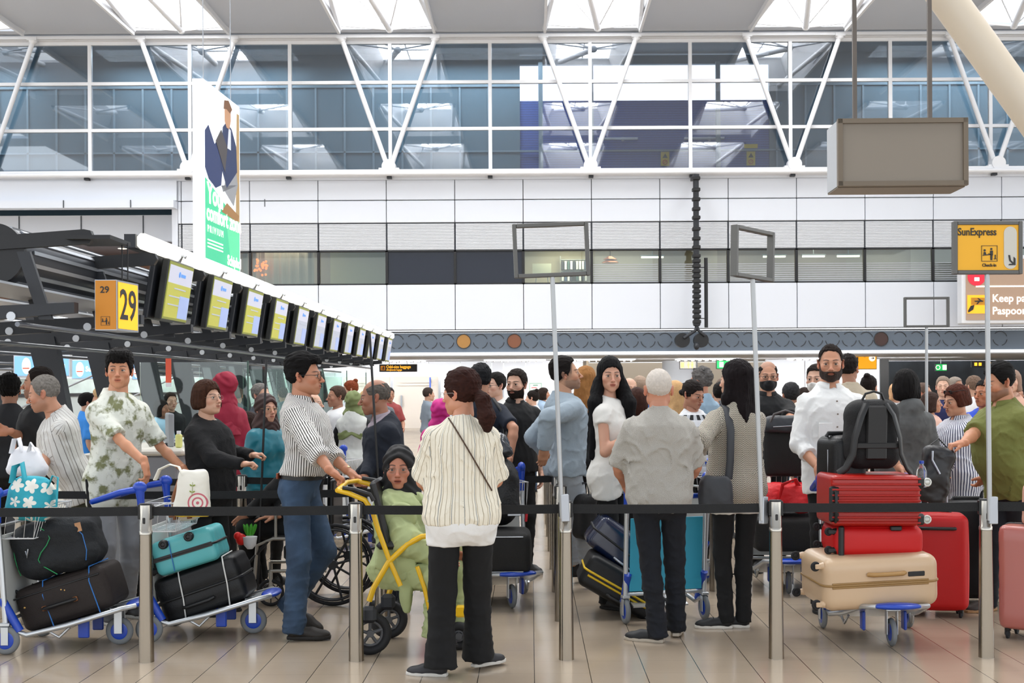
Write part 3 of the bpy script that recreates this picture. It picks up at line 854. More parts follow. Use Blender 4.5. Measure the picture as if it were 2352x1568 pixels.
    if o.get('skirt'):
        g = o['skirt']; z0, z1 = g['z0'] * u, g['z1'] * u; ra, rb = g['r0'] * u, g['r1'] * u
        def f_sk(p):
            t = np.clip((z0 - p[:, 2]) / (z0 - z1), 0, 1); c = (1 - t)[:, None] * v3(piv.x, piv.y, 0) + t[:, None] * v3(0, g.get('dy', 0), 0)
            x = (p[:, 0] - c[:, 0]); y = (p[:, 1] - c[:, 1]); r = np.sqrt(x * x * .8 + y * y * 1.25); R = ra + (rb - ra) * t + .006 * np.sin(np.arctan2(y, x) * 9 + 3 * fnoise(p, 3, fseed)) * t
            return smax(smax(r - R, p[:, 2] - z0, .01), z1 - p[:, 2], .005)
        vs, qs = snet(f_sk, (-.5, -.5, z1 - .03), (.5, .5, z0 + .03), hb); part(g.get('name', 'skirt'), vs, qs, g['m'], uv=vs[qs][..., [0, 2]].reshape(-1, 2))
    for g in o.get('tops', []):
        f = top_sdf(g); l2 = lo.copy() - .03; h2 = hi.copy() + .05; l2[2] = max(-.02, (min(T((0, 0, g.get('hem', .86) * u))[2], *[WR[s].z for s in S_]) - .16)); 
        vs, qs = snet(f, l2, h2, hb); vs = vsmooth(vs, qs, 1, .4)
        ob = part(g.get('name', 'shirt'), vs, qs, g['m'], uv=cloth_uv(vs, qs), label=g.get('label'))
        if g.get('collar') in ('shirt', 'polo'):
            ax0 = nb - (nt - nb) * .02; axd = (nt - nb).normalized(); fw_ = TR @ V((0, -1, 0)); fw_ = (fw_ - axd * fw_.dot(axd)).normalized(); sd_ = axd.cross(fw_)
            n_ = 36; cv = []; uvs = []
            for k in range(n_ + 1):
                th = radians(-162 + 324 * k / n_); f_ = min(1, abs(th) / radians(162)); dirc = -fw_ * cos(th) + sd_ * sin(th)
                up_ = .034 * u * (1 - .55 * f_ ** 3); dn_ = -.004 - .030 * max(0, f_ - .55) / .45 - .004
                rt = rn * 1.07 + .006; rb_ = rn * 1.30 + .014 + .006 * f_
                for rr_, zz_ in ((rt - .005, up_ - .004), (rt, up_), (rt + .003, up_ - .002), (rb_, dn_), (rb_ - .004, dn_ - .001), (rt - .004, -.012)):
                    cv.append(ax0 + dirc * rr_ + axd * zz_ - fw_ * .004)
            cq = [(6 * k + j, 6 * k + (j + 1) % 6, 6 * k + 6 + (j + 1) % 6, 6 * k + 6 + j) for k in range(n_) for j in range(6)] + [(0, 1, 2, 5), (2, 3, 4, 5), (6 * n_, 6 * n_ + 5, 6 * n_ + 2, 6 * n_ + 1), (6 * n_ + 2, 6 * n_ + 5, 6 * n_ + 4, 6 * n_ + 3)]
            cv = np.array(cv); cq = np.array(cq); cuv = np.stack([(cq // 6) * .0094, np.where(cq % 6 < 3, .03, 0.0)], -1).reshape(-1, 2)
            co_ = bpy.data.objects.new('collar', npmesh('collar', cv, cq, [g['m']], uv=cuv)); COL.objects.link(co_); co_.parent = ob
        if g.get('buttons'):
            bm = MB()
            for z in np.arange(.95, 1.44, .085):
                c = T((0, 0, z * u)); dirn = TR @ V((0, -1, 0)); 
                yy = float(interp(np.array([z * u]), zs, cy)[0] - interp(np.array([z * u]), zs, tw_d)[0]) - g.get('off', .012)
                c = T((0.0, yy, z * u)); bm.cone(c + dirn * -.002, c + dirn * .006, .006, .005, n=10)
            bm.build('button', mat('button', '#6b5a48', .4), ob)
    # hair
    hr_ = o.get('hair')
    hairm = None
    if hr_ and hr_.get('style') != 'none':
        f, l, h_ = hair_sdf(hr_); vs, qs = snet(f, l, h_, hh * (1.1 if hr_['style'] != 'long' else 1.5)); vs = vsmooth(vs, qs, 1, .3)
        hairm = mat('hair_' + hr_['c'], hr_['c'], rough=hr_.get('rough', .7), bump=(420, .5), noise=(60, .30 if s2l((int(hr_['c'][1:3], 16) / 255,))[0] < .25 else .08), spec=.15)
        part('hair', xf(vs, HM), qs, hairm)
    bd = o.get('beard')
    if bd:
        base = head_prims({**hd, 'fem': 0})
        def f_b(p):
            x = np.abs(p[:, 0]); y = p[:, 1]; z = p[:, 2]; d = base(p) - bd.get('t', .006)
            line = interp(y, [-.11, -.09, -.075, -.05, -.02, .0], [-.049, -.047, -.050, -.043, -.025, .0])
            d = smax(d, z - line, .005); d = smax(d, y + .010 - np.clip(-.05 - z, 0, .05) * .8, .004); d = smax(d, -.120 - z, .01)
            d = smax(d, x - .0735, .003)
            d = smax(d, -ell(p, (0, -.10, -.0625), (.023, .02, .0085)), .003)
            d = smax(d, -ell(p, (.0, -.105, -.035), (.022, .03, .012)), .003)
            return d + fnoise(p, 240, 1) * .0012
        vs, qs = snet(f_b, (-.10, -.135, -.135), (.10, .02, .02), hh * .95)
        part('beard', xf(vs, HM), qs, mat('hair_' + bd['c'], bd['c'], rough=.6, bump=(420, .5), noise=(60, .35), spec=.3))
    hj = o.get('hijab')
    if hj:
        def f_h(p):
            d = ell(p, (0, .022, .030), (.092, .118, .106))
            d = smin(d, rcone(p, v3(0, .0, -.05), v3(0, .012, -.14), .080, .095), .04)
            dr = hj.get('drape', .16); q = p.copy(); q[:, 1] *= 1.25
            d = smin(d, smax(rcone(q, v3(0, .02, -.16), v3(0, .02, -.20 - dr), .12, .175 * hj.get('w', 1)), -.20 - dr - p[:, 2] - np.abs(p[:, 0]) * .5, .01), .05)
            d = smax(d, -ell(p, (0, -.105, -.022 + hj.get('fz', 0)), (.056, .085, .088)), .012)
            return d + .0035 * np.sin(p[:, 2] * 95 + 3 * np.abs(p[:, 0]) * 20 + 4 * p[:, 1] * 12 + fnoise(p, 14, fseed) * 2.5) + .003 * fnoise(p, 45, fseed)
        vs, qs = snet(f_h, (-.26, -.22, -.42), (.26, .24, .17), hh * 1.5); vs = vsmooth(vs, qs, 1, .3)
        part('headscarf', xf(vs, HM), qs, hj['m'])
    if o.get('mask'):
        base = head_prims(hd)
        def f_m(p): 
            d = base(p) - .006; z = p[:, 2]
            d = smin(d, ell(p, (0, -.085, -.055), (.036, .036, .034)), .02)
            return smax(smax(smax(d, z + .022 + np.abs(p[:, 0]) * .25, .004), -.112 - z, .004), p[:, 1] + .018 + 0 * z, .004)
        vs, qs = snet(f_m, (-.09, -.14, -.13), (.09, .0, .0), hh); mm = mat('mask_' + o['mask'], o['mask'], .8)
        part('face_mask', xf(vs, HM), qs, mm)
    gl = o.get('glasses')
    if gl:
        g_ = MB(); mg = mat('glasses_' + gl.get('c', '#181818'), gl.get('c', '#181818'), .3, metal=gl.get('metal', 0)); r = gl.get('r', .0013)
        zo = gl.get('z', 0.0); yo = gl.get('y', 0.0)
        for sg in (-1, 1):
            ring = [V((sg * (.032 + .0215 * math.copysign(abs(cos(t)) ** .7, cos(t))), -.1035 + yo + .004 * abs(cos(t)) + .004 * (cos(t) * 1), -.001 + zo + .0150 * math.copysign(abs(sin(t)) ** .8, sin(t)))) for t in np.linspace(0, 2 * pi, 22)[:-1]]
            g_.tube(ring, r, 6, closed=True)
            g_.tube([(sg * .0535, -.098 + yo, .004 + zo), (sg * .073, -.06 + yo, .006 + zo), (sg * .082, .005 + yo, .004 + zo), (sg * .082, .022 + yo, -.012 + zo)], r, 6)
        g_.tube([(-.0105, -.105 + yo, .003 + zo), (0, -.110 + yo, .006 + zo), (.0105, -.105 + yo, .003 + zo)], r, 6)
        ob = g_.build('glasses', mg, body); ob.matrix_local = HM
        if gl.get('dark') is not None:
            l_ = MB()
            for sg in (-1, 1): l_.ball((sg * .032, -.102 + yo, -.001 + zo), 1, 8, sc=(.021, .0015, .0145))
            lo_ = l_.build('lens', mat('dark_lens', '#0a0908', .1), ob)
    # shoes
    sh = o.get('shoes', {'c': '#151515', 'sole': '#111111'})
    if sh and not o.get('noshoes'):
        for s, sg in (('L', 1), ('R', -1)):
            an = AN[s]; ft = fs.get(s) or {}
            yaw = radians(ft.get('yaw', sg * 12)); pitch = radians(ft.get('pitch', 0))
            key = ('shoe', sh.get('type', 'low'))
            if key not in _cache:
                def f_s(p):
                    d = rcone(p, v3(0, .045, .050), v3(0, .030, .095), .036, .036)
                    d = smin(d, rcone(p, v3(0, .050, .040), v3(0, -.06, .038), .034, .038), .03)
                    d = smin(d, ell(p, (0, -.105, .026), (.046, .075, .034)), .03)
                    d = smax(d, .014 - p[:, 2], .004); return smax(d, p[:, 2] - .105, .006)
                a = snet(f_s, (-.08, -.2, 0), (.08, .11, .13), .006)
                def f_o(p):
                    w = interp(p[:, 1], [-.185, -.15, -.10, -.03, .03, .085], [.018, .038, .048, .040, .036, .022])
                    d = np.maximum(np.abs(p[:, 0]) - w, np.maximum(p[:, 1] - .090, -.182 - p[:, 1])) ; return smax(d, np.abs(p[:, 2] - .011) - .0115, .003)
                b = snet(f_o, (-.08, -.2, -.01), (.08, .11, .04), .005); _cache[key] = (a, b)
            a, b = _cache[key]
            su = u * (.92 if fem else 1.0)
            M = Matrix.Translation((an.x, an.y, max(0.0, an.z - .085 * u))) @ Matrix.Rotation(yaw, 4, 'Z') @ Matrix.Rotation(pitch, 4, 'X') @ Matrix.Translation((0, -.045 * su, 0)) @ Matrix.Scale(su, 4)
            shm = mat('shoe_' + sh['c'], sh['c'], .6); som = mat('sole_' + sh['sole'], sh['sole'], .7)
            so = part('shoe', xf(a[0], M), a[1], shm)
            sl = bpy.data.objects.new('sole', npmesh('sole', xf(b[0], M), b[1], [som])); COL.objects.link(sl); sl.parent = so
            if sh.get('laces'):
                l_ = MB()
                for k in range(4): l_.tube([M @ V((-.022, -.045 - k * .016, .074 - k * .008)), M @ V((0, -.048 - k * .016, .080 - k * .008)), M @ V((.022, -.045 - k * .016, .074 - k * .008))], .0025, 5)
                l_.build('laces', mat('lace_' + sh['laces'], sh['laces'], .8), so)
    body_info = dict(T=T, HM=HM, SH=SH, EL=EL, WR=WR, W2L=W2L, body=body, u=u, torso=torso, part=part, HIP=HIP, KN=KN, AN=AN, TR=TR, nb=nb, RZ=RZ)
    bt = o.get('belt')
    if bt:
        b_ = MB(); zb = (bot.get('waist', 1.03) - .028) * u if bot else 1.0 * u
        w_ = float(np.interp(zb, zs, tw_w)) + .008; d_ = float(np.interp(zb, zs, tw_d)) + .008; c_ = float(np.interp(zb, zs, cy))
        e = 2 / 2.35
        for dz0, dz1, off in ((-.02, .02, .004),):
            ring = []
            for k in range(48):
                t = 2 * pi * k / 48; ring.append((math.copysign(abs(cos(t)) ** e, cos(t)) * (w_ + off), c_ + math.copysign(abs(sin(t)) ** e, sin(t)) * (d_ + off)))
            vs = [T((x, y, zb + dz0)) for x, y in ring] + [T((x, y, zb + dz1)) for x, y in ring]
            b_._add(vs, [(k, (k + 1) % 48, 48 + (k + 1) % 48, 48 + k) for k in range(48)], 0, True)
        b_.build('belt', mat('belt_' + bt, bt, .45), body)
    return body_info
# ================================================================ THE HALL
YW = 44.0
def zw(py, Y=YW): return P(CX, py, Y).z
def xw(px, Y=YW): return (px - CX) / F * Y
ORD = ['leftmost', 'second from the left', 'third from the left', 'fourth from the left', 'fifth from the left', 'sixth from the left', 'seventh from the left',
       'eighth from the left', 'ninth from the left', 'tenth from the left', 'eleventh from the left', 'twelfth from the left', 'thirteenth from the left', 'fourteenth from the left', 'fifteenth from the left']
m_white = mat('white_steel', '#e6e8ec', .45)
m_panel = mat('wall_panel', '#dce1ea', .55)
m_grey = mat('ceiling_panel', '#c6ccd6', .6)
m_alu = mat('aluminium', '#a9adb3', .35, metal=.8)
m_dark = mat('dark_steel', '#0e0f12', .5)
m_char = mat('charcoal_steel', '#1e2127', .45)
# floor of square tiles
def floor_mat():
    m = bpy.data.materials.new('floor_tiles'); m.use_nodes = True; N = m.node_tree.nodes; L = m.node_tree.links; b = N['Principled BSDF']
    tc = N.new('ShaderNodeTexCoord'); mp = N.new('ShaderNodeMapping'); L.new(tc.outputs['Object'], mp.inputs[0])
    S = .776 * H / 4.0
    sx = .1952 * H; sy = .1952 * H
    s = _sep(N, L, mp.outputs[0])
    def line(c, per, off, w):
        f = _math(N, L, 'FRACT', _math(N, L, 'MULTIPLY', _math(N, L, 'ADD', c, off), 1 / per))
        a = _math(N, L, 'LESS_THAN', f, w / per); return a
    lx = line(s[0], sx, 100 * sx - .0096 * 1.0, .0045); ly = line(s[1], sy, .09, .0022)
    nz = N.new('ShaderNodeTexNoise'); nz.inputs['Scale'].default_value = 1.3; nz.inputs['Detail'].default_value = 3; L.new(mp.outputs[0], nz.inputs[0])
    # one tone per tile
    sc = N.new('ShaderNodeVectorMath'); sc.operation = 'SNAP'; L.new(mp.outputs[0], sc.inputs[0]); sc.inputs[1].default_value = (sx, sy, 10)
    wn = N.new('ShaderNodeTexWhiteNoise'); L.new(sc.outputs[0], wn.inputs[0])
    base = _mix(N, L, nz.outputs[0], '#9f8f7b', '#b5a693')
    base = _mix(N, L, _math(N, L, 'MULTIPLY', wn.outputs[0], .22), base, '#a8957f')
    nf = N.new('ShaderNodeTexNoise'); nf.inputs['Scale'].default_value = 260; L.new(mp.outputs[0], nf.inputs[0])
    base = _mix(N, L, _math(N, L, 'MULTIPLY', _math(N, L, 'GREATER_THAN', nf.outputs[0], .68), .35), base, '#7d6f60')
    base = _mix(N, L, _math(N, L, 'MULTIPLY', ly, .55), base, '#6f6256'); base = _mix(N, L, lx, base, '#3a332c')
    L.new(base, b.inputs['Base Color'])
    r = N.new('ShaderNodeMapRange'); L.new(nz.outputs[0], r.inputs[0]); r.inputs[3].default_value = .08; r.inputs[4].default_value = .22; L.new(r.outputs[0], b.inputs['Roughness'])
    b.inputs['Specular IOR Level'].default_value = .8
    return m
struct('floor', MB().box((0, 28, -.05), (90, 60, .1)), floor_mat())

# ---- ceiling: flat panels between roof lights
zc = zw(80); SKP = 7.04; SKX = [2.18 + SKP * k for k in range(-4, 5)]; SKW = 3.26
cm = MB(); rows = [(7.5, 15), (17, 24.5), (26.5, 33.5), (35.5, 43.2)]
y0 = -30
edges = []
for a, b in rows: edges.append((y0, a)); y0 = b
edges.append((y0, YW + .2))
for a, b in edges: cm.box((2, (a + b) / 2, zc + .06), (64, b - a, .12))
for x in SKX[:-1] :
    for a, b in rows: cm.box((x + SKP / 2, (a + b) / 2, zc + .06), (SKP - SKW, b - a, .12))
ceiling = struct('ceiling', cm, m_grey)
rib = pmat('ribbed_metal', stripes(.16, .3, '#c9ccd0', '#8e9298'), .5)
for i, x in enumerate(SKX[1:-1]):
    for a, b in rows:
        t = MB()
        hw = SKW / 2; up = 1.15; ins = .55
        for sg in (-1, 1):
            t.quad((x + sg * hw, a, zc), (x + sg * hw, b, zc), (x + sg * (hw - ins), b - .5, zc + up), (x + sg * (hw - ins), a + .8, zc + up))
        t.quad((x - hw, a, zc), (x + hw, a, zc), (x + hw - ins, a + .8, zc + up), (x - hw + ins, a + .8, zc + up))
        # purlin frames of the roof light
        for k in range(5):
            yy = a + .9 + (b - a - 1.6) * k / 4; t.box((x, yy, zc + up + .03), (SKW - 1.0, .05, .06))
        t.box((x, (a + b) / 2, zc + up + .05), (.05, b - a - 1.4, .05))
        for sg in (-1, 1): t.box((x + sg * hw, (a + b) / 2, zc - .06), (.09, b - a, .22))
        st = struct('ceiling_skylight', t, m_white)
        st.name = 'skylight_frame'
        tr = MB()   # raking tubes and tie wires under each roof light
        tr.tube([(x + .15, b - .5, zc - .15), (x - .9, a + 1.0, zc + 1.0)], .11, 8); tr.tube([(x + .15, b - .5, zc - .15), (x + 1.2, a + 3, zc + 1.0)], .035, 6)
        tr.tube([(x + .15, b - .5, zc - .15), (x - 1.4, b - 2.5, zc + 1.0)], .03, 6); tr.tube([(x - hw, b - .3, zc + .05), (x + .15, b - .45, zc - .15), (x + hw, b - .3, zc + .05)], .03, 6)
        tr.ball((x + .15, b - .5, zc - .15), .13, 6); tr.tube([(x - hw, b, zc), (x - hw + .5, a, zc + .2)], .09, 8); tr.tube([(x + hw, b, zc), (x + hw - .5, a, zc + .2)], .09, 8)
        o = tr.build('roof_tie', m_white, st)

# ---- upper glazing: bays of three panes with a plant room behind
zt, zb = zw(95), zw(392)
mull = [xw(211 + 229.6 * k) for k in range(-2, 11)]
def glass_mat(name, tint, refl, rough=.02):
    m = bpy.data.materials.new(name); m.use_nodes = True; N = m.node_tree.nodes; L = m.node_tree.links
    N.remove(N['Principled BSDF']); out = N['Material Output']
    t = N.new('ShaderNodeBsdfTransparent'); t.inputs[0].default_value = (*hexc(tint), 1)
    g = N.new('ShaderNodeBsdfGlossy'); g.inputs['Roughness'].default_value = rough; g.inputs[0].default_value = (1, 1, 1, 1)
    fr = N.new('ShaderNodeFresnel'); fr.inputs[0].default_value = 1.5
    f = _math(N, L, 'MINIMUM', _math(N, L, 'MULTIPLY', fr.outputs[0], refl), 1.0)
    mx = N.new('ShaderNodeMixShader'); L.new(f, mx.inputs[0]); L.new(t.outputs[0], mx.inputs[1]); L.new(g.outputs[0], mx.inputs[2]); L.new(mx.outputs[0], out.inputs[0])
    return m
m_glass = glass_mat('curtain_glass', '#e2e8ef', 3.2)
m_clear = glass_mat('clear_glass', '#e6f2f0', 1.6)
zm1, zm2 = zw(188), zw(295)
for i in range(len(mull) - 1):
    a, b = mull[i], mull[i + 1]; f = MB()
    for z, h in ((zt, .14), (zm1, .11), (zm2, .11), (zb, .12)): f.box(((a + b) / 2, YW, z), (b - a, .14, h))
    f.box((a, YW, (zt + zb) / 2), (.12, .16, zt - zb))
    w = struct('window_%d' % (i + 1), f, m_white)
    MB().box(((a + b) / 2, YW + .02, (zt + zb) / 2), (b - a - .12, .02, zt - zb)).build('pane', m_glass, w)
# head beam and sill ledge
zbm = zw(84)
struct('trim_1', MB().box((2, YW - .1, zbm), (64, .3, .26)).box((2, YW - .35, zw(88)), (64, .12, .1)), m_white)
led = MB().box((2, YW - .25, zw(400)), (64, .5, .22)).tube([(-30, YW - .55, zw(403)), (34, YW - .55, zw(403))], .07, 8)
led.box((2, YW - .1, zw(407)), (64, .2, .18), 1)
for k in range(-8, 12): led.box((xw(211 + 229.6 * k), YW - .35, zw(410)), (.16, .2, .08), 2)
struct('trim_2', led, [m_white, m_panel, m_char])
# V braces
nodes = [(-18, 0), (441, 1), (899, 2), (1358, 3), (1822, 4), (2285, 5)]
for px, i in nodes:
    r = thing('steel_brace', 'white steel V brace before the upper windows, %s' % ORD[i], 'brace', (xw(px), YW - .3, zb + .12), group='white V braces before the upper windows')
    hh_ = zt - zb - .1
    for sg in (-1, 1): MB().tube([(sg * .06, 0, 0), (sg * 106 / F * YW, 0, hh_)], .085, 10).build('strut', m_white, r)
    MB().cone((0, .18, -.02), (0, -.22, -.02), .24, n=20).box((0, 0, -.12), (.7, .35, .1)).build('node_plate', m_white, r)
    for sg in (-1, 1): MB().ball((sg * 106 / F * YW, 0, hh_ + .02), .15, 6).box((sg * 106 / F * YW, .0, hh_ + .06), (.34, .3, .12)).build('joint', m_white, r)
# plant room behind the glass
YB = 47.4
m_slate = mat('slate_wall', '#56707c', .6); m_navy = pmat('navy_shutter', stripes(.09, .25, '#2f58a6', '#1f3c78', axis=1), .5); m_roomceil = mat('room_ceiling', '#7b868c', .7)
xa, xb = xw(1196), xw(1812)
z_s = zw(232, YB); z_c = zw(150, YB)
back = MB().box(((xa - 34) / 2, YB, (zt + zb) / 2), (34 + xa, .2, zt - zb + 3)).box(((xb + 36) / 2, YB, (zt + zb) / 2), (36 - xb, .2, zt - zb + 3))
back.box(((xa + xb) / 2, YB, zt + .2), (xb - xa, .2, 2 * (zt + .2 - z_c)))
struct('wall_upper', back, m_slate)
q = MB(); v = [(xa, YB, zb - 1), (xb, YB, zb - 1), (xb, YB, z_s), (xa, YB, z_s)]
q._add(v, [(0, 1, 2, 3)]); o = struct('wall_shutter', q, m_navy)
l = o.data.uv_layers.new(name='UVMap')
for lp in o.data.loops: c = o.data.vertices[lp.vertex_index].co; l.data[lp.index].uv = (c.x, c.z)
struct('ceiling_upper', MB().box((2, 46, zt + .5), (64, 3.8, .1)), m_roomceil)
struct('floor_upper', MB().box((2, 45.8, zb - .25), (64, 3.6, .2)), mat('plant_floor', '#5f6f76', .7))
mm = MB()
for k in range(-12, 36):
    x = xw(70 + 66 * k, YB)
    if x < xa - .2 or x > xb + .2: mm.box((x, YB - .12, (zt + zb) / 2 - .4), (.07, .06, zt - zb - .6))
mm.box((xa / 2 - 17, YB - .12, zt - .75), (34 + xa, .1, .10)); mm.box(((xb + 36) / 2, YB - .12, zt - .75), (36 - xb, .1, .1))
mm.box((2, YB - .12, zb + 1.3), (64, .06, .06))
for x in (xw(1245, YB), xw(1360, YB), xw(1648, YB)): mm.box((x, YB - .5, (zt + zb) / 2), (.16, .16, zt - zb))
struct('trim_3', mm, mat('room_mullion', '#7c919b', .5))
for n, (pa, pb) in enumerate(((1372, 1470), (1570, 1668))):
    t = thing('wall_conduit', 'white horizontal conduit on the navy shutter wall, %s' % ('left' if n == 0 else 'right'), 'pipe', (xw((pa + pb) / 2, YB), YB - .2, zw(322, YB)))
    MB().tube([(-.75, 0, 0), (.75, 0, 0)], .05, 8).build('pipe', m_white, t); MB().box((.2, .08, 0), (.1, .12, .14)).build('bracket', m_alu, t)
for px, lab in ((1727, 'yellow electrical warning sign on the navy wall, right'), (1530, 'yellow electrical warning sign on the navy wall, left')):
    t = thing('warning_sign', lab, 'sign', (xw(px, YB), YB - .06, zw(367, YB)))
    MB().box((0, 0, 0), (.32, .03, .52)).build('plate', mat('sign_yellow', '#d8b92a', .5), t)
    b_ = MB(); b_.prism([(-.1, .03), (.1, .03), (0, .2)], -.025, -.016); b_.build('triangle_mark', m_dark, t)
    MB().torus((0, -.02, -.13), .08, .014, 'Y', 20, 6).tube([(-.055, -.02, -.18), (.055, -.02, -.08)], .01, 6).build('ban_mark', mat('sign_red', '#c0392b', .5), t)
t = thing('door_sign', 'small yellow plate above the warning sign on the navy wall', 'sign', (xw(1727, YB), YB - .06, zw(339, YB)))
MB().box((0, 0, 0), (.5, .03, .15)).build('plate', mat('sign_yellow'), t)

# ---- clad wall under the glazing
seam = [xw(577 + 156.7 * k) for k in range(-1, 13)]
zs_ = [zw(y) for y in (412, 459, 511, 574, 652, 757)]
pw = MB()
xs = [xw(410)] + seam[0:1] + seam[1:]
xs[0] = xw(412)
for i in range(len(xs) - 1):
    a, b = xs[i] + .012, xs[i + 1] - .012
    for k in (0, 1, 4): pw.box(((a + b) / 2, YW - .06, (zs_[k] + zs_[k + 1]) / 2), (b - a, .1, zs_[k] - zs_[k + 1] - .03), bev=.012)
pw.box(((xs[0] + xs[-1]) / 2, YW + .06, (zs_[0] + zs_[3]) / 2), (xs[-1] - xs[0], .08, zs_[0] - zs_[3]), 1)
pw.box(((xs[0] + xs[-1]) / 2, YW + .06, (zs_[4] + zs_[5]) / 2), (xs[-1] - xs[0], .08, zs_[4] - zs_[5]), 1)
struct('wall_back', pw, [m_panel, mat('panel_gap', '#4c5158', .8)])
louv = MB()
for i in range(len(xs) - 1):
    a, b = xs[i] + .03, xs[i + 1] - .03; n_ = 17
    louv.box(((a + b) / 2, YW - .01, (zs_[2] + zs_[3]) / 2), (b - a, .04, zs_[2] - zs_[3] - .03), 1)
    for k in range(n_):
        z = zs_[3] + .03 + (zs_[2] - zs_[3] - .06) * (k + .5) / n_; louv.box(((a + b) / 2, YW - .05, z), (b - a, .03, .028))
struct('trim_4', louv, [m_white, mat('louvre_glass', '#c3c7cd', .3)])
# mid windows with rooms behind
YR = 46.6
room = {}
def roomwall(c): return mat('room_' + c.strip('#'), c, .8)
cols = ['#a08670', '#a08670', '#a99a88', '#c9c39a', '#141c2c', '#141c2c', '#b9ad90', '#b7b0a8', '#a79a8c', '#8f8177', '#8d7f76', '#8e857c', '#a9a39c', '#b4aca2']
zw1, zw2 = zs_[3], zs_[4]
m_frost = glass_mat('film_glass', '#c6ced4', 1.4)
for i in range(len(xs) - 1):
    a, b = xs[i], xs[i + 1]; f = MB()
    f.box((a, YW - .02, (zw1 + zw2) / 2), (.09, .08, zw1 - zw2)).box(((a + b) / 2, YW - .02, zw1 - .02), (b - a, .08, .05)).box(((a + b) / 2, YW - .02, zw2 + .02), (b - a, .08, .04))
    w = struct('window_%d' % (20 + i), f, m_dark)
    dark = i in (4, 5)
    MB().box(((a + b) / 2, YW + .02, (zw1 + zw2) / 2), (b - a - .08, .02, zw1 - zw2 - .04)).build('pane', mat('blackout_glass', '#101828', .25) if dark else m_clear, w)
    if i >= 7:
        fs = MB(); rnd = random.Random(i)
        for k in range(9):
            z = zw2 + .06 + k * .075; x0 = a + .1
            fs.box(((a + b) / 2, YW - .005, z), (b - a - .12, .006, .045 - .002 * k))
        fs.build('film_stripe', mat('window_film', '#b9bec5', .5, alpha=.75), w)
    if True:
        r = MB().box(((a + b) / 2, YR, (zw1 + zw2) / 2), (b - a, .1, zw1 - zw2 + 1))
        struct('wall_room', r, roomwall(cols[i % len(cols)]))
struct('ceiling_rooms', MB().box(((xs[0] + xs[-1]) / 2, 45.35, zw1 + .45), (xs[-1] - xs[0], 2.6, .08)), mat('rooms_ceiling', '#a08a78', .7))
struct('floor_rooms', MB().box(((xs[0] + xs[-1]) / 2, 45.3, zw2 - .35), (xs[-1] - xs[0], 2.3, .08)), mat('rooms_floor', '#8b8078', .7))
for i, x in enumerate((xw(640), xw(1300), xw(1450), xw(1700), xw(1900), xw(2080))):
    l_ = area('room_lamp', (x, 45.3, zw1 + .38), 1.6, 1.0, 75 if i == 1 else 36, (1, .84, .66))
for px, i in ((1500, 0), (1780, 1), (1870, 2), (1950, 3)):
    t = thing('strip_light', 'thin strip light on a room ceiling behind the middle windows, %s' % ORD[i], 'lamp', (xw(px, 45.9), 45.9, zw(592, 45.9)), group='strip lights in the rooms')
    MB().box((0, 0, 0), (.8, .12, .06)).build('diffuser', mat('lamp_warm', '#fff0d0', emit=3.0), t); MB().box((0, 0, .05), (.86, .16, .05)).build('housing', m_alu, t); MB().box((0, 0, .3), (.03, .03, .5)).build('hanger', m_alu, t)
# things in the rooms
t = thing('pendant_lamp', 'copper pendant lamp with stepped shades behind the middle windows', 'lamp', (xw(1403, 45.4), 45.4, zw(597, 45.4)))
mc = mat('copper', '#b5735a', .35, metal=.6)
MB().lathe([(.06, .12), (.24, .02), (.25, 0)], n=24).build('shade', mc, t); MB().lathe([(.16, -.02), (.30, -.10), (.31, -.12)], n=24).build('shade', mc, t); MB().tube([(0, 0, .1), (0, 0, .7)], .01, 6).build('cord', m_dark, t)
t = thing('curtain', 'long pleated sheer curtain behind the window beside the green banner', 'curtain', (xw(640, 45.2), 45.2, zw2 - .3))
cu = MB(); n_ = 60
for k in range(n_):
    x0 = -1.9 + 3.2 * k / n_; x1 = -1.9 + 3.2 * (k + 1) / n_; d0 = .06 * sin(k * 1.1); d1 = .06 * sin((k + 1) * 1.1)
    cu.quad((x0, d0, 0), (x1, d1, 0), (x1, d1, 1.9), (x0, d0, 1.9))
cu.build('cloth', mat('sheer', '#c3b4a4', .9), t); MB().tube([(-2, 0, 1.92), (1.4, 0, 1.92)], .03, 6).build('rail', m_alu, t)
t = thing('garland_lamp', 'glowing orange cluster lamp before the sheer curtain', 'lamp', (xw(597, 44.9), 44.9, zw(612, 44.9)))
gb_ = MB(); rr = random.Random(3)
for k in range(26): gb_.ball((rr.uniform(-.2, .3), rr.uniform(-.05, .05), rr.uniform(-.35, .35) * (1 - .3 * rr.random())), .045, 4)
gb_.build('bulb', mat('orange_bulb', '#ff8040', emit=1.6), t); MB().tube([(0, 0, .3), (0, 0, 1.0)], .008, 5).build('cord', m_dark, t)
t = thing('white_board', 'cream board on an easel inside the office window', 'board', (xw(1246, 45.6), 45.6, zw(650, 45.6)))
MB().box((0, 0, .45), (.68, .04, .5)).build('panel', mat('cream_board', '#d6d4b8', .6), t)
for sg in (-1, 1): MB().tube([(sg * .2, 0, .2), (sg * .3, .1, -.45)], .015, 6).build('leg', m_alu, t)
t = thing('bookcase', 'grey metal office bookcase inside the lit window', 'bookcase', (xw(1320, 46.3), 46.3, zw2 - .3))
for k in range(4): MB().box((0, 0, .1 + k * .42), (1.0, .3, .03)).build('shelf', mat('shelf_grey', '#9a9a92', .6), t)
for sg in (-1, 1): MB().box((sg * .5, 0, .75), (.03, .3, 1.5)).build('side_panel', mat('shelf_grey'), t)
bc_ = ['#e4e4e0', '#2e4a6b', '#e8e8e8', '#1c1c1e', '#dcdcd4', '#3c5a52', '#ebebe8', '#22262c', '#d0d0cc', '#e6e6e2']
bi = 0
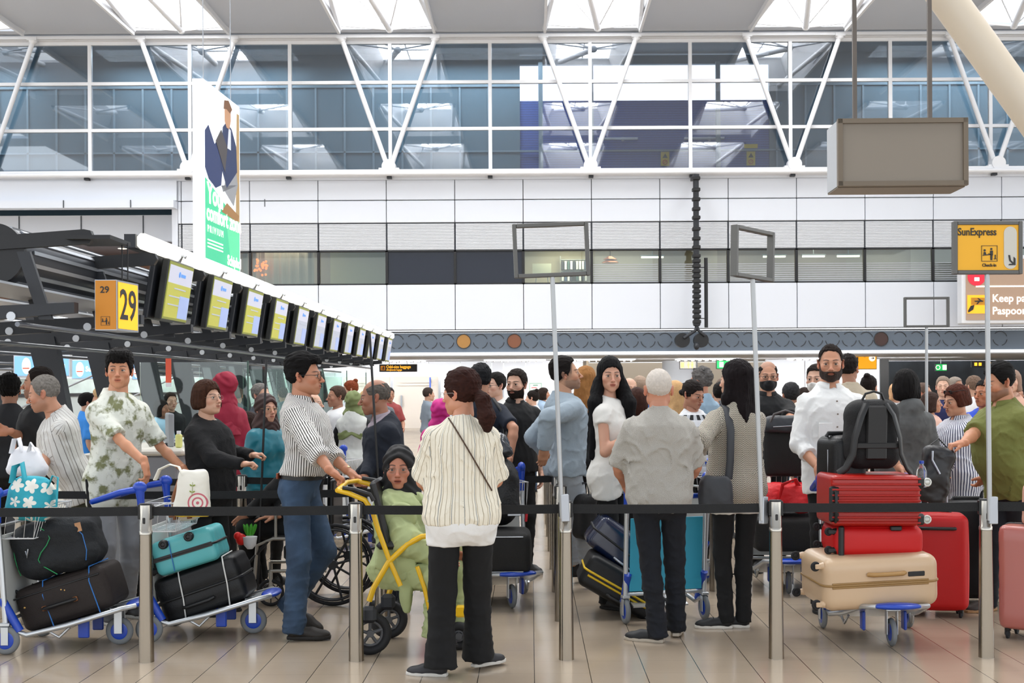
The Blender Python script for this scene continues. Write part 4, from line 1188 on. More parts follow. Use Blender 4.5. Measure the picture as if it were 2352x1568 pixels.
for row in range(2):
    for k in range(9):
        x = xw(1320, 46.3) - .42 + k * .105
        if row == 0 and k in (4,): continue
        o_ = MB().box((0, 0, .15), (.075, .25, .30)).build('ring_binder', mat('binder_' + bc_[(k + row * 3) % 10], bc_[(k + row * 3) % 10], .6))
        o_.location = (x, 46.15, zw2 - .3 + (.965 if row == 0 else 1.385) - .42 + .03)
        tag(o_, 'ring binder standing on the office bookcase, %s on the %s shelf' % (ORD[k].replace(' from the left', '') + (' from its left end' if k else ''), 'upper' if row else 'lower'), 'binder', 'ring binders on the office bookcase')
# ---- terrace recess on the far left
xl = xs[0]; tm = MB()
tm.box(((xl - 30) / 2, YW - .15, (zw(412) + zw(458)) / 2), (xl + 30, .2, zw(412) - zw(458)), 0)
tm.box(((xl - 30) / 2, YW - .35, (zw(460) + zw(477)) / 2), (xl + 30, .5, zw(460) - zw(477)), 0)
for k in range(8): tm.box((xw(163 + 152 * (k - 4)), YW - .61, (zw(460) + zw(477)) / 2), (.03, .03, zw(460) - zw(477)), 1)
tm.box(((xl - 30) / 2, YW + 1.2, (zw(478) + zw(541)) / 2 + .0), (xl + 30, .2, zw(480) - zw(541)), 0)
for k in range(8): tm.box((xw(163 + 146 * (k - 4)), YW + 1.09, (zw(480) + zw(541)) / 2), (.035, .03, zw(480) - zw(541)), 1)
tm.box((xl - .1, YW + .6, (zw(425) + zw(578)) / 2), (.2, 1.4, zw(425) - zw(578)), 0)
struct('wall_terrace', tm, [m_panel, mat('panel_gap')])
mb_ = pmat('brown_slat', stripes(.12, .4, '#6a4a3a', '#4a3429'), .6)
q = MB(); q.quad((-30, 50, zw(541)), (xl, 50, zw(541)), (xl, 45.2, zw(541)), (-30, 45.2, zw(541)))
struct('ceiling_terrace', q, mat('terrace_soffit', '#4a3b34', .6))
struct('wall_recess', MB().box(((xl - 30) / 2, 49.9, (zw(541) + 5) / 2), (xl + 30, .1, zw(541) - 5)), mat('recess_brown', '#7c5a46', .7, noise=(2, .3)))
t = thing('downlight', 'small round downlight glowing in the brown terrace soffit', 'lamp', (xw(283, 47), 47, zw(541) - .04))
MB().cone((0, 0, 0), (0, 0, .05), .16, n=20).build('diffuser', mat('lamp_warm'), t); MB().torus((0, 0, .02), .17, .02, 'Z', 24, 6).build('rim', m_alu, t)

# ---- ring band, light strip, soffit and the low wall behind
zr0, zr1 = zw(764), zw(808)
rb = MB().box((2, YW + .0, (zr0 + zr1) / 2), (64, .12, zr0 - zr1)); rb.box((2, YW + .05, zr0 + .04), (64, .3, .04), 1)
band = struct('trim_5', rb, [mat('band_blue', '#5a6572', .45), m_dark])
ring = MB(); zc_ = zw(783)
spec = {}
for k in range(-16, 42):
    px = 912 + 38.45 * k
    if any(abs(px - s_) < 16 for s_ in (1066, 1182, 1568, 1612, 2023, 2330)): continue
    x = xw(px); R_ = .245
    for a0, a1 in ((.25, .75), (1.05, 1.42), (1.58, 1.95), (2.1, 2.4)):
        ring.tube([(x + R_ * cos(pi * (a0 + (a1 - a0) * j / 8)), YW - .07, zc_ + R_ * sin(pi * (a0 + (a1 - a0) * j / 8))) for j in range(9)], .012, 5)
ring.build('ring_pattern', mat('ring_dark', '#2b2a2a', .3), band)
for i, (px, c_) in enumerate(((1066, '#a5783c'), (1182, '#7a4a30'), (2023, '#3a1f18'))):
    t = thing('round_vent', '%s disc set in the blue-grey ring band, %s' % (('tan', 'brown', 'dark brown')[i], ORD[i]), 'vent', (xw(px), YW - .08, zc_))
    MB().cone((0, 0, 0), (0, .06, 0), .245, n=32).build('disc', mat('disc_' + c_, c_, .4), t); MB().torus((0, -.01, 0), .245, .012, 'Y', 32, 6).build('rim', mat('ring_dark'), t)
struct('trim_6', MB().box((2, YW - .12, zw(812)), (64, .12, .085)), mat('strip_white', '#ffffff', emit=.75))
YL = 52.0; zso = zw(817)
struct('ceiling_low', MB().box((2, (YW + YL + 4) / 2, zso + .05), (64, YL + 4 - YW, .1)), mat('soffit', '#b9bcc2', .5))
lw = MB(); z1 = zw(863, YL)
segs = [xw(p, YL) for p in (-900, -600, -300, 0, 330, 560, 640, 718, 770, 841, 912, 985, 1058, 1130, 1157)]
for a, b in zip(segs[:-1], segs[1:]): lw.box(((a + b) / 2, YL, (zso + z1) / 2), (b - a - .02, .1, zso - z1 - .02))
for a, b in ((1157, 1208), (1208, 1340), (1757, 1848), (1848, 2030)):
    a, b = xw(a, YL), xw(b, YL); lw.box(((a + b) / 2, YL, zso / 2), (b - a - .03, .1, zso))
lw.box(((xw(-900, YL) + xw(785, YL)) / 2, YL, z1 / 2), (xw(785, YL) - xw(-900, YL), .1, z1), 2)
lw.box((xw(1100, YL), YL + .6, z1 / 2), (xw(1157, YL) - xw(1015, YL), .1, z1 + .3), 0)
struct('wall_low', lw, [m_panel, mat('panel_gap'), mat('low_glazing', '#b9c8c6', .3, noise=(.9, .3))])
al = MB().box((xw(1550, 58), 57, zso / 2), (xw(1800, 58) - xw(1300, 58) + 2, .1, zso)); al.box((xw(1345, 54), 54.5, zso / 2), (.1, 5, zso))
struct('wall_alcove', al, mat('beige_wall', '#bfb09b', .6))
struct('wall_column', MB().cone((xw(1565, 53), 53.5, 0), (xw(1565, 53), 53.5, zso), .75, n=32), m_grey)
for i, (a, b) in enumerate(((788, 900), (903, 1010))):
    a, b = xw(a, YL), xw(b, YL); d_ = MB().box(((a + b) / 2, YL - .02, z1 / 2), (b - a - .04, .06, z1)); d_.box(((a + b) / 2, YL - .08, z1 - .35), (b - a - .5, .06, .05)); d_.box(((a + b) / 2, YL - .1, z1 - .18), (b - a - .7, .04, .16))
    dd = struct('door_%d' % (i + 1), d_, mat('door_cream', '#d9d2ca', .5))
    MB().box((a + .35 if i else b - .3, YL - .12, 1.1), (.07, .08, .5)).build('door_handle', m_alu, dd)
    MB().box((b, YL - .06, z1 / 2), (.10, .06, z1)).build('door_edge', m_alu, dd)
tb = thing('blue_post', 'thin blue vertical rail before the cream double door', 'post', (xw(988, 51.5), 51.5, 0)); MB().tube([(0, 0, 0), (0, 0, zw(865, 51.5))], .035, 8).build('rail', mat('rail_blue', '#4a68c8', .4), tb)
# dark opening on the right
dk = MB().box((xw(2450, 56), 56.5, zso / 2), (16, .1, zso)); struct('wall_far', dk, mat('far_dark', '#2e3338', .6, noise=(.8, .6)))
struct('trim_7', MB().box((xw(2030, YL), YL, zso / 2), (.35, .25, zso)).box((xw(2600, YL), YL - .2, zso / 2), (.35, .25, zso)), m_dark)
# fluorescent grilles in the soffit
for i, px in enumerate((640, 905, 1183, 1387, 1625, 1885)):
    t = thing('ceiling_light', 'flush louvred ceiling light above the low white wall, %s' % ORD[i], 'lamp', (xw(px, 49.5), 49.5, zso - .01), group='louvred lights in the low soffit')
    g_ = MB().box((0, 0, -.02), (2.4, 1.2, .03)); g_.build('diffuser', mat('lamp_white', '#ffffff', emit=1.6), t)
    s_ = MB()
    for k in range(9): s_.box((-1.1 + k * .275, 0, -.06), (.03, 1.2, .05))
    s_.build('louvre', m_white, t)
for x in (xw(800, 51.4), xw(1183, 51.4), xw(1480, 55), xw(1885, 51.4), xw(2300, 55)):
    sp = bpy.data.lights.new('wall_spot', 'SPOT'); sp.energy = 30; sp.spot_size = radians(120); sp.spot_blend = .8; sp.color = (1, .97, .92)
    o_ = bpy.data.objects.new('wall_spot', sp); COL.objects.link(o_); o_.location = (x, 51.2, zso - .15); o_.rotation_euler = (radians(25), 0, 0)

# ---- lightbox signs in the background
def led_sign(name, label, c, w, h, face, lines, tcol, frame=m_dark, emit=1.0, dep=.12):
    t = thing(name, label, 'sign', c)
    MB().box((0, dep / 2, 0), (w + .04, dep, h + .04), bev=.01).build('case', frame, t)
    MB().box((0, -.006, 0), (w, .012, h)).build('face', face, t)
    for (s_, x, z, size, sx) in lines: text('lettering', s_, size, tcol, t, (x, -.016, z), ext=.002, sx=sx)
    return t
amber = mat('amber_led', '#ffb42e', emit=1.6); blk = mat('sign_black', '#17130f', .4)
c = P(914.5, 845, 49.0)
t = led_sign('hanging_sign', 'black hanging sign with amber Odd-size baggage lettering', c, 1.42, .25, blk, [('Odd-size baggage', -.46, -.005, .165, .82), ('Afwijkende bagage', -.46, -.10, .10, .82)], amber)
MB().box((-.59, -.015, 0), (.17, .01, .17)).build('pictogram_field', mat('amber_dim', '#c77d1e', emit=.5), t)
MB().box((-.62, -.022, -.02), (.03, .006, .10)).box((-.56, -.022, 0), (.05, .006, .13)).build('pictogram', blk, t)
for sg in (-1, 1): MB().tube([(sg * .35, .06, .12), (sg * .35, .06, zso - c.z)], .012, 6).build('hanger', m_alu, t)
yel = mat('sign_amber_lit', '#f2a81d', emit=.75); yel2 = mat('sign_amber', '#e39a10', .5)
t = led_sign('wayfinding_sign', 'lit yellow wayfinding sign with gate letters DEFGH and an arrow', P(1960, 831, 48), 1.75, .53, yel, [('DEFGH', -.50, .08, .26, .85), ('*', .40, .12, .16, 1)], blk)
MB().cone((.71, -.02, .14), (.71, -.012, .14), .12, n=24).build('arrow_disc', mat('lit_white', '#fff6ea', emit=.9), t)
MB().prism([(.66, .13), (.74, .13), (.72, .09), (.80, .14), (.72, .19), (.74, .15), (.66, .15)], -.03, -.024).build('arrow', blk, t)
[MB().tube([(q_, .06, .25), (q_, .06, .6)], .015, 6).build('hanger', m_alu, t) for q_ in (-.4, .4)]
grn = mat('exit_green', '#12a050', emit=.7); wl = mat('lit_white')
def exit_sign(lab, c, w=.62, h=.30, flip=1):
    t = led_sign('exit_sign', lab, c, w, h, grn, [], wl)
    MB().box((-.13 * flip, -.018, 0), (.16, .006, .2)).build('door_mark', wl, t)
    MB().torus((.14 * flip, -.018, 0), .085, .012, 'Y', 20, 6).prism([(.10, .015), (.16, .015), (.15, .05), (.20, 0), (.15, -.05), (.16, -.015), (.10, -.015)], -.024, -.016).build('arrow_mark', wl, t)
    MB().tube([(0, .06, .15), (0, .06, .45)], .012, 6).build('hanger', m_alu, t)
exit_sign('green exit sign with white arrow and door beside the beige alcove', P(1664.5, 837, 50))
exit_sign('green exit sign hanging in the dark opening on the right', P(2162, 843.5, 52), .44, .27, -1)
t = led_sign('restroom_sign', 'small sign with two yellow standing figures by the grey column', P(1580, 838, 50), .62, .28, mat('sign_greyface', '#6d6a62', .5), [], wl)
f_ = MB()
for x in (.02, .17): f_.cone((x, -.02, .095), (x, -.014, .095), .03, n=12).prism([(x - .05, -.02), (x - .04, .06), (x + .04, .06), (x + .05, -.02), (x + .02, -.03), (x + .02, -.12), (x - .02, -.12), (x - .02, -.03)], -.022, -.014)
f_.build('figure_mark', mat('fig_yellow', '#f1c232', emit=.8), t); MB().box((-.22, -.012, 0), (.13, .008, .2)).build('arrow_field', amber, t)
t = led_sign('gate_sign', 'dark sign with orange symbols hanging over the right-hand crowd', P(2270, 836, 50), 1.3, .20, blk, [], amber)
MB().tube([(0, .06, .1), (0, .06, .4)], .015, 6).build('hanger', m_alu, t)
for x in (-.5, -.33, .05, .2, .38): MB().box((x, -.016, 0), (.11, .008, .12)).build('symbol', amber, t)
# large passport notice on the clad wall
c = P(2330, 664, 42.5)
t = thing('notice_board', 'large brown lit notice board beginning Keep pass, behind the yellow sign', 'sign', c)
brn = mat('notice_brown', '#a08672', emit=.35)
MB().box((0, .3, .0), (3.5, .5, 2.3), bev=.03).build('case', m_white, t); MB().box((.03, .03, .0), (3.3, .06, 2.05)).build('face', brn, t)
MB().box((.2, -.01, .10), (3.0, .02, .05)).build('rule', wl, t)
MB().box((-1.28, -.01, -.50), (.62, .02, .62)).build('ticket_field', mat('sign_amber_lit'), t)
MB().box((-1.22, -.03, -.40), (.50, .01, .24)).build('ticket', mat('ticket_line', '#c98712', .5), t); MB().prism([(-1.58, -.72), (-1.48, -.55), (-1.36, -.52), (-1.40, -.68), (-1.56, -.78)], -.04, -.02).build('hand_mark', blk, t)
MB().prism([(-1.36, -.38), (-1.18, -.38), (-1.26, -.30), (-1.22, -.30), (-1.10, -.38), (-1.06, -.38), (-1.08, -.42), (-1.18, -.42), (-1.26, -.50), (-1.30, -.50), (-1.24, -.42), (-1.34, -.42)], -.045, -.035).build('plane_mark', blk, t)
text('lettering', 'Keep pass', .36, wl, t, (-.76, -.02, -.42), bold=.006, sx=.95); text('lettering', 'Paspoort e', .36, wl, t, (-.76, -.02, -.84), bold=.006, sx=.95)
MB().cone((-1.28, -.03, .42), (-1.28, -.01, .42), .30, n=28).build('red_disc', mat('notice_red', '#d8233a', emit=.4), t); MB().box((-1.28, -.05, .34), (.16, .02, .12)).build('white_block', wl, t)
# timetable poster on the low wall
t = thing('notice_poster', 'green and white information poster on the low white wall', 'poster', P(1230, 899, YL - .07))
MB().box((0, 0, 0), (.52, .04, .72)).build('frame', mat('poster_green', '#9fbab0', .5), t); MB().box((0, -.025, 0), (.44, .01, .62)).build('sheet', mat('poster_sheet', '#e5e8e6', .5), t)
MB().box((-.06, -.035, .16), (.22, .006, .03)).build('red_line', mat('sign_red'), t); MB().box((.05, -.035, .08), (.3, .006, .02)).box((0, -.035, .26), (.2, .006, .04)).build('green_line', mat('poster_line', '#4d8a72', .5), t)
# ================================================================ CHECK-IN ISLAND ON THE LEFT
XM = -3.47; PITCH = 1.66
MY = [3.47 * F / (CX - 402) + PITCH * k for k in range(12)]
m_slat = mat('silver_slat', '#c3c7cc', .35, metal=.5); m_tube = mat('dark_tube', '#2a2d33', .35, metal=.3)
m_scr_frame = mat('screen_frame', '#2b2c2a', .4); m_olive = mat('screen_olive', '#8e9440', emit=.2)
sy = mat('screen_yellow', '#b9b850', emit=.28); sw_ = mat('screen_white', '#c2c4d4', emit=.38); sb = mat('screen_blue', '#9fb0dc', emit=.35); sl_ = mat('screen_lilac', '#b0b6c6', emit=.35); slogo = mat('screen_logo', '#5a90d8', emit=.5)
scr_lbl = ['yellow check-in screen nearest the camera, hanging from the canopy', 'second hanging check-in screen from the camera, yellow and white']
for k, y in enumerate(MY):
    lab = 'hanging check-in screen, %s along the canopy edge' % ORD[k] if k > 1 else scr_lbl[k]
    t = thing('check_in_screen', lab, 'screen', (XM, y, 2.56), group='check-in screens under the canopy edge')
    R = Matrix.Rotation(radians(9), 3, 'Y')      # face towards +X, tipped down
    A = lambda p: R @ V(p)
    W_, H_ = .86, .58
    MB().box((0, 0, 0), (.07, W_, H_), R=R, bev=.01).build('housing', m_scr_frame, t)
    MB().box(A((.037, 0, 0)), (.006, W_ - .03, H_ - .03), R=R).build('display', m_olive, t)
    yel_ = k < 5
    f1 = MB().box(A((.041, 0, .16)), (.004, W_ - .07, .17), R=R); f1.build('header', sw_, t)
    MB().box(A((.041, 0, -.09)), (.004, W_ - .07, .33), R=R).build('page', sy if k < 4 else sl_, t)
    MB().box(A((.0445, .22, -.14)), (.003, .34, .22), R=R).build('info_block', sb, t)
    MB().cone(A((.044, -.06, .17)), A((.048, -.06, .17)), .028, n=14).box(A((.045, .07, .165)), (.003, .15, .03), R=R).build('logo', slogo, t)
    for q in range(3): MB().box(A((.0445, -.12 if q else 0.02, .03 - q * .08)), (.003, .4, .012), R=R).build('text_line', sl_, t)
    # second, back screen of the pair and the hook
    MB().box(A((-.10, -.06, 0)), (.05, W_, H_ + .02), R=R, bev=.01).build('back_plate', m_char, t)
    MB().tube([A((.0, 0, .29)), A((.02, 0, .36)), A((.06, 0, .35))], .018, 8).build('hook', m_alu, t)
# lit white fascia over the screens
fy0, fy1 = 11.2, MY[-1] + 1.0
nseg = 12
fa = thing('canopy_light', 'long glowing white light fascia running above the hanging screens', 'lamp', (XM + .02, fy0, 2.93))
for k in range(nseg):
    a, b = (fy1 - fy0) * k / nseg, (fy1 - fy0) * (k + 1) / nseg
    MB().box((0, (a + b) / 2, 0), (.10, b - a - .03, .14), bev=.03).build('diffuser', mat('fascia_lit', '#fffdf2', emit=1.1), fa)
MB().box((-.10, (fy1 - fy0) / 2, .0), (.10, fy1 - fy0, .12)).build('rail', m_char, fa)
area('canopy_fill', (XM - 2.2, 20, 2.9), 2.0, 18, 330, (1, .98, .94))  # added light without a fixture, brightens the desks and the space behind
# big ribbed service tube
tz = 2.66; tx = -4.12
st = thing('service_tube', 'big round dark ribbed service tube lying along the canopy top', 'duct', (tx, 9.7, tz))
MB().cone((0, 0, 0), (0, .05, 0), .235, n=40).build('end_cap', m_dark, st)
tt = MB().cone((0, .05, 0), (0, 24, 0), .225, n=40); tt.build('casing', m_tube, st)
for k in range(11):
    a = radians(-60 + 24 * k); MB().box((.232 * sin(a), 12, .232 * cos(a)), (.03, 23.6, .012), R=Matrix.Rotation(a, 3, 'Y')).build('rib', m_alu, st)
# cantilever ribs and slats
for k in range(-1, 12):
    y = MY[0] - .95 + PITCH * k
    lab = 'dark steel canopy rib, %s from the camera' % ['nearest', 'second', 'third', 'fourth', 'fifth', 'sixth', 'seventh', 'eighth', 'ninth', 'tenth', 'eleventh', 'twelfth', 'thirteenth'][k + 1]
    r = thing('canopy_rib', lab, 'beam', (XM, y, 0), group='dark cantilever ribs of the check-in canopy')
    top = MB(); top.prism([(.10, 2.83), (.12, 2.78), (.09, 2.73), (-1.4, 2.64), (-4.5, 2.46), (-4.5, 2.56), (-1.4, 2.74), (.05, 2.84)], -.03, .03); top.build('top_beam', m_dark, r)
    MB().prism([(-.02, 2.20), (-.02, 2.28), (-1.0, 2.24), (-4.6, 1.98), (-4.6, 1.90), (-1.0, 2.12)], -.045, .045).build('bottom_beam', m_char, r)
    for x in (-.25, -.9, -1.6, -2.3, -3.0): MB().prism([(x - .05, 2.16 + x * .04), (x + .05, 2.16 + x * .04), (x - .12, 2.68 + x * .03), (x - .22, 2.68 + x * .03)], -.02, .02).build('web', m_char, r)
    for x in (-.5, -1.2, -1.9): MB().cone((x, -.06, 2.20 + x * .05), (x, -.045, 2.20 + x * .05), .035, n=14).build('bolt_cap', m_slat, r)
    MB().prism([(-1.18, 0.0), (-1.02, 0.0), (-1.42, 2.16), (-1.70, 2.16)], -.07, .07).build('raking_post', m_char, r)
    if k % 2 == 0: MB().tube([(-1.35, 0, 1.9), (-3.6, 0, .9)], .012, 6).build('tie_rod', m_alu, r)
for i, (x, z, w) in enumerate(((-.55, 2.40, .16), (-1.0, 2.44, .16), (-1.45, 2.42, .16), (-1.9, 2.40, .16), (-2.35, 2.37, .16), (-2.8, 2.35, .16), (-3.3, 2.32, .16))):
    s_ = MB().box((0, 10, 0), (w, 20.5, .02), R=Matrix.Rotation(radians(-14), 3, 'Y'))
    for q in range(0): pass
    o = s_.build('louvre_slat', m_slat); o.location = (XM + x, 9.6, z)
    tag(o, 'long silver louvre slat under the canopy, %s of seven from the screens' % ORD[i].replace(' from the left', '').replace('leftmost', 'first'), 'slat', 'silver louvre slats under the canopy')
for i, (x, z) in enumerate(((-.35, 2.10), (-1.1, 2.02), (-2.0, 2.0), (-3.1, 1.95), (-4.2, 1.92))):
    o = MB().tube([(0, 0, 0), (0, 21, 0)], .019, 10).build('canopy_pipe', mat('pipe_dark', '#6d7076', .3, metal=.7)); o.location = (XM + x, 9.4, z)
    tag(o, 'shiny silver pipe under the canopy ribs, %s from the screens' % ('first', 'second', 'third', 'fourth', 'fifth')[i], 'pipe', 'silver pipes below the canopy ribs')
# gate number box sign 29
c = P(268, 700, 9.9)
t = thing('counter_sign', 'orange box sign with the number 29 hanging from the nearest canopy rib', 'sign', (c.x, c.y, c.z), rz=0)
oy = mat('sign_orange', '#d98a12', .45); oyl = mat('sign_orange_lit', '#ffb019', emit=.75)
wL, wR, hh2 = .178, .42, .376
e0 = V((0, 0, 0))
A_ = V((P(218, 700, 9.9) - c)); B_ = V((0.0, 0, 0)); 
# left face turned to the camera, right face running back along the aisle
Cc = V((xw(319, 10.33) - c.x, .43, 0))
bx = MB(); z0, z1 = -hh2 / 2 - .01, hh2 / 2 + .01
LFT = V((A_.x, 0.0, 0)); BK = V((A_.x + Cc.x, Cc.y, 0))
bx._add([(p.x, p.y, z) for z in (z0, z1) for p in (LFT, B_, Cc, BK)], [(0, 1, 5, 4), (1, 2, 6, 5), (2, 3, 7, 6), (3, 0, 4, 7), (0, 3, 2, 1), (4, 5, 6, 7)])
bx.build('box', m_alu, t)
def face(a, b, inset, m, name, z0_, z1_):
    a, b = V(a), V(b); d = (b - a).normalized(); n = V((d.y, -d.x, 0)); L_ = (b - a).length
    q = MB(); pa, pb = a + d * inset + n * .003, b - d * inset + n * .003
    q.quad((pa.x, pa.y, z0_), (pb.x, pb.y, z0_), (pb.x, pb.y, z1_), (pa.x, pa.y, z1_)); q.build(name, m, t); return d, n
d1, n1 = face(LFT, B_, .004, oy, 'front_face', z0 + .006, z1 - .006)
d2, n2 = face(B_, Cc, .022, oyl, 'side_face', z0 + .015, z1 - .015)
text('number', '29', .072, blk, t, tuple(LFT + d1 * .042 + n1 * .006 + V((0, 0, .096))), bold=.0012, ext=.001)
ang = atan2(d2.y, d2.x)
text('number', '29', .34, blk, t, tuple(B_ + d2 * .045 + n2 * .006 + V((0, 0, -.105))), rot=(pi / 2, 0, ang), bold=.004, ext=.001, sx=.98)
def pict(par, o, s, d, n, mats):
    """check-in pictogram: frame, seated clerk, counter and standing passenger with case"""
    q = MB(); M = Matrix((d, -n, V((0, 0, 1)))).transposed()
    def pr(poly): q.prism([(x * s, y * s) for x, y in poly], -.0008, .0008, M=M, c=o)
    for a, b in (((-.5, -.5), (.5, -.47)), ((-.5, .47), (.5, .5)), ((-.5, -.5), (-.47, .5)), ((.47, -.5), (.5, .5))): pr([(a[0], a[1]), (b[0], a[1]), (b[0], b[1]), (a[0], b[1])])
    for cx_, cy_ in ((-.30, .20), (.12, .28)): pr([(cx_ + .07 * cos(2 * pi * i / 12), cy_ + .07 * sin(2 * pi * i / 12)) for i in range(12)])
    pr([(-.38, -.06), (-.36, .10), (-.24, .10), (-.20, -.06)]); pr([(-.42, -.14), (.02, -.10), (.02, -.04), (-.42, -.08)]); 
    pr([(.04, .18), (.22, .18), (.22, -.12), (.19, -.12), (.18, -.42), (.06, -.42), (.05, -.05), (-.06, .02), (-.08, -.01), (.03, -.08)])
    pr([(.27, -.36), (.44, -.36), (.44, -.32), (.27, -.32)]); pr([(.33, -.32), (.40, -.32), (.40, -.08), (.33, -.08)])
    return q.build('pictogram', blk, par)
pict(t, LFT + d1 * .083 + n1 * .006 + V((0, 0, -.125)), .07, d1, n1, blk)
MB().box((-.12, -.05, z1 + .30), (.34, .50, .03)).build('bracket_arm', m_dark, t)
for x in (.005, .05): MB().tube([(x, .12, z1), (x, .12, z1 + .30)], .006, 6).build('hanger', m_dark, t)
# desks, glass screens and lit boards of the island
cw_ = mat('counter_white', '#d6d3c8', .4); cg = mat('counter_grey', '#8d9196', .5)
for k in range(7):
    y = 12.6 + k * 2.4; 
    t = thing('check_in_desk', 'grey check-in desk with a white top, %s from the camera' % ('nearest', 'second', 'third', 'fourth', 'fifth', 'sixth', 'seventh')[k], 'desk', (XM - .15, y, 0), group='check-in desks under the canopy')
    MB().box((0, 0, .5), (.7, 1.9, 1.0), bev=.02).build('cabinet', cg, t); MB().box((.0, 0, 1.03), (.85, 2.0, .06), bev=.02).build('worktop', cw_, t)
    MB().box((-.55, .2, .95), (.5, 1.2, .06)).build('shelf', cw_, t)
    MB().box((.1, -.3, 1.22), (.05, .5, .32), rz=radians(20), bev=.01).build('monitor', cg, t); MB().box((.1, -.3, 1.07), (.12, .14, .04)).build('monitor_foot', m_char, t)
m_plexi = glass_mat('plexi', '#f3faf8', 1.2)
for k in range(5):
    y = 13.4 + k * 2.4
    t = thing('glass_screen', 'clear upright protective screen on a desk, %s from the camera' % ('nearest', 'second', 'third', 'fourth', 'fifth')[k], 'screen', (XM - .1, y, 1.06), group='clear screens on the check-in desks')
    MB().box((0, 0, .42), (1.15, .012, .84)).build('pane', m_plexi, t); MB().box((.57, 0, .42), (.015, .02, .86)).build('edge', mat('glass_edge', '#3d5a50', .3), t)
    MB().box((0, 0, .01), (.9, .08, .02)).build('foot', m_alu, t)
t = thing('notice_strip', 'tall orange notice taped to a clear screen', 'notice', P(387, 851, 13.388)); MB().box((0, 0, 0), (.06, .004, .26)).build('sheet', mat('orange_red', '#f0644a', .5), t); MB().box((0, -.001, -.15), (.06, .004, .045)).build('white_field', m_white, t)
lb = mat('sky_board', '#7fb4ea', emit=.75)
for i, (pa, pb, ty, by) in enumerate(((34, 158, 818, 862), (166, 248, 828, 868), (305, 338, 838, 870))):
    Y_ = 15.5 + 2.2 * i; a, b = P(pa, ty, Y_), P(pb, by, Y_); c = (a + b) / 2; w, h_ = b.x - a.x, a.z - b.z
    t = thing('airline_board', 'pale blue lit airline board above the desks, %s' % ORD[i], 'sign', c, group='lit airline boards behind the desks')
    MB().box((0, .04, 0), (w + .03, .08, h_ + .03)).build('case', m_white, t); MB().box((0, -.005, 0), (w, .01, h_)).build('face', lb, t)
    MB().ball((-w * .28 if i < 2 else -w * .2, -.012, 0), h_ * .42, 8, sc=(.55, .02, 1)).build('emblem', wl, t); MB().box((-w * .28 if i < 2 else -w * .2, -.022, -h_ * .12), (h_ * .34, .004, .014)).build('emblem_stripe', mat('orange_red'), t)
    if i < 2: text('lettering', 'SunExpress', h_ * .42, wl, t, (-w * .12, -.012, -h_ * .12), sx=.8, bold=.002)
    MB().box((0, .04, h_ / 2 + .25), (.03, .03, .5)).build('bracket', m_char, t)
bp = thing('back_partition', 'long pale grey partition behind the check-in desks', 'partition', (-8.6, 22, 0))
MB().box((0, 0, .75), (.12, 22, 1.5)).build('panel', mat('partition', '#c4cfd0', .5), bp); MB().box((0, 0, 1.53), (.16, 22, .06)).build('cap', m_char, bp)
t = thing('lotion_bottle', 'pale yellow bottle with a clear cap on the check-in worktop', 'bottle', P(411, 1032, 11.9)); t.location.z = 1.06
MB().box((0, 0, .065), (.06, .05, .13), bev=.012).build('body', mat('pale_yellow', '#dfe08a', .4), t); MB().cone((0, 0, .13), (0, 0, .16), .02, n=12).build('cap', m_white, t)

# ================================================================ THINGS HANGING FROM THE ROOF
Yb = 20.0; xL = (470 - CX) / F * Yb
t = thing('hanging_banner', 'tall two-sided hanging banner, green below a picture, lettered Your comfort zone', 'banner', (xL, Yb, 0))
z0 = P(470, 628, Yb).z; z1 = P(475, 180, Yb).z; DX = .17; LY = 2.05
fx = xL + .0
ang = radians(3.0)
def BP(u, z, off=.0): return V((off + u * sin(ang) * 1.0, u * cos(ang), z))
b_ = MB()
pts = [(-DX, 0), (0, 0), (LY * sin(ang), LY * cos(ang)), (LY * sin(ang) - DX, LY * cos(ang))]
b_._add([(x, y, z) for z in (z0, z1) for x, y in pts], [(0, 1, 5, 4), (1, 2, 6, 5), (2, 3, 7, 6), (3, 0, 4, 7), (0, 3, 2, 1), (4, 5, 6, 7)])
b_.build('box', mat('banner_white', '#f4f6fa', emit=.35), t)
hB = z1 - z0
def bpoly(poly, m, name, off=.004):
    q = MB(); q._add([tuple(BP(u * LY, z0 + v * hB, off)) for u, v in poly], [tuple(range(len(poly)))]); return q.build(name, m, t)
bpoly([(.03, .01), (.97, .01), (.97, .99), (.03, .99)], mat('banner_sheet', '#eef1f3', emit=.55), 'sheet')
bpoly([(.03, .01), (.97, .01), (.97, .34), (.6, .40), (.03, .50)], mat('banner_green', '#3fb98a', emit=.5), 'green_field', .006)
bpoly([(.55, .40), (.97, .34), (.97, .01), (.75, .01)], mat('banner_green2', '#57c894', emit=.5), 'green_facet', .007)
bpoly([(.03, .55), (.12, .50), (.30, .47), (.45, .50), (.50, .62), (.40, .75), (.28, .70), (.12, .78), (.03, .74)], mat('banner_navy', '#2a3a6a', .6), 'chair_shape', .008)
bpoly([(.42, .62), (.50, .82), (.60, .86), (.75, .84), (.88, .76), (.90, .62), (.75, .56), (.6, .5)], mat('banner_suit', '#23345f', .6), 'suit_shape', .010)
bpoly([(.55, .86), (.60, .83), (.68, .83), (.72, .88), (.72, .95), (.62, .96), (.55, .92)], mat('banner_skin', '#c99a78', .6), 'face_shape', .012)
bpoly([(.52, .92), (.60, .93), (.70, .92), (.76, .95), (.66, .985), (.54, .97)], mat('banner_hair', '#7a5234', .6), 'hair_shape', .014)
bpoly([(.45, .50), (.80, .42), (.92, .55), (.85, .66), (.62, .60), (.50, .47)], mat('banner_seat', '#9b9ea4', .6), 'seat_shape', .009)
bpoly([(.62, .72), (.66, .84), (.72, .83), (.72, .72)], mat('banner_shirt', '#dfe6f2', .6), 'shirt_shape', .012)
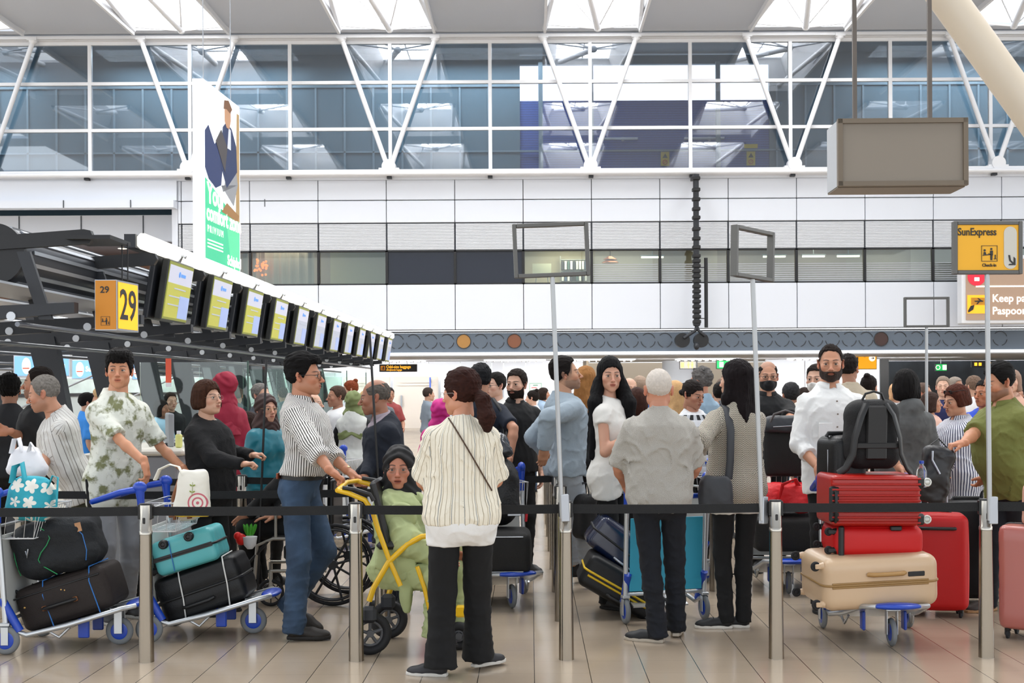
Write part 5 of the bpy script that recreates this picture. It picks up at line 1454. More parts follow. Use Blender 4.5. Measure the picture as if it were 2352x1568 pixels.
bpoly([(.30, .72), (.45, .80), (.62, .72), (.55, .58)], mat('banner_case', '#4a4648', .6), 'folder_shape', .013)
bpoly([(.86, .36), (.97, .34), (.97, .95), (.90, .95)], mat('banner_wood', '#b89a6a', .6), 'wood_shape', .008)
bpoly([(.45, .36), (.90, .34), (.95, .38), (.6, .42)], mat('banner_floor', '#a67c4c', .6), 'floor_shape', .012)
def btext(s, size, u, v, sx=1.0, bold=.0):
    p = BP(u * LY, z0 + v * hB, .016); text('lettering', s, size, wl, t, tuple(p), rot=(pi / 2, 0, pi / 2 - ang), ext=.002, sx=sx, bold=bold)
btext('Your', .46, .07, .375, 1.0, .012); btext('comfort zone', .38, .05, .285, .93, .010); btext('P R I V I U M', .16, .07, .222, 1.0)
btext('Schiphol', .24, .60, .085, 1.0, .006)
for k in range(3): bpoly([(.07, .185 - k * .018), (.48, .185 - k * .018), (.48, .178 - k * .018), (.07, .178 - k * .018)], wl, 'text_line', .016)
for y_ in (.12, 1.75): MB().tube([(-.03 + y_ * .03, y_, z1), (-.03 + y_ * .03, y_, zc)], .008, 6).build('cable', m_alu, t)
# blank sign box on two rods
Yq = 12.0
t = thing('blank_sign_box', 'large blank grey-brown sign box hanging on two rods', 'sign', P(2072, 350, Yq)); t.rotation_euler = (0, 0, radians(-.8))
W_ = 296 / F * Yq; H_ = 146 / F * Yq + .03
mo = mat('sign_box_grey', '#857c70', .6); mf = mat('sign_box_frame', '#6e6252', .5)
MB().box((0, .235, 0), (W_ - .01, .47, H_ - .01)).build('case', mat('sign_box_side', '#b3b6ba', .5), t)
MB().box((0, .0, 0), (W_ - .08, .03, H_ - .08)).build('face', mo, t)
fr = MB()
for s_ in (-1, 1): fr.box((s_ * (W_ / 2 - .02), -.01, 0), (.045, .06, H_)).box((0, -.01, s_ * (H_ / 2 - .02)), (W_, .06, .045))
fr.build('frame', mf, t); MB().box((0, .25, -H_ / 2), (W_ - .02, .44, .02)).build('bottom_panel', mf, t)
for px in (1970, 2143): MB().box(((px - 2072) / F * Yq, .1, (zc - t.location.z + H_ / 2) / 2), (.038, .038, zc - t.location.z - H_ / 2)).build('rod', mat('rod_brown', '#5f5750', .5), t)
# raking column top right
a = P(2120, -80, 13); b = P(2480, 420, 13)
o = MB().cone((0, 0, 0), b - a, .178, n=36).build('raking_column', mat('column_cream', '#cfc3b0', .35)); o.location = a
tag(o, 'thick cream raking steel column crossing the upper right corner', 'column')
# hanging cable chain in front of the clad wall
Yk = 43.0; xk = xw(1601, Yk)
t = thing('cable_chain', 'black segmented cable chain hanging down the white clad wall', 'cable', (xk, Yk, 0))
zt_, zb_ = P(1601, 408, Yk).z, P(1601, 742, Yk).z
MB().tube([(0, 0, zt_), (0, 0, zb_ - .1)], .10, 8).build('core', m_char, t)
zz = [P(1601, y, Yk).z for y in (410, 435, 458, 480, 500, 522)]; y_ = 545
ys = [410, 436, 458, 480, 500, 526, 548, 568] + [588 + k * 11.6 for k in range(14)]
for y in ys: MB().box((0, -.02, P(1601, y, Yk).z), (.27, .26, .12), bev=.02).build('segment', m_dark, t)
MB().box((0, 0, zb_), (.24, .22, .18), bev=.03).build('end_block', m_char, t); MB().box((0, .3, zt_ + .05), (.2, .8, .12)).build('top_bracket', m_char, t)
MB().tube([(0, 0, zb_ - .08), (-.05, -.02, zb_ - .25), (-.45, -.05, P(1, 785, Yk).z)], .055, 8).build('fork_arm', m_char, t)
MB().tube([(0, 0, zb_ - .08), (.06, -.02, zb_ - .25), (.28, -.05, P(1, 780, Yk).z)], .055, 8).build('fork_arm', m_char, t)
for x, y in ((-.48, 781), (.16, 781)): MB().cone((x, .3, P(CX, y, Yk).z - .03), (x, .0, P(CX, y, Yk).z - .03), .25, n=28).build('drum', m_dark, t)
MB().ball((-.02, -.1, P(CX, 797, Yk).z), .10, 8, sc=(1, 1, 1.3)).build('camera_eye', m_char, t)
t = thing('tube_speaker', 'slim black vertical bar beside the hanging cable chain', 'speaker', (xw(1623, Yk), Yk, 0))
MB().tube([(0, 0, P(1623, 592, Yk).z), (0, 0, P(1623, 752, Yk).z)], .065, 10).build('bar', m_dark, t)
for y in (614, 731): MB().box((-.17, .0, P(1623, y, Yk).z), (.3, .03, .03)).build('bracket', m_dark, t)
# ================================================================ QUEUE POSTS AND BELTS
m_brush = mat('brushed_steel', '#948b7e', .22, metal=1.0); m_brush2 = mat('brushed_head', '#b5b0a6', .25, metal=.9)
m_belt = mat('belt_web', '#1b1c1d', .85, bump=(300, .3)); m_black = mat('black_plastic', '#131314', .45)
GX = [-2.279 + 1.2405 * k for k in range(-1, 6)]; Y0 = 7.46; DY = 1.24
def post(label, x, y, group=None):
    t = thing('queue_post', label, 'barrier post', (x, y, 0), group=group)
    MB().lathe([(.0455, 0), (.0450, .01), (.0365, .745), (.0365, .750)], n=32).build('shaft', m_brush, t)
    MB().lathe([(.0395, 0), (.0395, .008)], n=32).build('base_ring', m_black, t)
    MB().lathe([(.0385, .752), (.0385, .772), (.0350, .774), (.0350, .925), (.033, .930)], n=32).build('head', m_brush2, t)
    MB().lathe([(.0365, .925), (.0365, .934), (.0, .936)], n=32).build('cap', m_black, t)
    for s in (-1, 1): MB().box((s * .036, 0, .885), (.014, .035, .085), bev=.003).build('belt_slot', m_black, t)
    MB().box((0, -.035, .835), (.016, .008, .035), bev=.003).build('latch', m_black, t)
    return t
def belt(label, a, b, z0=.862, z1=.915, group=None, drape=0.0):
    a, b = V((*a, 0)), V((*b, 0)); d = (b - a); L_ = d.length; d.normalize(); n = V((-d.y, d.x, 0)) * .0015
    a2, b2 = a + d * .040, b - d * .040; vs = []; n_ = 12
    for i in range(n_ + 1):
        p = a2.lerp(b2, i / n_); s = drape * 4 * (i / n_) * (1 - i / n_)
        vs += [tuple(p - n + V((0, 0, z0 - s))), tuple(p - n + V((0, 0, z1 - s))), tuple(p + n + V((0, 0, z1 - s))), tuple(p + n + V((0, 0, z0 - s)))]
    fs = [(4 * i + j, 4 * i + (j + 1) % 4, 4 * i + 4 + (j + 1) % 4, 4 * i + 4 + j) for i in range(n_) for j in range(4)]
    o = MB()._add(vs, fs).build('queue_belt', m_belt); return tag(o, label, 'belt', group)
fl = ['front row, off the left edge', 'front row beside the two left luggage carts', 'front row beside the yellow transport chair', 'front row with a leaning empty sign frame fixed to it', 'front row beside the red and white stickered bracket', 'front row under the yellow check-in sign', 'front row, off the right edge']
for i, x in enumerate(GX): post('brushed steel queue post, ' + fl[i], x, Y0)
bl = ['far left end', 'between the left luggage carts and the striped-shirt man', 'before the seated woman and behind the ponytail woman', 'before the white-haired man', 'before the tan suitcase cart', 'at the far right end']
for i in range(6): belt('black front belt, ' + bl[i], (GX[i], Y0), (GX[i + 1], Y0), drape=.004)
for k in range(1, 8): post('steel queue post in the receding line behind the tall sign pole, %s' % ('first', 'second', 'third', 'fourth', 'fifth', 'sixth', 'seventh')[k - 1], GX[3], Y0 + DY * k, 'receding queue posts')
post('steel queue post behind the yellow transport chair wheels', GX[2], Y0 + DY); post('steel queue post beside the woman in the black cardigan', GX[1], Y0 + 2 * DY); post('steel queue post between the white-haired man and the tweed-jacket woman', GX[4], Y0 + 2 * DY)
post('steel queue post behind the striped polo man, second row', GX[0], Y0 + DY); post('steel queue post beside the blue denim legs, third row', GX[2] + .02, Y0 + 2 * DY)
post('steel queue post far back by the desks', GX[0], Y0 + 2 * DY)
belt('black second-row belt behind the teenager', (GX[0], Y0 + DY), (GX[2], Y0 + DY), drape=.01)
belt('black third-row belt across the woman in black', (GX[0], Y0 + 2 * DY), (GX[1], Y0 + 2 * DY), drape=.01); belt('black third-row belt behind the jeans', (GX[1], Y0 + 2 * DY), (GX[2] + .02, Y0 + 2 * DY), drape=.01)
belt('short black belt ending at the receding post line', (GX[2] + .02, Y0 + 2 * DY), (GX[3], Y0 + 2 * DY), drape=.01)
for k in range(3, 6): belt('black belt linking receding posts, %s' % ('first', 'second', 'third')[k - 3], (GX[3], Y0 + DY * k), (GX[3], Y0 + DY * (k + 1)))
# sign frames on poles clipped to posts
m_fr = mat('frame_grey', '#5b5a57', .4, metal=.3); m_pole = mat('pole_grey', '#a9abac', .35, metal=.5)
def sign_frame(label, c, w, h, yaw, roll, base, face=None, t_=.023, depth=.045):
    t = thing('sign_frame', label, 'sign frame', c); t.rotation_euler = (0, radians(roll), radians(yaw))
    q = MB()
    for s in (-1, 1): q.box((s * (w / 2 - t_ / 2), 0, 0), (t_, depth, h), bev=.003).box((0, 0, s * (h / 2 - t_ / 2)), (w - 2 * t_, depth, t_), bev=.003)
    q.build('frame', m_fr, t)
    bpy.context.view_layer.update()
    top = V((0, 0, -h / 2)); R = Euler((0, radians(roll), radians(yaw))).to_matrix(); b = R.transposed() @ (V(base) - V(c))
    MB().tube([top, b], .0145, 8, flat=(1, 1)).build('pole', m_pole, t)
    MB().box(tuple(b + (top - b).normalized() * .06 + V((0.02, .0, 0))), (.05, .035, .16), bev=.004).build('clamp', m_alu, t)
    return t
sign_frame('empty grey sign frame leaning on a tall pole above the grey sweatshirt man', P(1266, 574, Y0 - .02), .448, .318, 3, -2.2, (P(1291, 1190, Y0 - .045)))
sign_frame('empty grey sign frame turned sideways on a pole above the tweed-jacket woman', P(1729.5, 583, Y0 - .0), .40, .300, 46, 2.0, (P(1750, 1195, Y0 - .01)))
sign_frame('small distant empty sign frame on a thin pole above the grey hoodie woman', P(2128, 717, 12.4), .44, .30, -2, 0, V(P(2127, 1000, 12.4)) * 1.0 - V((0, 0, 1.05)))
t = sign_frame('yellow check-in sign with an arrow on a pole in the front row', P(2267, 569, Y0 - .02), .405, .312, 0, .2, (P(2273, 1195, Y0 - .045)), depth=.05)
MB().box((0, .0, 0), (.375, .03, .28)).build('sign_face', mat('sunny_yellow', '#e0a40f', .45, emit=.12), t)
text('lettering', 'SunExpress', .062, blk, t, (-.178, -.018, .072), bold=.0009, sx=.80); text('lettering', 'Check-in', .026, blk, t, (-.035, -.018, -.112), bold=.0004, sx=.88)
pict(t, V((.008, -.018, -.035)), .094, V((1, 0, 0)), V((0, -1, 0)), blk)
q = MB(); n_ = 14
cap_ = [(.131 + .038 * cos(a), .085 + .038 * sin(a)) for a in np.linspace(0, pi, n_)] + [(.131 + .038 * cos(a), -.088 + .038 * sin(a)) for a in np.linspace(pi, 2 * pi, n_)]
q.prism(cap_, -.0185, -.016); q.build('grey_lozenge', mat('lozenge', '#c9c6bb', .5), t)
MB().prism([(.118, -.045), (.128, -.045), (.133, -.075), (.149, -.090), (.149, -.055), (.160, -.065), (.160, -.104), (.118, -.104), (.125, -.096), (.142, -.096), (.124, -.078)], -.022, -.0186).build('arrow', blk, t)

# ================================================================ SUITCASES AND BAGS
def rbm(size, r, n=20, rib=None, bulge=0.0):
    """Rounded box mesh data; rib=(axis, count, depth, zmin) grooves across the given axis."""
    h = np.array(size) / 2; r = min(r, *(h * .98)); vs, fs = [], []; inner = h - r
    g = np.linspace(-1, 1, n + 1)
    for ax in range(3):
        for sg in (-1, 1):
            o1, o2 = [(1, 2), (2, 0), (0, 1)][ax]; base = len(vs)
            # spacing denser near the rounded edges
            def co(hh, inn):
                m = n // 4; return np.concatenate([-inn - r * np.cos(np.linspace(0, pi / 2, m + 1)) * 1.0, np.linspace(-inn, inn, n - 2 * m + 1)[1:-1], inn + r * np.sin(np.linspace(0, pi / 2, m + 1))])
            c1, c2 = co(h[o1], inner[o1]), co(h[o2], inner[o2])
            for a in c1:
                for b in c2:
                    p = np.zeros(3); p[ax] = sg * h[ax]; p[o1] = a; p[o2] = b
                    q = np.clip(p, -inner, inner); d = p - q; d = d / max(np.linalg.norm(d), 1e-9); v = q + d * r
                    if rib:
                        ra, cnt, dep = rib[:3]
                        if ax != ra: v = v - d * dep * (0.5 - 0.5 * cos(2 * pi * cnt * (p[ra] / (2 * h[ra]) + .5))) ** 2 * (abs(p[ra]) < h[ra] * .9)
                    if bulge: v = v + d * bulge * max(0, 1 - (a / h[o1]) ** 2) * max(0, 1 - (b / h[o2]) ** 2)
                    vs.append(v)
            m = len(c2)
            for i in range(len(c1) - 1):
                for j in range(m - 1):
                    q = (base + i * m + j, base + (i + 1) * m + j, base + (i + 1) * m + j + 1, base + i * m + j + 1)
                    fs.append(q if sg > 0 else q[::-1])
    return vs, fs
def AX(x, y, z, o):
    M = Matrix((V(x), V(y), V(z))).transposed().to_4x4(); M.translation = V(o); return M
def tilt(M, axis, deg): 
    T_ = Matrix.Translation(M.translation); return T_ @ Matrix.Rotation(radians(deg), 4, axis) @ T_.inverted() @ M
m_rub = mat('black_rubber', '#17171a', .7)
def suitcase(label, M, size, shell, trim=None, rib=None, r=.05, hard=True, wheels='out', wm=None, side=None, top=None, tele=0.0, zipz=0.0, group=None, lock=False, cat='suitcase', wr=.026, halves=True, corner=None):
    """Suitcase standing on its wheels: x wide, y thick, z high."""
    w, d, h = size; t = thing('suitcase', label, cat, M=M, group=group); trim = trim or m_black; wm = wm or m_rub
    zb = .03
    q = MB(); vs, fs = rbm((w, d, h), min(r, d * .45), rib=rib, bulge=0 if hard else .012)
    q._add([(v[0], v[1], v[2] + h / 2 + zb) for v in vs], fs, 0, True); q.build('shell', shell, t)
    if halves:
        # rounded zip band
        ring = []; rr_ = r
        for cx_, cz_, a0 in ((w / 2 - rr_, h - rr_, 0), (-w / 2 + rr_, h - rr_, 90), (-w / 2 + rr_, rr_, 180), (w / 2 - rr_, rr_, 270)):
            for k in range(6): a = radians(a0 + 18 * k); ring.append(V((cx_ + rr_ * cos(a), 0, cz_ + zb + rr_ * sin(a))))
        MB().tube(ring, .0085, 6, closed=True).build('zip_band', trim, t)
    for sx in (-1, 1):
        for sy in (-1, 1):
            wx, wy = sx * (w / 2 - .055), sy * (d / 2 - .045)
            if wheels == 'out':
                c = MB().cone((wx, wy, zb + .015), (wx, wy, zb - .012), .024, .018, n=12).box((wx + .012 * sx, wy, zb - .02), (.012, .03, .04), bev=.004)
                wo = c.build('caster', wm if wm is not m_rub else m_black, t)
                MB().torus((wx, wy + .0, zb - .035), wr - .008, .009, 'X', 18, 8).lathe([(0.001, -.006), (wr - .008, -.006), (wr - .008, .006), (0.001, .006)], (wx, wy, zb - .035), 'X', 14).build('wheel', m_rub, wo)
            elif wheels == 'two' and sy > 0:
                MB().torus((sx * (w / 2 - .05), d / 2 - .02, zb - .005), .018, .011, 'X', 18, 8).build('wheel', m_rub, t)
    if side:
        s = side; MB().tube([(s * w / 2, 0, h * .36), (s * (w / 2 + .022), 0, h * .39), (s * (w / 2 + .026), 0, h * .5), (s * (w / 2 + .022), 0, h * .61), (s * w / 2, 0, h * .64)], .013, 8, flat=(1.0, 1.4)).build('side_handle', trim, t)
    if top: MB().tube([(-.10, 0, h + zb), (-.09, 0, h + zb + .022), (.09, 0, h + zb + .022), (.10, 0, h + zb)], .011, 8, flat=(1, 1.4)).build('top_handle', trim, t)
    if tele:
        q = MB().tube([(-.09, d / 2 - .03, h + zb - .02), (-.09, d / 2 - .03, h + zb + tele)], .008, 6).tube([(.09, d / 2 - .03, h + zb - .02), (.09, d / 2 - .03, h + zb + tele)], .008, 6)
        o = q.build('telescopic_tube', m_alu, t); MB().tube([(-.10, d / 2 - .03, h + zb + tele), (.10, d / 2 - .03, h + zb + tele)], .015, 8).build('grip', m_black, o)
    if lock: MB().box((side * (w / 2 + .003) if side else 0, -.05, h * .76), (.014, .028, .10), bev=.004).build('lock', m_black, t)
    if corner:
        q = MB()
        for sx in (-1, 1):
            for sz in (0, 1):
                for sy in (-1, 1): 
                    MB().ball((sx * (w / 2 - .035), sy * (d / 2 - .035), zb + (.035 if not sz else h - .035)), .042, 6).build('corner_guard', corner, t)
    return t
def flipx(t):
    for c_ in t.children: c_.scale.x = -1
def softbag(name, label, cat, M, size, m, seed=0, e=.35, fold=1.0, taper=0.0, h=.010, group=None, parts=()):
    w, d, hh = size
    def f(p):
        q = p.copy(); tpr = 1 - taper * np.clip(p[:, 2] / hh, 0, 1); q[:, 0] /= tpr; q[:, 1] /= tpr
        dd = rbox(q, (0, 0, hh / 2), (w / 2 * .93, d / 2 * .93, hh / 2 * .96), min(w, d, hh) * e)
        k = fnoise(p, 14, seed); k2 = fnoise(p * v3(1, 1, 1.6), 30, seed + 2)
        return dd + fold * (.008 * k + .004 * np.abs(k2) - .003)
    vs, qs = snet(f, (-w / 2 - .04, -d / 2 - .04, -.03), (w / 2 + .04, d / 2 + .04, hh + .04), h); vs = vsmooth(vs, qs, 1, .4)
    t = thing(name, label, cat, M=M, group=group)
    o = bpy.data.objects.new('bag_body', npmesh('bag_body', vs, qs, [m], uv=vs[qs][..., [0, 2]].reshape(-1, 2))); COL.objects.link(o); o.parent = t
    return t
def ROT(loc, rz=0, rx=0, ry=0): return Matrix.Translation(V(loc)) @ Matrix.Rotation(radians(rz), 4, 'Z') @ Matrix.Rotation(radians(ry), 4, 'Y') @ Matrix.Rotation(radians(rx), 4, 'X')

# ================================================================ LUGGAGE CARTS (front towards -Y)
m_cb = mat('cart_blue', '#0b3fae', .35, coat=.2); m_ct = mat('cart_tube', '#c4c8cb', .3, metal=.75); m_wg = mat('wheel_grey', '#74787b', .7); m_wire = mat('basket_wire', '#dfe1e2', .3, metal=.3)
def cart(label, loc, rz, panel='#c8cbc8', panel_m=None, basket=True):
    t = thing('luggage_cart', label, 'luggage cart', loc, radians(rz)); hw = .285; WB = .60; R_ = .088
    def wheel(x, y, nm='wheel'):
        o = MB().torus((x, y, R_), R_ - .022, .022, 'X', 28, 10, sq=.75).build(nm, m_wg, t)
        MB().lathe([(.001, -.014), (.045, -.014), (R_ - .022, -.010), (R_ - .022, .010), (.045, .014), (.001, .014)], (x, y, R_), 'X', 24).build('hub', m_cb, o)
        return o
    for s in (-1, 1):
        wheel(s * hw, 0)
        MB().box((s * (hw + .020), .0, .115), (.006, .045, .11), bev=.002).box((s * (hw - .020), .0, .115), (.006, .045, .11), bev=.002).box((s * hw, 0, .185), (.05, .06, .02), bev=.004).build('rear_fork', m_ct, t)
        MB().tube([(s * hw, .0, .19), (s * hw, .02, .5), (s * hw, .045, .82)], .0165, 12).build('upright', m_ct, t)
        MB().tube([(s * hw, .045, .80), (s * hw, .05, .90), (s * hw, .055, .97)], [.021, .023, .030], 12).ball((s * hw, .055, .985), .040, 8, sc=(.75, 1.15, 1.0)).build('grip_knob', m_cb, t)
        MB().tube([(s * hw, .06, .975), (s * (hw - .005), .18, .955), (s * (hw - .01), .33, .905), (s * (hw - .015), .365, .895)], [.024, .021, .019, .018], 10).build('handle_arm', m_cb, t)
        MB().tube([(s * (hw - .015), .0, .16), (s * (hw - .02), -.12, .115), (s * (hw - .05), -.35, .165), (s * .20, -.68, .262), (s * .13, -.74, .268)], .016, 10).build('base_rail', m_ct, t)
        MB().tube([(s * (hw - .01), .03, .34), (s * (hw - .015), -.08, .14)], .026, 10).build('side_guard', m_cb, t)
        MB().tube([(s * (hw - .06), -.22, .14), (s * (hw - .07), -.30, .09), (s * (hw - .08), -.36, .15)], .009, 6).build('stacking_hook', m_ct, t)
    MB().tube([(-hw + .015, .365, .895), (0, .385, .89), (hw - .015, .365, .895)], .0175, 10).build('handle_bar', m_cb, t)
    MB().tube([(-hw, .045, .78), (hw, .045, .78)], .010, 8).build('cross_bar', m_ct, t); MB().tube([(-hw, .0, .20), (hw, .0, .20)], .012, 8).build('axle_bar', m_ct, t)
    MB().box((0, .03, .47), (2 * hw - .05, .012, .50), R=Matrix.Rotation(radians(-4), 3, 'X'), bev=.003).build('back_panel', panel_m or mat('cart_panel_' + panel.strip('#'), panel, .45), t)
    MB().box((0, -.38, .178), (.40, .62, .012), R=Matrix.Rotation(radians(-15), 3, 'X')).build('load_deck', m_ct, t)
    wheel(0, -WB, 'front_wheel')
    MB().box((.032, -WB, .15), (.006, .05, .15), bev=.002).box((-.032, -WB, .15), (.006, .05, .15), bev=.002).box((0, -WB, .232), (.09, .10, .016), bev=.004).cone((0, -WB, .225), (0, -WB, .245), .022, n=12).build('front_fork', m_ct, t)
    MB().ball((0, -.72, .268), .1, 10, sc=(1.6, .6, .22)).build('bumper', m_cb, t)
    MB().box((-.13, -.42, .13), (.02, .07, .12), bev=.006).build('brake_pad', m_cb, t); MB().box((.13, -.42, .13), (.02, .07, .12), bev=.006).build('brake_pad', m_cb, t)
    if basket:
        z0, z1, y0_, y1_ = .70, .885, .03, -.21; q = MB(); w_ = hw - .03
        for z in (z0, z1): q.tube([(-w_, y0_, z), (w_, y0_, z), (w_, y1_ + (.05 if z == z0 else 0), z), (-w_, y1_ + (.05 if z == z0 else 0), z)], .0035, 5, closed=True)
        for k in range(13):
            x = -w_ + 2 * w_ * k / 12; q.tube([(x, y0_, z0), (x, y1_ + .05, z0), (x, y1_, z1)], .0022, 4)
        for k in range(4):
            y = y0_ + (y1_ - y0_) * (k + .5) / 4
            for s in (-1, 1): q.tube([(s * w_, y, z1), (s * w_, y + .02, z0), (0, y + .02, z0)], .0022, 4)
        for s in (-1, 1): q.tube([(s * w_, y0_, z1 - .02), (s * w_, y1_, z1)], .0035, 5); q.tube([(s * hw, .05, .83), (s * w_, y1_ * .5, z1)], .0035, 5)
        q.build('wire_basket', m_wire, t)
    return t
c1 = cart('blue-handled luggage cart at the left edge under the brown suitcase', (-3.20, 7.96, 0), 90)
c2 = cart('blue-handled luggage cart with the turquoise hard case', (-2.43, 8.30, 0), 90)
c3 = cart('blue-handled luggage cart stacked with the tan and red cases', (2.215, 8.38, 0), 0)
c4 = cart('luggage cart with a cyan back panel pushed by the white-haired man', (.91, 8.63, 0), 194, panel='#36a4c4', basket=False)
c5 = cart('luggage cart under the black suitcase beside the ponytail woman', (-.33, 9.78, 0), 18)
c6 = cart('luggage cart under the black case and red bag of the masked man', (2.03, 10.37, 0), -4)
c7 = cart('blue-handled cart far back beside the woman in khaki headscarf', (-1.98, 12.9, 0), 75)
c8 = cart('blue-handled cart beyond the bald man in the grey tee', (-1.62, 13.95, 0), 60)
c9 = cart('blue-handled cart behind the black and white checked blouse', (1.28, 10.6, 0), -60)

def CT(c, p):  # point in a cart's space to world
    a = c.rotation_euler.z; return V(c.location) + Matrix.Rotation(a, 3, 'Z') @ V(p)
# --- cart 1: brown suitcase, navy duffel, floral bag, white carrier
m_brn = mat('case_brown', '#1e1410', .7, bump=(200, .3)); m_nvy = mat('duffel_navy', '#080e14', .7, bump=(120, .4)); m_leather = mat('tan_leather', '#7a4a26', .5)
def lay_on_cart(c, off, size, tiltdeg=20, lift=0.0, yaw=0):
    """Matrix for a case lying on its broad face on the sloping deck: case z runs along the cart towards its front."""
    return None
# side-on cases: case z (height) runs along world +X, thickness runs up
R20 = Matrix.Rotation(radians(-17), 3, 'Y')
def side_case(cx_, cy_, cz_, h, ang=-17, flip=1):
    """World matrix: case height along +X tipped up by ang, thickness vertical, width along depth."""
    R = Matrix.Rotation(radians(ang), 3, 'Y'); z = R @ V((1, 0, 0)); y = R @ V((0, 0, 1)); x = y.cross(z)
    if flip < 0: z = -z; x = -x
    return AX(x, y, z, V((cx_, cy_, cz_)) - z * (h / 2 + .03))
p = P(172, 1368, 8.0)
t = suitcase('dark brown soft suitcase tied with blue cord, bottom of the left cart', side_case(p.x, 8.00, p.z + .012, .60, -17), (.36, .27, .58), m_brn, m_black, hard=False, r=.045, wheels='two', side=None, halves=False)
p_ = lambda u, v, w: (u, v, w)
MB().tube([(.195, -.02, .20), (.22, -.02, .22), (.22, -.02, .38), (.195, -.02, .40)], .012, 8, flat=(1, 1.5)).build('side_handle', m_black, t)
MB().box((.193, -.02, .40), (.02, .03, .03), bev=.004).box((.193, -.02, .20), (.02, .03, .03), bev=.004).build('handle_tab', m_leather, t)
for z in (.22, .52): MB().tube([(.186, -.145, z), (.186, .06, z - .01), (.17, .145, z + .01), (-.1, .150, z + .04)], .004, 6).build('blue_cord', mat('cord_blue', '#2c6fb8', .6), t)
for z, y in ((.08, .02), (.33, .06), (.35, .05)): MB().ball((.184, y, z), .008, 5).build('stud', mat('brass', '#c8a060', .3, metal=.8), t)
MB().tube([(.184, .085, .03), (.184, .085, .58)], .006, 6).build('zip', m_black, t)
flipx(t)
p = P(148, 1253, 7.9)
t = softbag('duffel_bag', 'dark navy duffel with green piping on top of the brown suitcase', 'bag', ROT((p.x - .01, 7.96, p.z - .18), 0, 0, -13), (.56, .38, .37), m_nvy, 1, .30, 1.4)
gp = mat('piping_green', '#1f8a50', .6)
MB().tube([(-.03 + .05 * sin(k * .9), -.188 + .02 * abs(k - 4) / 4, .32 - .038 * k) for k in range(9)], .0035, 6).build('piping', gp, t)
MB().tube([(-.235, -.10 - .04 * sin(k * .4), .30 - .035 * k) for k in range(8)], .003, 6).build('piping', gp, t)
MB().tube([(.16, -.16, .30), (.215, -.165, .22), (.22, -.17, .12), (.2, -.165, .06)], .003, 6).build('cord', mat('cord_blue'), t)
MB().box((.20, -.165, .27), (.035, .008, .055), rz=.3).build('tag', mat('tag_tan', '#b98a62', .6), t); MB().tube([(-.14, -.188, .20), (-.135, -.20, .16), (-.12, -.195, .21)], .005, 6).build('zip_pull', m_alu, t)
# floral bag
def floral(N, L, uv):
    mp = N.new('ShaderNodeVectorMath'); mp.operation = 'SCALE'; mp.inputs['Scale'].default_value = 9.5; L.new(uv, mp.inputs[0])
    vo = N.new('ShaderNodeTexVoronoi'); vo.inputs['Scale'].default_value = 1.0; vo.inputs['Randomness'].default_value = .35; L.new(mp.outputs[0], vo.inputs['Vector'])
    sub = N.new('ShaderNodeVectorMath'); sub.operation = 'SUBTRACT'; L.new(mp.outputs[0], sub.inputs[0]); L.new(vo.outputs['Position'], sub.inputs[1])
    s = _sep(N, L, sub.outputs[0]); an = _math(N, L, 'ARCTAN2', s[1], s[0])
    pet = _math(N, L, 'ADD', _math(N, L, 'MULTIPLY', _math(N, L, 'ABSOLUTE', _math(N, L, 'COSINE', _math(N, L, 'MULTIPLY', an, 2.5))), .20), .24)
    return _mix(N, L, _math(N, L, 'LESS_THAN', vo.outputs['Distance'], pet), '#2a9fb0', '#e8e6dc')
mfl = pmat('floral_cloth', floral, .75)
p = P(62, 1193, 7.75)
t = softbag('tote_bag', 'turquoise bag printed with white hibiscus flowers in the left cart basket', 'bag', ROT((p.x, 7.80, .80), 5, 0, 4), (.34, .22, .28), mfl, 5, .38, 1.8, .28)
MB().tube([(-.11, -.05, .23), (-.10, -.05, .33), (-.06, -.04, .36), (-.03, -.05, .24)], .016, 6, flat=(1.4, .4)).build('handle', mat('turq_plain', '#2a9fb0', .7), t); MB().tube([(.10, -.05, .2), (.13, -.05, .29), (.16, -.04, .28), (.165, -.05, .1)], .014, 6, flat=(1.4, .4)).build('handle', mat('turq_plain'), t)
m_car = mat('carrier_white', '#e6e6ea', .35, trans=.05)
p = P(46, 1075, 8.0)
t = softbag('carrier_bag', 'crumpled white plastic carrier bag behind the floral bag', 'bag', ROT((p.x, 8.12, p.z - .07), 0, 0, 0), (.27, .2, .21), m_car, 8, .4, 2.0, .3)
MB().tube([(-.08, -.06, .16), (-.06, -.06, .25), (-.03, -.06, .26), (-.01, -.06, .17)], .012, 6, flat=(1.5, .4)).build('handle', m_car, t); MB().tube([(.03, -.05, .17), (.045, -.06, .23), (.08, -.05, .17)], .012, 6, flat=(1.5, .4)).build('handle', m_car, t)
# --- cart 2
m_tq = mat('case_turquoise', '#58b0b4', .38, noise=(4, .06)); m_blkc = mat('case_black', '#0d0e10', .45, bump=(160, .15), spec=.35); m_wrap = mat('wrap_black', '#26282b', .18)
p = P(480, 1347, 8.34)
t = suitcase('black hard suitcase bound with white cord on the second cart', side_case(p.x, 8.34, p.z + .01, .60, -19), (.37, .30, .57), m_blkc, m_black, r=.05, wheels='out', rib=(1, 3, .006))
for z in (.20, .50): MB().tube([(.188, -.155, z - .03), (.192, -.02, z), (.190, .10, z + .015), (.175, .158, z + .02), (-.1, .160, z + .02)], .005, 6).build('white_cord', mat('cord_white', '#d8d8d4', .7), t)
MB().tube([(.187, -.07, .18), (.204, -.075, .21), (.204, -.075, .36), (.187, -.07, .39)], .012, 8).build('side_handle', m_black, t)
flipx(t)
p = P(434, 1266, 8.2)
t = suitcase('turquoise hard shell suitcase with black straps on the second cart', side_case(p.x, 8.28, p.z + .01, .44, -17), (.34, .225, .42), m_tq, m_black, r=.045, wheels='out', rib=(0, 9, .004), wr=.024)
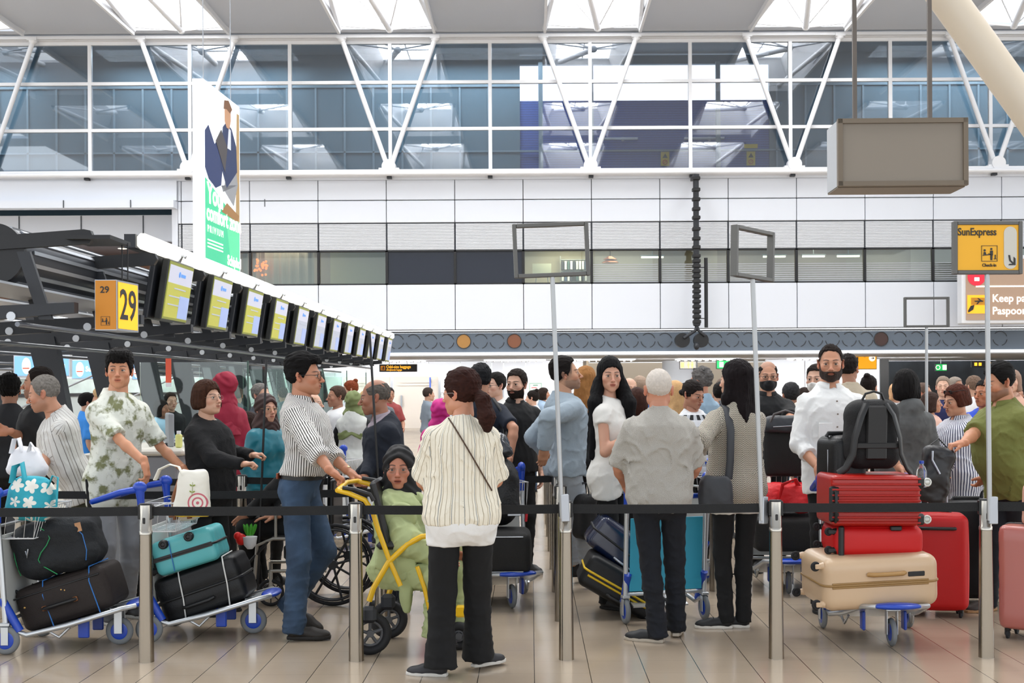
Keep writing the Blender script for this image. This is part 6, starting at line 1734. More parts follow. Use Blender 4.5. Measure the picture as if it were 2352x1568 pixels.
MB().box((.172, -.0, .22), (.008, .028, .42)).build('strap', m_black, t)
for z in (.13, .30): MB().ball((.165, .085, z), .035, 8, sc=(.7, .9, 1)).torus((.185, .085, z), .020, .009, 'X', 16, 6).build('corner_wheel', m_black, t); 
MB().tube([(.175, -.10, .15), (.178, .10, .17)], .003, 5).build('blue_cord', mat('cord_blue'), t)
flipx(t)
# basket contents of cart 2: handbag and tote
t = softbag('handbag', 'white handbag with brown leather straps in the second cart basket', 'bag', ROT((-2.21, 8.16, .76), 0, 0, -4), (.18, .18, .17), mat('bag_cream', '#d9d0c4', .6), 3, .3, 1.2)
for x in (-.06, .03): MB().tube([(x, -.10, .02), (x, -.105, .16), (x + .03, -.06, .26), (x + .06, .04, .22)], .014, 6, flat=(1.4, .4)).build('strap', m_leather, t)
MB().box((-.02, -.098, .06), (.17, .012, .05), bev=.005).build('leather_trim', m_leather, t)
p = P(437, 1205, 7.95)
def totef(N, L, uv):
    s = _sep(N, L, uv); dx = _math(N, L, 'SUBTRACT', s[0], .045); dy = _math(N, L, 'SUBTRACT', s[1], .095)
    r = _math(N, L, 'SQRT', _math(N, L, 'ADD', _math(N, L, 'MULTIPLY', dx, dx), _math(N, L, 'MULTIPLY', dy, dy)))
    f = _math(N, L, 'LESS_THAN', _math(N, L, 'FRACT', _math(N, L, 'MULTIPLY', r, 38.0)), .38)
    inn = _math(N, L, 'LESS_THAN', r, .075); c = _mix(N, L, _math(N, L, 'MULTIPLY', f, inn), '#e9e6da', '#c96b78')
    low = _math(N, L, 'LESS_THAN', s[1], .03); return _mix(N, L, low, c, '#e6c53c')
t = softbag('tote_bag', 'white cloth tote printed with a pink rose and green sprigs', 'bag', ROT((p.x, 7.98, .80), 0, 0, 3), (.27, .10, .31), pmat('tote_print', totef, .85), 6, .3, 1.3, .35)
MB().tube([(-.06, -.02, .26), (-.09, -.02, .315), (-.15, .0, .325), (-.22, .02, .29), (-.25, .03, .22)], .016, 6, flat=(1.3, .35)).build('handle', mat('tote_white', '#e9e6da', .85), t)
lf = MB()
for z in (.165, .205): 
    for s in (-1, 1): lf.ball((.01 + s * .010, -.052, z), .009, 5, sc=(1.0, .2, .5), R=Matrix.Rotation(s * -.6, 3, 'Y'))
lf.tube([(.01, -.052, .14), (.01, -.05, .225)], .0015, 5); lf.build('sprig_print', mat('leaf_print', '#8a9a3c', .8), t)
# --- cart 3: tan case, red soft case, ribbed red case, backpack, rolling bag
m_tan = mat('case_tan', '#cdb08f', .38, coat=.15); m_tan2 = mat('tan_trim', '#9a7848', .4); m_red = mat('case_red', '#c2070a', .55); m_redr = mat('case_red_ribbed', '#a8160b', .3)
z_ = V((1, .10, .035)).normalized(); y_ = V((0, -.04, 1)).normalized(); x_ = y_.cross(z_).normalized(); y_ = z_.cross(x_)
hT = .735; p = P(2013, 1340, 7.72)
t = suitcase('large champagne tan hard suitcase at the bottom of the right cart stack', AX(x_, y_, z_, V((p.x, 7.95, p.z + .012)) - z_ * (hT / 2 + .02)), (.50, .325, hT), m_tan, m_tan2, r=.07, side=None, lock=False, wm=m_tan, wr=.030)
for zz_ in (-.012, .012): MB().tube([(.252, zz_, .08), (.252, zz_, hT - .05)], .006, 6).build('zip_piping', m_tan2, t)
MB().tube([(.250, .060, .31), (.278, .062, .33), (.284, .062, .41), (.278, .062, .51), (.250, .060, .53)], .014, 8, flat=(1, 1.5)).build('side_handle', mat('handle_gold', '#a9824c', .4), t)
MB().box((.250, .050, .61), (.012, .030, .105), bev=.004).build('lock', m_black, t)
flipx(t)
p = P(2010, 1243, 7.85)
z2 = V((1, .03, -.01)).normalized(); y2 = V((0, 0, 1)); x2 = y2.cross(z2).normalized(); y2 = z2.cross(x2)
t = suitcase('bright red soft suitcase between the tan and ribbed red cases', AX(x2, y2, z2, V((p.x + .01, 8.02, p.z)) - z2 * .295), (.40, .205, .55), m_red, m_black, hard=False, r=.06, halves=False, wheels='out', corner=None)
MB().box((.20, -.0, .06), (.03, .20, .035), bev=.01).build('corner_trim', m_black, t); MB().box((.20, .085, .40), (.03, .03, .07), bev=.006).build('foot', m_black, t)
flipx(t)
p = P(2010, 1153, 7.75)
t = suitcase('glossy red ribbed hard suitcase near the top of the right cart stack', AX(x2, y2, z2, V((p.x, 7.98, p.z + .005)) - z2 * .295), (.40, .315, .555), m_redr, m_black, rib=None, r=.035, wheels='none', halves=False)
q = MB()
for k in range(9):
    z = -.135 + .034 * k; q.tube([(.201, z, .03), (.206, z, .06), (.206, z, .55), (.2, z, .58)], .007, 6)
q.build('rib', m_redr, t)
for z in (-.115, .115):
    o = MB().box((.17, z, .585), (.06, .07, .06), bev=.015).build('caster_mount', m_black, t)
    wl_ = MB().torus((.19, z, .625), .022, .006, 'X', 22, 8); wl_.lathe([(.001, -.004), (.02, -.004), (.02, .004), (.001, .004)], (.19, z, .625), 'X', 16); wl_.build('wheel', mat('wheel_white', '#cfcfc8', .35, metal=.4), o)
MB().tube([(.205, .06, .05), (.22, .05, .05), (.22, -.12, .05), (.205, -.13, .05)], .010, 8).build('handle', m_black, t); MB().box((.195, -.02, .045), (.02, .22, .065), bev=.01).build('handle_plate', m_black, t)
flipx(t)
m_bp = mat('backpack_black', '#0a0a0c', .75, bump=(200, .4))
p = P(2005, 1090, 7.95)
t = softbag('backpack', 'large black backpack standing on top of the ribbed red case', 'backpack', ROT((p.x, 8.00, 1.075), 0, 5, 0), (.40, .24, .455), m_bp, 2, .42, .8, .12)
MB().tube([(-.07, -.02, .44), (-.05, -.03, .485), (0, -.035, .50), (.05, -.03, .485), (.07, -.02, .44)], .008, 8).build('grab_handle', m_black, t)
for s in (-1, 1):
    MB().tube([(s * .06, -.10, .43), (s * .10, -.135, .36), (s * .14, -.14, .22), (s * .15, -.14, .12), (s * .19, -.13, .03), (s * .23, -.10, -.01)], .022, 6, flat=(1.3, .35)).build('shoulder_strap', m_black, t)
MB().box((0, -.122, .25), (.13, .02, .34), bev=.01).build('back_padding', m_black, t); MB().box((0, -.13, .17), (.28, .012, .035), bev=.004).build('luggage_strap', m_black, t)
MB().box((.125, -.145, .215), (.006, .004, .03)).build('reflective_tab', m_white, t)
p = P(1930, 1200, 8.2)
t = suitcase('black wheeled bag standing beside the ribbed red case', ROT((1.995, 8.13, .70), 14), (.22, .30, .55), m_blkc, m_black, hard=False, halves=False, r=.05, wheels='none', top=True)
MB().tube([(-.115, -.05, .1), (-.118, -.05, .5)], .004, 6).build('zip', m_alu, t)
# bags beyond cart 3
t = suitcase('upright red suitcase standing behind the cart stack', ROT((2.83, 8.85, .02), -12), (.42, .26, .66), m_red, m_black, hard=False, halves=False, r=.05, top=True, tele=.30)
MB().tube([(-.12, -.145, .60), (-.10, -.16, .60), (.10, -.16, .60), (.12, -.145, .60)], .012, 8).build('front_handle', m_black, t)
t = suitcase('tall black suitcase with a small yellow tag behind the red one', ROT((3.22, 9.35, .02), -8), (.42, .26, .70), m_blkc, m_black, hard=False, halves=False, r=.045, top=True)
MB().tube([(-.05, -.145, .62), (-.05, -.15, .56)], .003, 5).build('zip_pull', m_alu, t); MB().ball((-.05, -.15, .545), .016, 6).build('yellow_tag', mat('tag_yellow', '#c9b42a', .5), t)
t = suitcase('black suitcase at the foot of the green polo man', ROT((3.88, 9.9, .02), 5), (.40, .26, .66), m_blkc, m_black, hard=False, halves=False, r=.045, top=True)
m_pink = mat('case_rose', '#b0655c', .3, coat=.3)
p = P(2345, 1470, 7.95)
t = suitcase('rose pink ribbed hard suitcase cut by the right edge', ROT((3.215, 7.98, .03), -38), (.46, .27, .66), m_pink, m_black, rib=(2, 30, .0035), r=.05, top=True, wr=.03)
for z in (.2, .38, .54): MB().box((-.232, -.0, z), (.02, .04, .075), bev=.006).build('side_latch', m_black, t)
p = P(2345, 1195, 7.9)
t = softbag('paper_bag', 'pinkish paper bag resting on the rose pink suitcase', 'bag', ROT((3.21, 7.93, .725), -38, 0, 0), (.24, .14, .26), mat('paper_pink', '#c99a86', .7), 4, .18, .8, .05)
MB().tube([(-.05, -.05, .25), (-.03, -.06, .31), (.03, -.06, .31), (.05, -.05, .25)], .004, 6).build('handle', m_white, t)
p = P(2125, 1055, 8.6)
t = softbag('shoulder_bag', 'black leather bag hanging over the cart handle by the striped-shirt woman', 'bag', ROT((2.70, 8.62, .80), -10, 0, 14), (.24, .16, .40), mat('leather_black', '#1b1a1c', .4), 7, .3, 1.6, .1)
MB().tube([(-.06, -.09, .36), (-.05, -.10, .30), (.02, -.10, .22)], .008, 6).build('zip', m_alu, t); MB().tube([(-.1, 0, .36), (-.03, 0, .45), (.1, 0, .36)], .010, 6, flat=(1.5, .5)).build('strap', m_black, t)
t = thing('water_bottle', 'clear water bottle with a blue cap beside the ribbed red case', 'bottle', P(2117, 1118, 8.1))
MB().lathe([(.030, 0), (.033, .01), (.033, .10), (.026, .125), (.013, .14), (.013, .15)], n=20).build('body', mat('bottle_clear', '#dfe9ee', .1, trans=.9), t); MB().cone((0, 0, .15), (0, 0, .168), .015, n=14).build('cap', m_cb, t)
# --- cart 4 side load: navy hard case and black case with yellow band (seen left of the cart)
def diag_case(cx_, cy_, cz_, h, deg, yaw=0):
    R = Matrix.Rotation(radians(yaw), 3, 'Z') @ Matrix.Rotation(radians(deg), 3, 'Y'); z = R @ V((0, 0, 1)); x = R @ V((0, -1, 0)); y = z.cross(x)
    return AX(x, y, z, V((cx_, cy_, cz_)) - z * (h / 2 + .03))
m_nav = mat('case_navy', '#0f1c3c', .25, coat=.5)
p = P(1425, 1262, 9.1)
t = suitcase('glossy navy hard suitcase leaning on the front of the cyan-panelled cart', diag_case(p.x + .03, 9.12, p.z, .62, -52, 0), (.42, .25, .60), m_nav, m_black, r=.05, rib=(0, 5, .008))
MB().tube([(.212, -.08, .22), (.235, -.08, .25), (.235, -.08, .36), (.212, -.08, .39)], .010, 8).build('side_handle', m_alu, t)
p = P(1400, 1338, 8.95)
t = suitcase('black suitcase edged with yellow bands at the front of the cyan-panelled cart', diag_case(p.x + .05, 8.95, p.z, .62, -60, 0), (.44, .24, .58), m_blkc, mat('band_yellow', '#e0b818', .5), r=.045)
MB().tube([(.222, -.03, .05), (.222, -.03, .57)], .008, 6).build('yellow_band', mat('band_yellow'), t)
MB().tube([(.222, -.08, .22), (.24, -.085, .25), (.24, -.085, .36), (.222, -.08, .39)], .010, 8).build('side_handle', m_black, t)
t = softbag('hand_bag', 'small black bag held by the grey sweatshirt man', 'bag', ROT((.42, 9.85, .42), 20), (.16, .26, .36), m_bp, 3, .3, .8, .08)
MB().tube([(0, -.09, .33), (0, -.05, .44), (0, .05, .44), (0, .09, .33)], .008, 6).build('handle', m_black, t)
# --- cart 5 load
m_dsoft = mat('case_dark', '#11100f', .75, bump=(260, .4))
t = suitcase('large black soft suitcase lying on the cart beside the ponytail woman', AX(V((0, 1, 0)), V((0, 0, 1)), V((1, 0, 0)), (-.62, 9.28, .415)), (.44, .30, .58), m_dsoft, m_black, hard=False, halves=False, r=.05, wheels='two')
MB().tube([(-.222, .12, .05), (-.222, .12, .56)], .005, 6).build('zip', m_alu, t); MB().tube([(-.222, -.13, .05), (-.222, -.13, .56)], .005, 6).build('zip', m_alu, t)
MB().tube([(-.226, .145, .20), (-.226, -.14, .17)], .005, 6).build('orange_cord', mat('cord_orange', '#b8653a', .6), t)
for y, z in ((.08, .30), (-.06, .30)): MB().ball((-.222, y, z), .012, 6).build('stud', m_black, t)
t = softbag('duffel_bag', 'huge black soft duffel standing on the black suitcase', 'bag', ROT((-.31, 9.35, .585), 6), (.50, .34, .52), mat('duffel_black', '#0f1012', .55, bump=(90, .5)), 9, .45, 1.5, .10)
MB().box((.17, -.15, .10), (.10, .02, .03), bev=.004).build('zip_tape', m_alu, t); MB().tube([(.25, -.10, .15), (.265, -.11, .10), (.26, -.10, .04)], .010, 6).build('red_ribbon', mat('ribbon_red', '#c81e2c', .6), t)
t = softbag('carrier_bag', 'crinkled silver-black bag on top of the huge black duffel', 'bag', ROT((-.31, 9.40, 1.09), 0), (.36, .26, .17), mat('foil_black', '#3a3c40', .18, metal=.3), 10, .35, 3.0, .2)
MB().tube([(-.03, -.13, .06), (-.04, -.17, .01), (.0, -.17, .10), (.03, -.14, .12)], .009, 6).build('loop', m_alu, t)
# --- cart 6 load
t = suitcase('wide black case under the red bag on the masked man cart', AX(V((0, 1, 0)), V((0, 0, 1)), V((1, 0, 0)), (1.72, 10.05, .45)), (.46, .26, .60), m_dsoft, m_black, hard=False, halves=False, r=.04, wheels='none')
m_rb = mat('bag_red', '#d3121c', .5, bump=(60, .3))
t = softbag('duffel_bag', 'crumpled bright red bag on the masked man cart', 'bag', ROT((2.04, 10.0, .61), 0), (.52, .32, .24), m_rb, 12, .35, 2.2, .15)
MB().tube([(-.10, -.13, .10), (-.08, -.15, .23), (.02, -.14, .27), (.05, -.12, .22)], .022, 6, flat=(1.4, .3)).build('strap', m_rb, t); MB().box((-.06, -.158, .06), (.12, .006, .05), rz=.03).build('baggage_label', m_white, t)
t = suitcase('square black case standing in the masked man cart basket', ROT((2.07, 10.22, .86), 0), (.40, .26, .37), m_dsoft, m_black, hard=False, halves=False, r=.03, wheels='none')
t = softbag('travel_bag', 'dark grey holdall with a curved handle on the square black case', 'bag', ROT((2.02, 10.12, 1.235), 0), (.38, .22, .14), mat('holdall_grey', '#2c2e33', .5), 13, .4, 1.3, .2)
MB().tube([(-.12, -.08, .08), (-.09, -.10, .15), (.0, -.10, .18), (.09, -.10, .15), (.12, -.08, .08)], .010, 8).build('handle', mat('handle_taupe', '#4a4444', .5), t); MB().tube([(-.1, -.112, .05), (.1, -.112, .06)], .004, 5).build('zip', m_alu, t)

# ================================================================ YELLOW TRANSPORT CHAIR
m_yl = mat('frame_yellow', '#e8b80c', .35, coat=.3)
t = thing('transport_chair', 'yellow tubular airport transport chair carrying the woman in the pale green coat', 'wheelchair', (0, 0, 0))
def Yp(px, py, Y): return P(px, py, Y)
def wheelY(name, px, py_c, Y, R_, yaw=12):
    c = Yp(px, py_c, Y); c.z = R_ + .0
    M = Matrix.Rotation(radians(yaw), 3, 'Z')
    o = MB().torus(c, R_ - .024, .026, M=M @ Matrix.Rotation(pi / 2, 3, 'X'), n=36, k=10).build(name, m_rub, t)
    rim = MB().torus(c, R_ - .055, .010, M=M @ Matrix.Rotation(pi / 2, 3, 'X'), n=32, k=8)
    for k in range(5):
        a = 2 * pi * k / 5 + .3; d = M @ V((cos(a), 0, sin(a))); rim.tube([c + d * .015, c + d * (R_ - .05)], .011, 6)
    rim.cone(c + M @ V((0, -.02, 0)), c + M @ V((0, .02, 0)), .022, n=14); rim.build('rim', mat('rim_grey', '#4c4d50', .4), o); return c
w1 = wheelY('rear_wheel', 850, 1445, 7.62, .128); w2 = wheelY('rear_wheel', 893, 1400, 8.12, .120)
w3 = wheelY('front_wheel', 1053, 1440, 7.75, .085, 5); w4 = wheelY('front_wheel', 1080, 1405, 8.25, .085, 5)
nY, fY = 7.62, 8.12
for s, Y_ in ((0, nY), (1, fY)):
    dx = 45 * s; dy = -22 * s
    MB().tube([Yp(775 + dx, 1126 + dy, Y_), Yp(800 + dx, 1132 + dy, Y_), Yp(838 + dx, 1148 + dy, Y_), Yp(856 + dx, 1175 + dy, Y_), Yp(868 + dx * .6, 1215 + dy * .6, Y_), Yp(896 + dx * .5, 1290 + dy * .3, Y_), Yp(920 + dx * .4, 1345 - 10 * s, Y_)], .0155, 10).build('back_tube', m_yl, t)
    MB().tube([Yp(848 + dx, 1380 + dy * .7, Y_), Yp(858 + dx, 1350 + dy * .7, Y_), Yp(893 + dx * .7, 1290 + dy * .5, Y_), Yp(935 + dx * .5, 1250 + dy * .4, Y_), Yp(968 + dx * .4, 1232 + dy * .3, Y_), Yp(1000, 1228 - 8 * s, Y_)], .0175, 10).build('leg_tube', m_yl, t)
    MB().tube([Yp(958, 1300 - 8 * s, Y_), Yp(975 + 10 * s, 1350, Y_), Yp(988 + 10 * s, 1410 - 12 * s, Y_), Yp(1040 + 15 * s, 1402 - 12 * s, Y_)], .014, 8).build('front_tube', m_yl, t)
    MB().tube([Yp(787 + dx, 1120 + dy, Y_), Yp(815 + dx, 1124 + dy, Y_), Yp(850 + dx, 1135 + dy, Y_), Yp(858 + dx, 1150 + dy, Y_)], .013, 8).build('push_grip', m_black, t)
    MB().box(Yp(1058 + 15 * s, 1403 - 12 * s, Y_), (.06, .05, .07), bev=.01).build('caster_head', m_yl, t)
    MB().box(tuple((w1, w2)[s] + V((.0, -.03, .12))), (.09, .06, .10), bev=.02).build('wheel_bracket', m_char, t)
MB().tube([Yp(775, 1126, nY), Yp(795, 1108, (nY + fY) / 2), Yp(820, 1104, fY)], .0155, 10).build('push_bar', m_yl, t)
sc_ = Yp(955, 1235, 7.87); MB().box((sc_.x, 7.87, sc_.z - .02), (.44, .46, .05), bev=.02).build('seat', m_black, t)
bc2 = Yp(872, 1175, 7.87); MB().box((bc2.x + .03, 7.87, bc2.z), (.04, .44, .42), R=Matrix.Rotation(radians(-14), 3, 'Y'), bev=.015).build('backrest', m_black, t)
fp = Yp(1050, 1425, 7.95); MB().box((fp.x, 8.0, .13), (.20, .36, .02), bev=.005).build('foot_plate', m_black, t)

# ================================================================ BLACK WHEELCHAIR
wc = thing('wheelchair', 'black self-propelled wheelchair with silver arm tubes behind the jeans', 'wheelchair', (0, 0, 0))
def bigwheel(px, pyc, Y, R_):
    c = P(px, pyc, Y); c.z = R_
    o = MB().torus(c, R_ - .014, .015, 'Y', 56, 8).build('drive_wheel', m_rub, wc)
    MB().torus(c - V((0, .035, 0)), R_ - .045, .008, 'Y', 48, 6).build('push_rim', m_dark, o)
    s = MB()
    for k in range(8): a = 2 * pi * k / 8 + .25; s.tube([c + V((.02 * cos(a), 0, .02 * sin(a))), c + V(((R_ - .02) * cos(a), 0, (R_ - .02) * sin(a)))], .010, 6)
    s.cone(c + V((0, -.03, 0)), c + V((0, .03, 0)), .035, n=18); s.torus(c, R_ - .045, .012, 'Y', 48, 6); s.build('spoke', m_dark, o); return c
Yw = 9.35
bw = bigwheel(765, 1295, Yw, .305); bw2 = bigwheel(800, 1280, Yw + .55, .305)
for Y_ in (Yw, Yw + .5):
    c = P(622, 1375, Y_); c.z = .10
    o = MB().torus(c, .088, .013, 'Y', 28, 8).build('caster_wheel', m_rub, wc); s = MB()
    for k in range(8): a = 2 * pi * k / 8; s.tube([c, c + V((.085 * cos(a), 0, .085 * sin(a)))], .005, 5)
    s.cone(c + V((0, -.02, 0)), c + V((0, .02, 0)), .015, n=12); s.build('caster_spoke', m_dark, o)
    cx0 = c.x; m_st = mat('tube_beige', '#a8a39a', .35, metal=.5)
    MB().tube([(cx0, Y_, .13), (cx0, Y_, .26)], .016, 8).tube([(cx0 - .12, Y_, .20), (cx0 - .10, Y_, .45), (cx0 + .02, Y_, .50), (cx0 + .40, Y_, .50)], .013, 8).tube([(cx0, Y_, .26), (bw.x - .05, Y_, .26)], .013, 8).build('side_frame', m_st, wc)
    MB().tube([(cx0 + .04, Y_, .50), (cx0 + .04, Y_, .68), (cx0 + .08, Y_, .72), (cx0 + .36, Y_, .72), (cx0 + .42, Y_, .70), (cx0 + .43, Y_, .5)], .012, 8).build('arm_tube', m_st, wc)
    MB().box((cx0 + .21, Y_, .74), (.28, .05, .03), bev=.01).build('armrest', m_black, wc)
    MB().tube([(cx0 + .45, Y_, .45), (cx0 + .46, Y_, .92), (cx0 + .56, Y_, .94)], .012, 8).build('back_tube', m_dark, wc)
    MB().tube([(cx0 - .02, Y_, .48), (cx0 - .16, Y_, .32), (cx0 - .20, Y_, .16)], .012, 8).box((cx0 - .26, Y_, .14), (.14, .12, .015), bev=.004).build('footrest', m_dark, wc)
cs = P(622, 1375, Yw)
MB().box((cs.x + .21, Yw + .25, .50), (.42, .46, .04), bev=.015).build('seat', m_black, wc); MB().box((cs.x + .45, Yw + .25, .72), (.03, .46, .42), bev=.01).build('backrest', m_black, wc)
MB().box((cs.x + .22, Yw + .25, .38), (.30, .3, .16), bev=.04).build('under_seat_bag', m_black, wc)
# flowers on the sitter's lap
t = thing('flower_bunch', 'red flower with green leaves and white wrap on the wheelchair lap', 'flowers', P(560, 1232, 9.25))
MB().ball((-.02, 0, -.02), .04, 8, sc=(1, .8, 1.1)).ball((-.045, 0, .005), .03, 7).build('red_bloom', mat('bloom_red', '#e01810', .5), t); MB().lathe([(.02, -.09), (.045, -.06), (.055, .0)], (.045, 0, 0), n=14).build('white_wrap', m_white, t)
g_ = MB()
for k in range(9): a = k * .7; g_.ball((.045 + .035 * cos(a), .02 * sin(a), .05), .045, 5, sc=(.22, .10, 1.0), R=Matrix.Rotation(.35 * cos(a), 3, 'Y'))
g_.build('leaf', mat('leaf_green', '#3f9c1e', .5), t)
# thin black pole leaning before the suited man, and one behind the striped shirt
for a, b, lab in ((P(849, 765, 8.9), P(868, 1085, 8.9), 'thin black pole rising before the suited man'), (P(612, 825, 9.4), P(603, 1060, 9.4), 'thin black pole rising behind the striped-shirt man')):
    b2 = b + (b - a).normalized() * ((b.z) / abs((b - a).normalized().z)); b2.z = max(b2.z, .0)
    o = MB().tube([V((0, 0, 0)), b2 - a], .0085, 8).build('flag_pole', m_black); o.location = a; tag(o, lab, 'pole')
# ================================================================ PEOPLE
def denim(n, a, b_): return mat(n, a, .9, noise=(5, .45), bump=(500, .3))
mJ = denim('denim_blue', '#33475f', 0); mJd = mat('denim_dark', '#0b0f18', .9, noise=(6, .3), bump=(400, .2)); mK = mat('cloth_black', '#070708', .9, noise=(4, .25))
mKt = mat('tee_black', '#0c0d0f', .85); mNy = mat('tee_navy', '#0c1626', .85); mW = mat('cloth_white', '#dcdad4', .85, bump=(30, .15)); mWs = mat('shirt_white', '#e2e2e0', .8, bump=(40, .2))
mGr = mat('sweat_grey', '#93a0aa', .95, bump=(60, .15)); mGj = mat('jogger_grey', '#a4abb2', .95, bump=(60, .15)); mHd = mat('hoodie_grey', '#5b5c5c', .95, noise=(14, .2))
mOl = mat('polo_olive', '#6c7038', .9, bump=(60, .2)); mSuit = mat('suit_navy', '#0e1624', .85); mCoat = mat('coat_pistachio', '#aab583', .85, bump=(30, .2)); mHijK = mat('scarf_black', '#0d0c0e', .8)
mTan = mat('trouser_grey', '#8e9094', .85, sheen=.2)
def tiedye(N, L, uv):
    nz = N.new('ShaderNodeTexNoise'); nz.inputs['Scale'].default_value = 9; nz.inputs['Detail'].default_value = 6; nz.inputs['Roughness'].default_value = .62; L.new(uv, nz.inputs[0])
    r = N.new('ShaderNodeMapRange'); r.inputs[1].default_value = .50; r.inputs[2].default_value = .60; L.new(nz.outputs[0], r.inputs[0]); return _mix(N, L, r.outputs[0], '#d9dbd0', '#777a55')
def herring(N, L, uv):
    s = _sep(N, L, uv); p = .022; fu = _math(N, L, 'FRACT', _math(N, L, 'MULTIPLY', s[0], 1 / p)); zz = _math(N, L, 'ABSOLUTE', _math(N, L, 'SUBTRACT', fu, .5))
    f = _math(N, L, 'FRACT', _math(N, L, 'ADD', _math(N, L, 'MULTIPLY', s[1], 1 / .0125), _math(N, L, 'MULTIPLY', zz, 2.6))); return _mix(N, L, _math(N, L, 'LESS_THAN', f, .5), '#cfc8b8', '#2a241e')
def heather(N, L, uv):
    wn = N.new('ShaderNodeTexNoise'); wn.inputs['Scale'].default_value = 420; L.new(uv, wn.inputs[0]); r = N.new('ShaderNodeMapRange'); r.inputs[1].default_value = .4; r.inputs[2].default_value = .6; L.new(wn.outputs[0], r.inputs[0])
    return _mix(N, L, r.outputs[0], '#8b8984', '#b9b4aa')
def check(N, L, uv):
    s = _sep(N, L, uv); a = _math(N, L, 'LESS_THAN', _math(N, L, 'FRACT', _math(N, L, 'MULTIPLY', s[0], 12)), .5); b = _math(N, L, 'LESS_THAN', _math(N, L, 'FRACT', _math(N, L, 'MULTIPLY', s[1], 10)), .45)
    return _mix(N, L, _math(N, L, 'MULTIPLY', a, b), _mix(N, L, a, _mix(N, L, b, '#e6e8ea', '#b9bcc0'), '#e0e2e4'), '#17181a')
def tweed(N, L, uv):
    s = _sep(N, L, uv); a = _math(N, L, 'LESS_THAN', _math(N, L, 'FRACT', _math(N, L, 'MULTIPLY', s[0], 90)), .55); b = _math(N, L, 'LESS_THAN', _math(N, L, 'FRACT', _math(N, L, 'MULTIPLY', s[1], 90)), .55)
    return _mix(N, L, _math(N, L, 'MULTIPLY', a, b), '#c8c4bc', '#1a1a1c')
mStripe = pmat('striped_shirt', stripes(.0125, .36, '#d9d6d2', '#2b2522'), .8)
mPolo = pmat('striped_polo', stripes(.030, .13, '#cbcac6', '#77736e', 0, .075, .05, '#a8a29a'), .85, bump=(60, .2))
mBlouse = pmat('cream_blouse', stripes(.021, .14, '#e3dcca', '#a79c84', 0, .058, .06, '#8f9290'), .85, bump=(50, .25))
mStr2 = pmat('blue_striped', stripes(.0145, .38, '#e4e4ea', '#3a3d5c'), .85)
mTie = pmat('tie_dye', tiedye, .9, bump=(60, .15)); mHer = pmat('herringbone', herring, .9); mHea = pmat('heather_grey', heather, .9, bump=(40, .3)); mChk = pmat('checked_blouse', check, .85)
def man(label, px, crown, Y, face, **k):
    X = P(px, crown, Y).x; z = P(px, crown, Y).z; k.setdefault('hk', 1.0)
    o = dict(label=label, at=(X, Y), h=z * k.pop('hk'), face=face, near=1); o.update(k); return person(o)
def W_(px, py, Y, **k): return dict(w=P(px, py, Y), **k)
def HS(c='#120e0b', **k): return dict(style='short', c=c, **k)
grip = dict(curl=62)
# ---- left group
man('person in a black tee smiling to the left, behind the striped polo man', 86, 850, 10.0, -80, near=2, look=-84, skin='#b07c60', build=dict(chest=1.1, waist=1.12, belly=.02), tops=[dict(m=mKt, sleeve=.34, off=.02, sr=.02, name='tee')], bottom=dict(m=mK),
    hair=HS('#1a120e', t=.010, line='rec'), head=dict(stubble=.55, open=.008, nose=1.25, lip=(.75, .45, .42)), handR=W_(20, 990, 9.7, el=(-1, .5, -.6), dir=(0, -1, 0)), handL=W_(60, 1030, 9.9))
man('person with black curly hair and dark jacket seen from behind at the far left', 22, 868, 10.9, 200, skin='#9a6a50', tops=[dict(m=mat('jacket_dark', '#17181c', .8), sleeve=1, off=.03, sr=.03, name='jacket')], bottom=dict(m=mK), hair=HS('#0c0a09', t=.026, messy=1.5))
man('person in a pale striped short-sleeved polo leaning on the left cart', 184, 872, 9.25, -62, near=2, look=-84, nod=14, lean=20, hk=1.02, neck=.05, skin='#b88468', build=dict(chest=1.16, waist=1.28, hip=1.12, belly=.05, sh=1.06), head=dict(stubble=.30, open=.004, nose=1.2, fat=.5),
    tops=[dict(m=mPolo, sleeve=.40, off=.026, sr=.026, hem=.80, collar='polo', name='polo_shirt')], bottom=dict(m=mat('trouser_olive', '#4a4a3c', .9)), hair=HS('#77726c', t=.009, line='rec', rough=.8), handR=W_(92, 1092, 8.85, el=(-.4, .6, -.6), **grip), handL=W_(80, 1085, 9.3, **grip))
bi = man('teenager in a tie-dyed tee leaning on the second cart', 262, 815, 8.85, 52, near=2, look=12, skin='#c48a68', head=dict(gaze=-.35, jaw=.92, nose=1.05, brow=(.04, .03, .03)), build=dict(chest=.98, waist=.95, sh=1.0, arm=.82), neck=.01, lean=6,
    tops=[dict(m=mTie, sleeve=.44, off=.034, sr=.026, wide=1.5, hem=.735, flare=.015, collar='crew', name='tee')], bottom=dict(m=mTan, w=1.15, name='track_trousers'), hair=HS('#0e0b0a', t=.022, top=.030, quiff=.85, messy=.8, line='fr'), shoes={'c': '#1c1c1e', 'sole': '#b0b0ac'},
    handR=W_(366, 1098, 8.42, el=(-.9, .3, -.8), wdir=(.25, -.1, -1), wpalm=(-1, 0, -.2), curl=38), handL=W_(424, 1080, 8.95, el=(.5, .5, -.8), wdir=(.5, 0, -.9), curl=40))
for s_ in 'LR':
    sg_ = 1 if s_ == 'L' else -1; hp_, kn_, an_ = bi['HIP'][s_], bi['KN'][s_], bi['AN'][s_]
    q = MB(); q.tube([hp_ + V((sg_ * .102, 0, .02)), hp_ + (kn_ - hp_) * .5 + V((sg_ * .094, 0, 0)), kn_ + V((sg_ * .086, 0, 0)), kn_ + (an_ - kn_) * .5 + V((sg_ * .076, 0, 0)), an_ + V((sg_ * .066, 0, -.02))], .026, 8, flat=(1.0, 1.0)); q.build('side_stripe', mK, bi['body'])
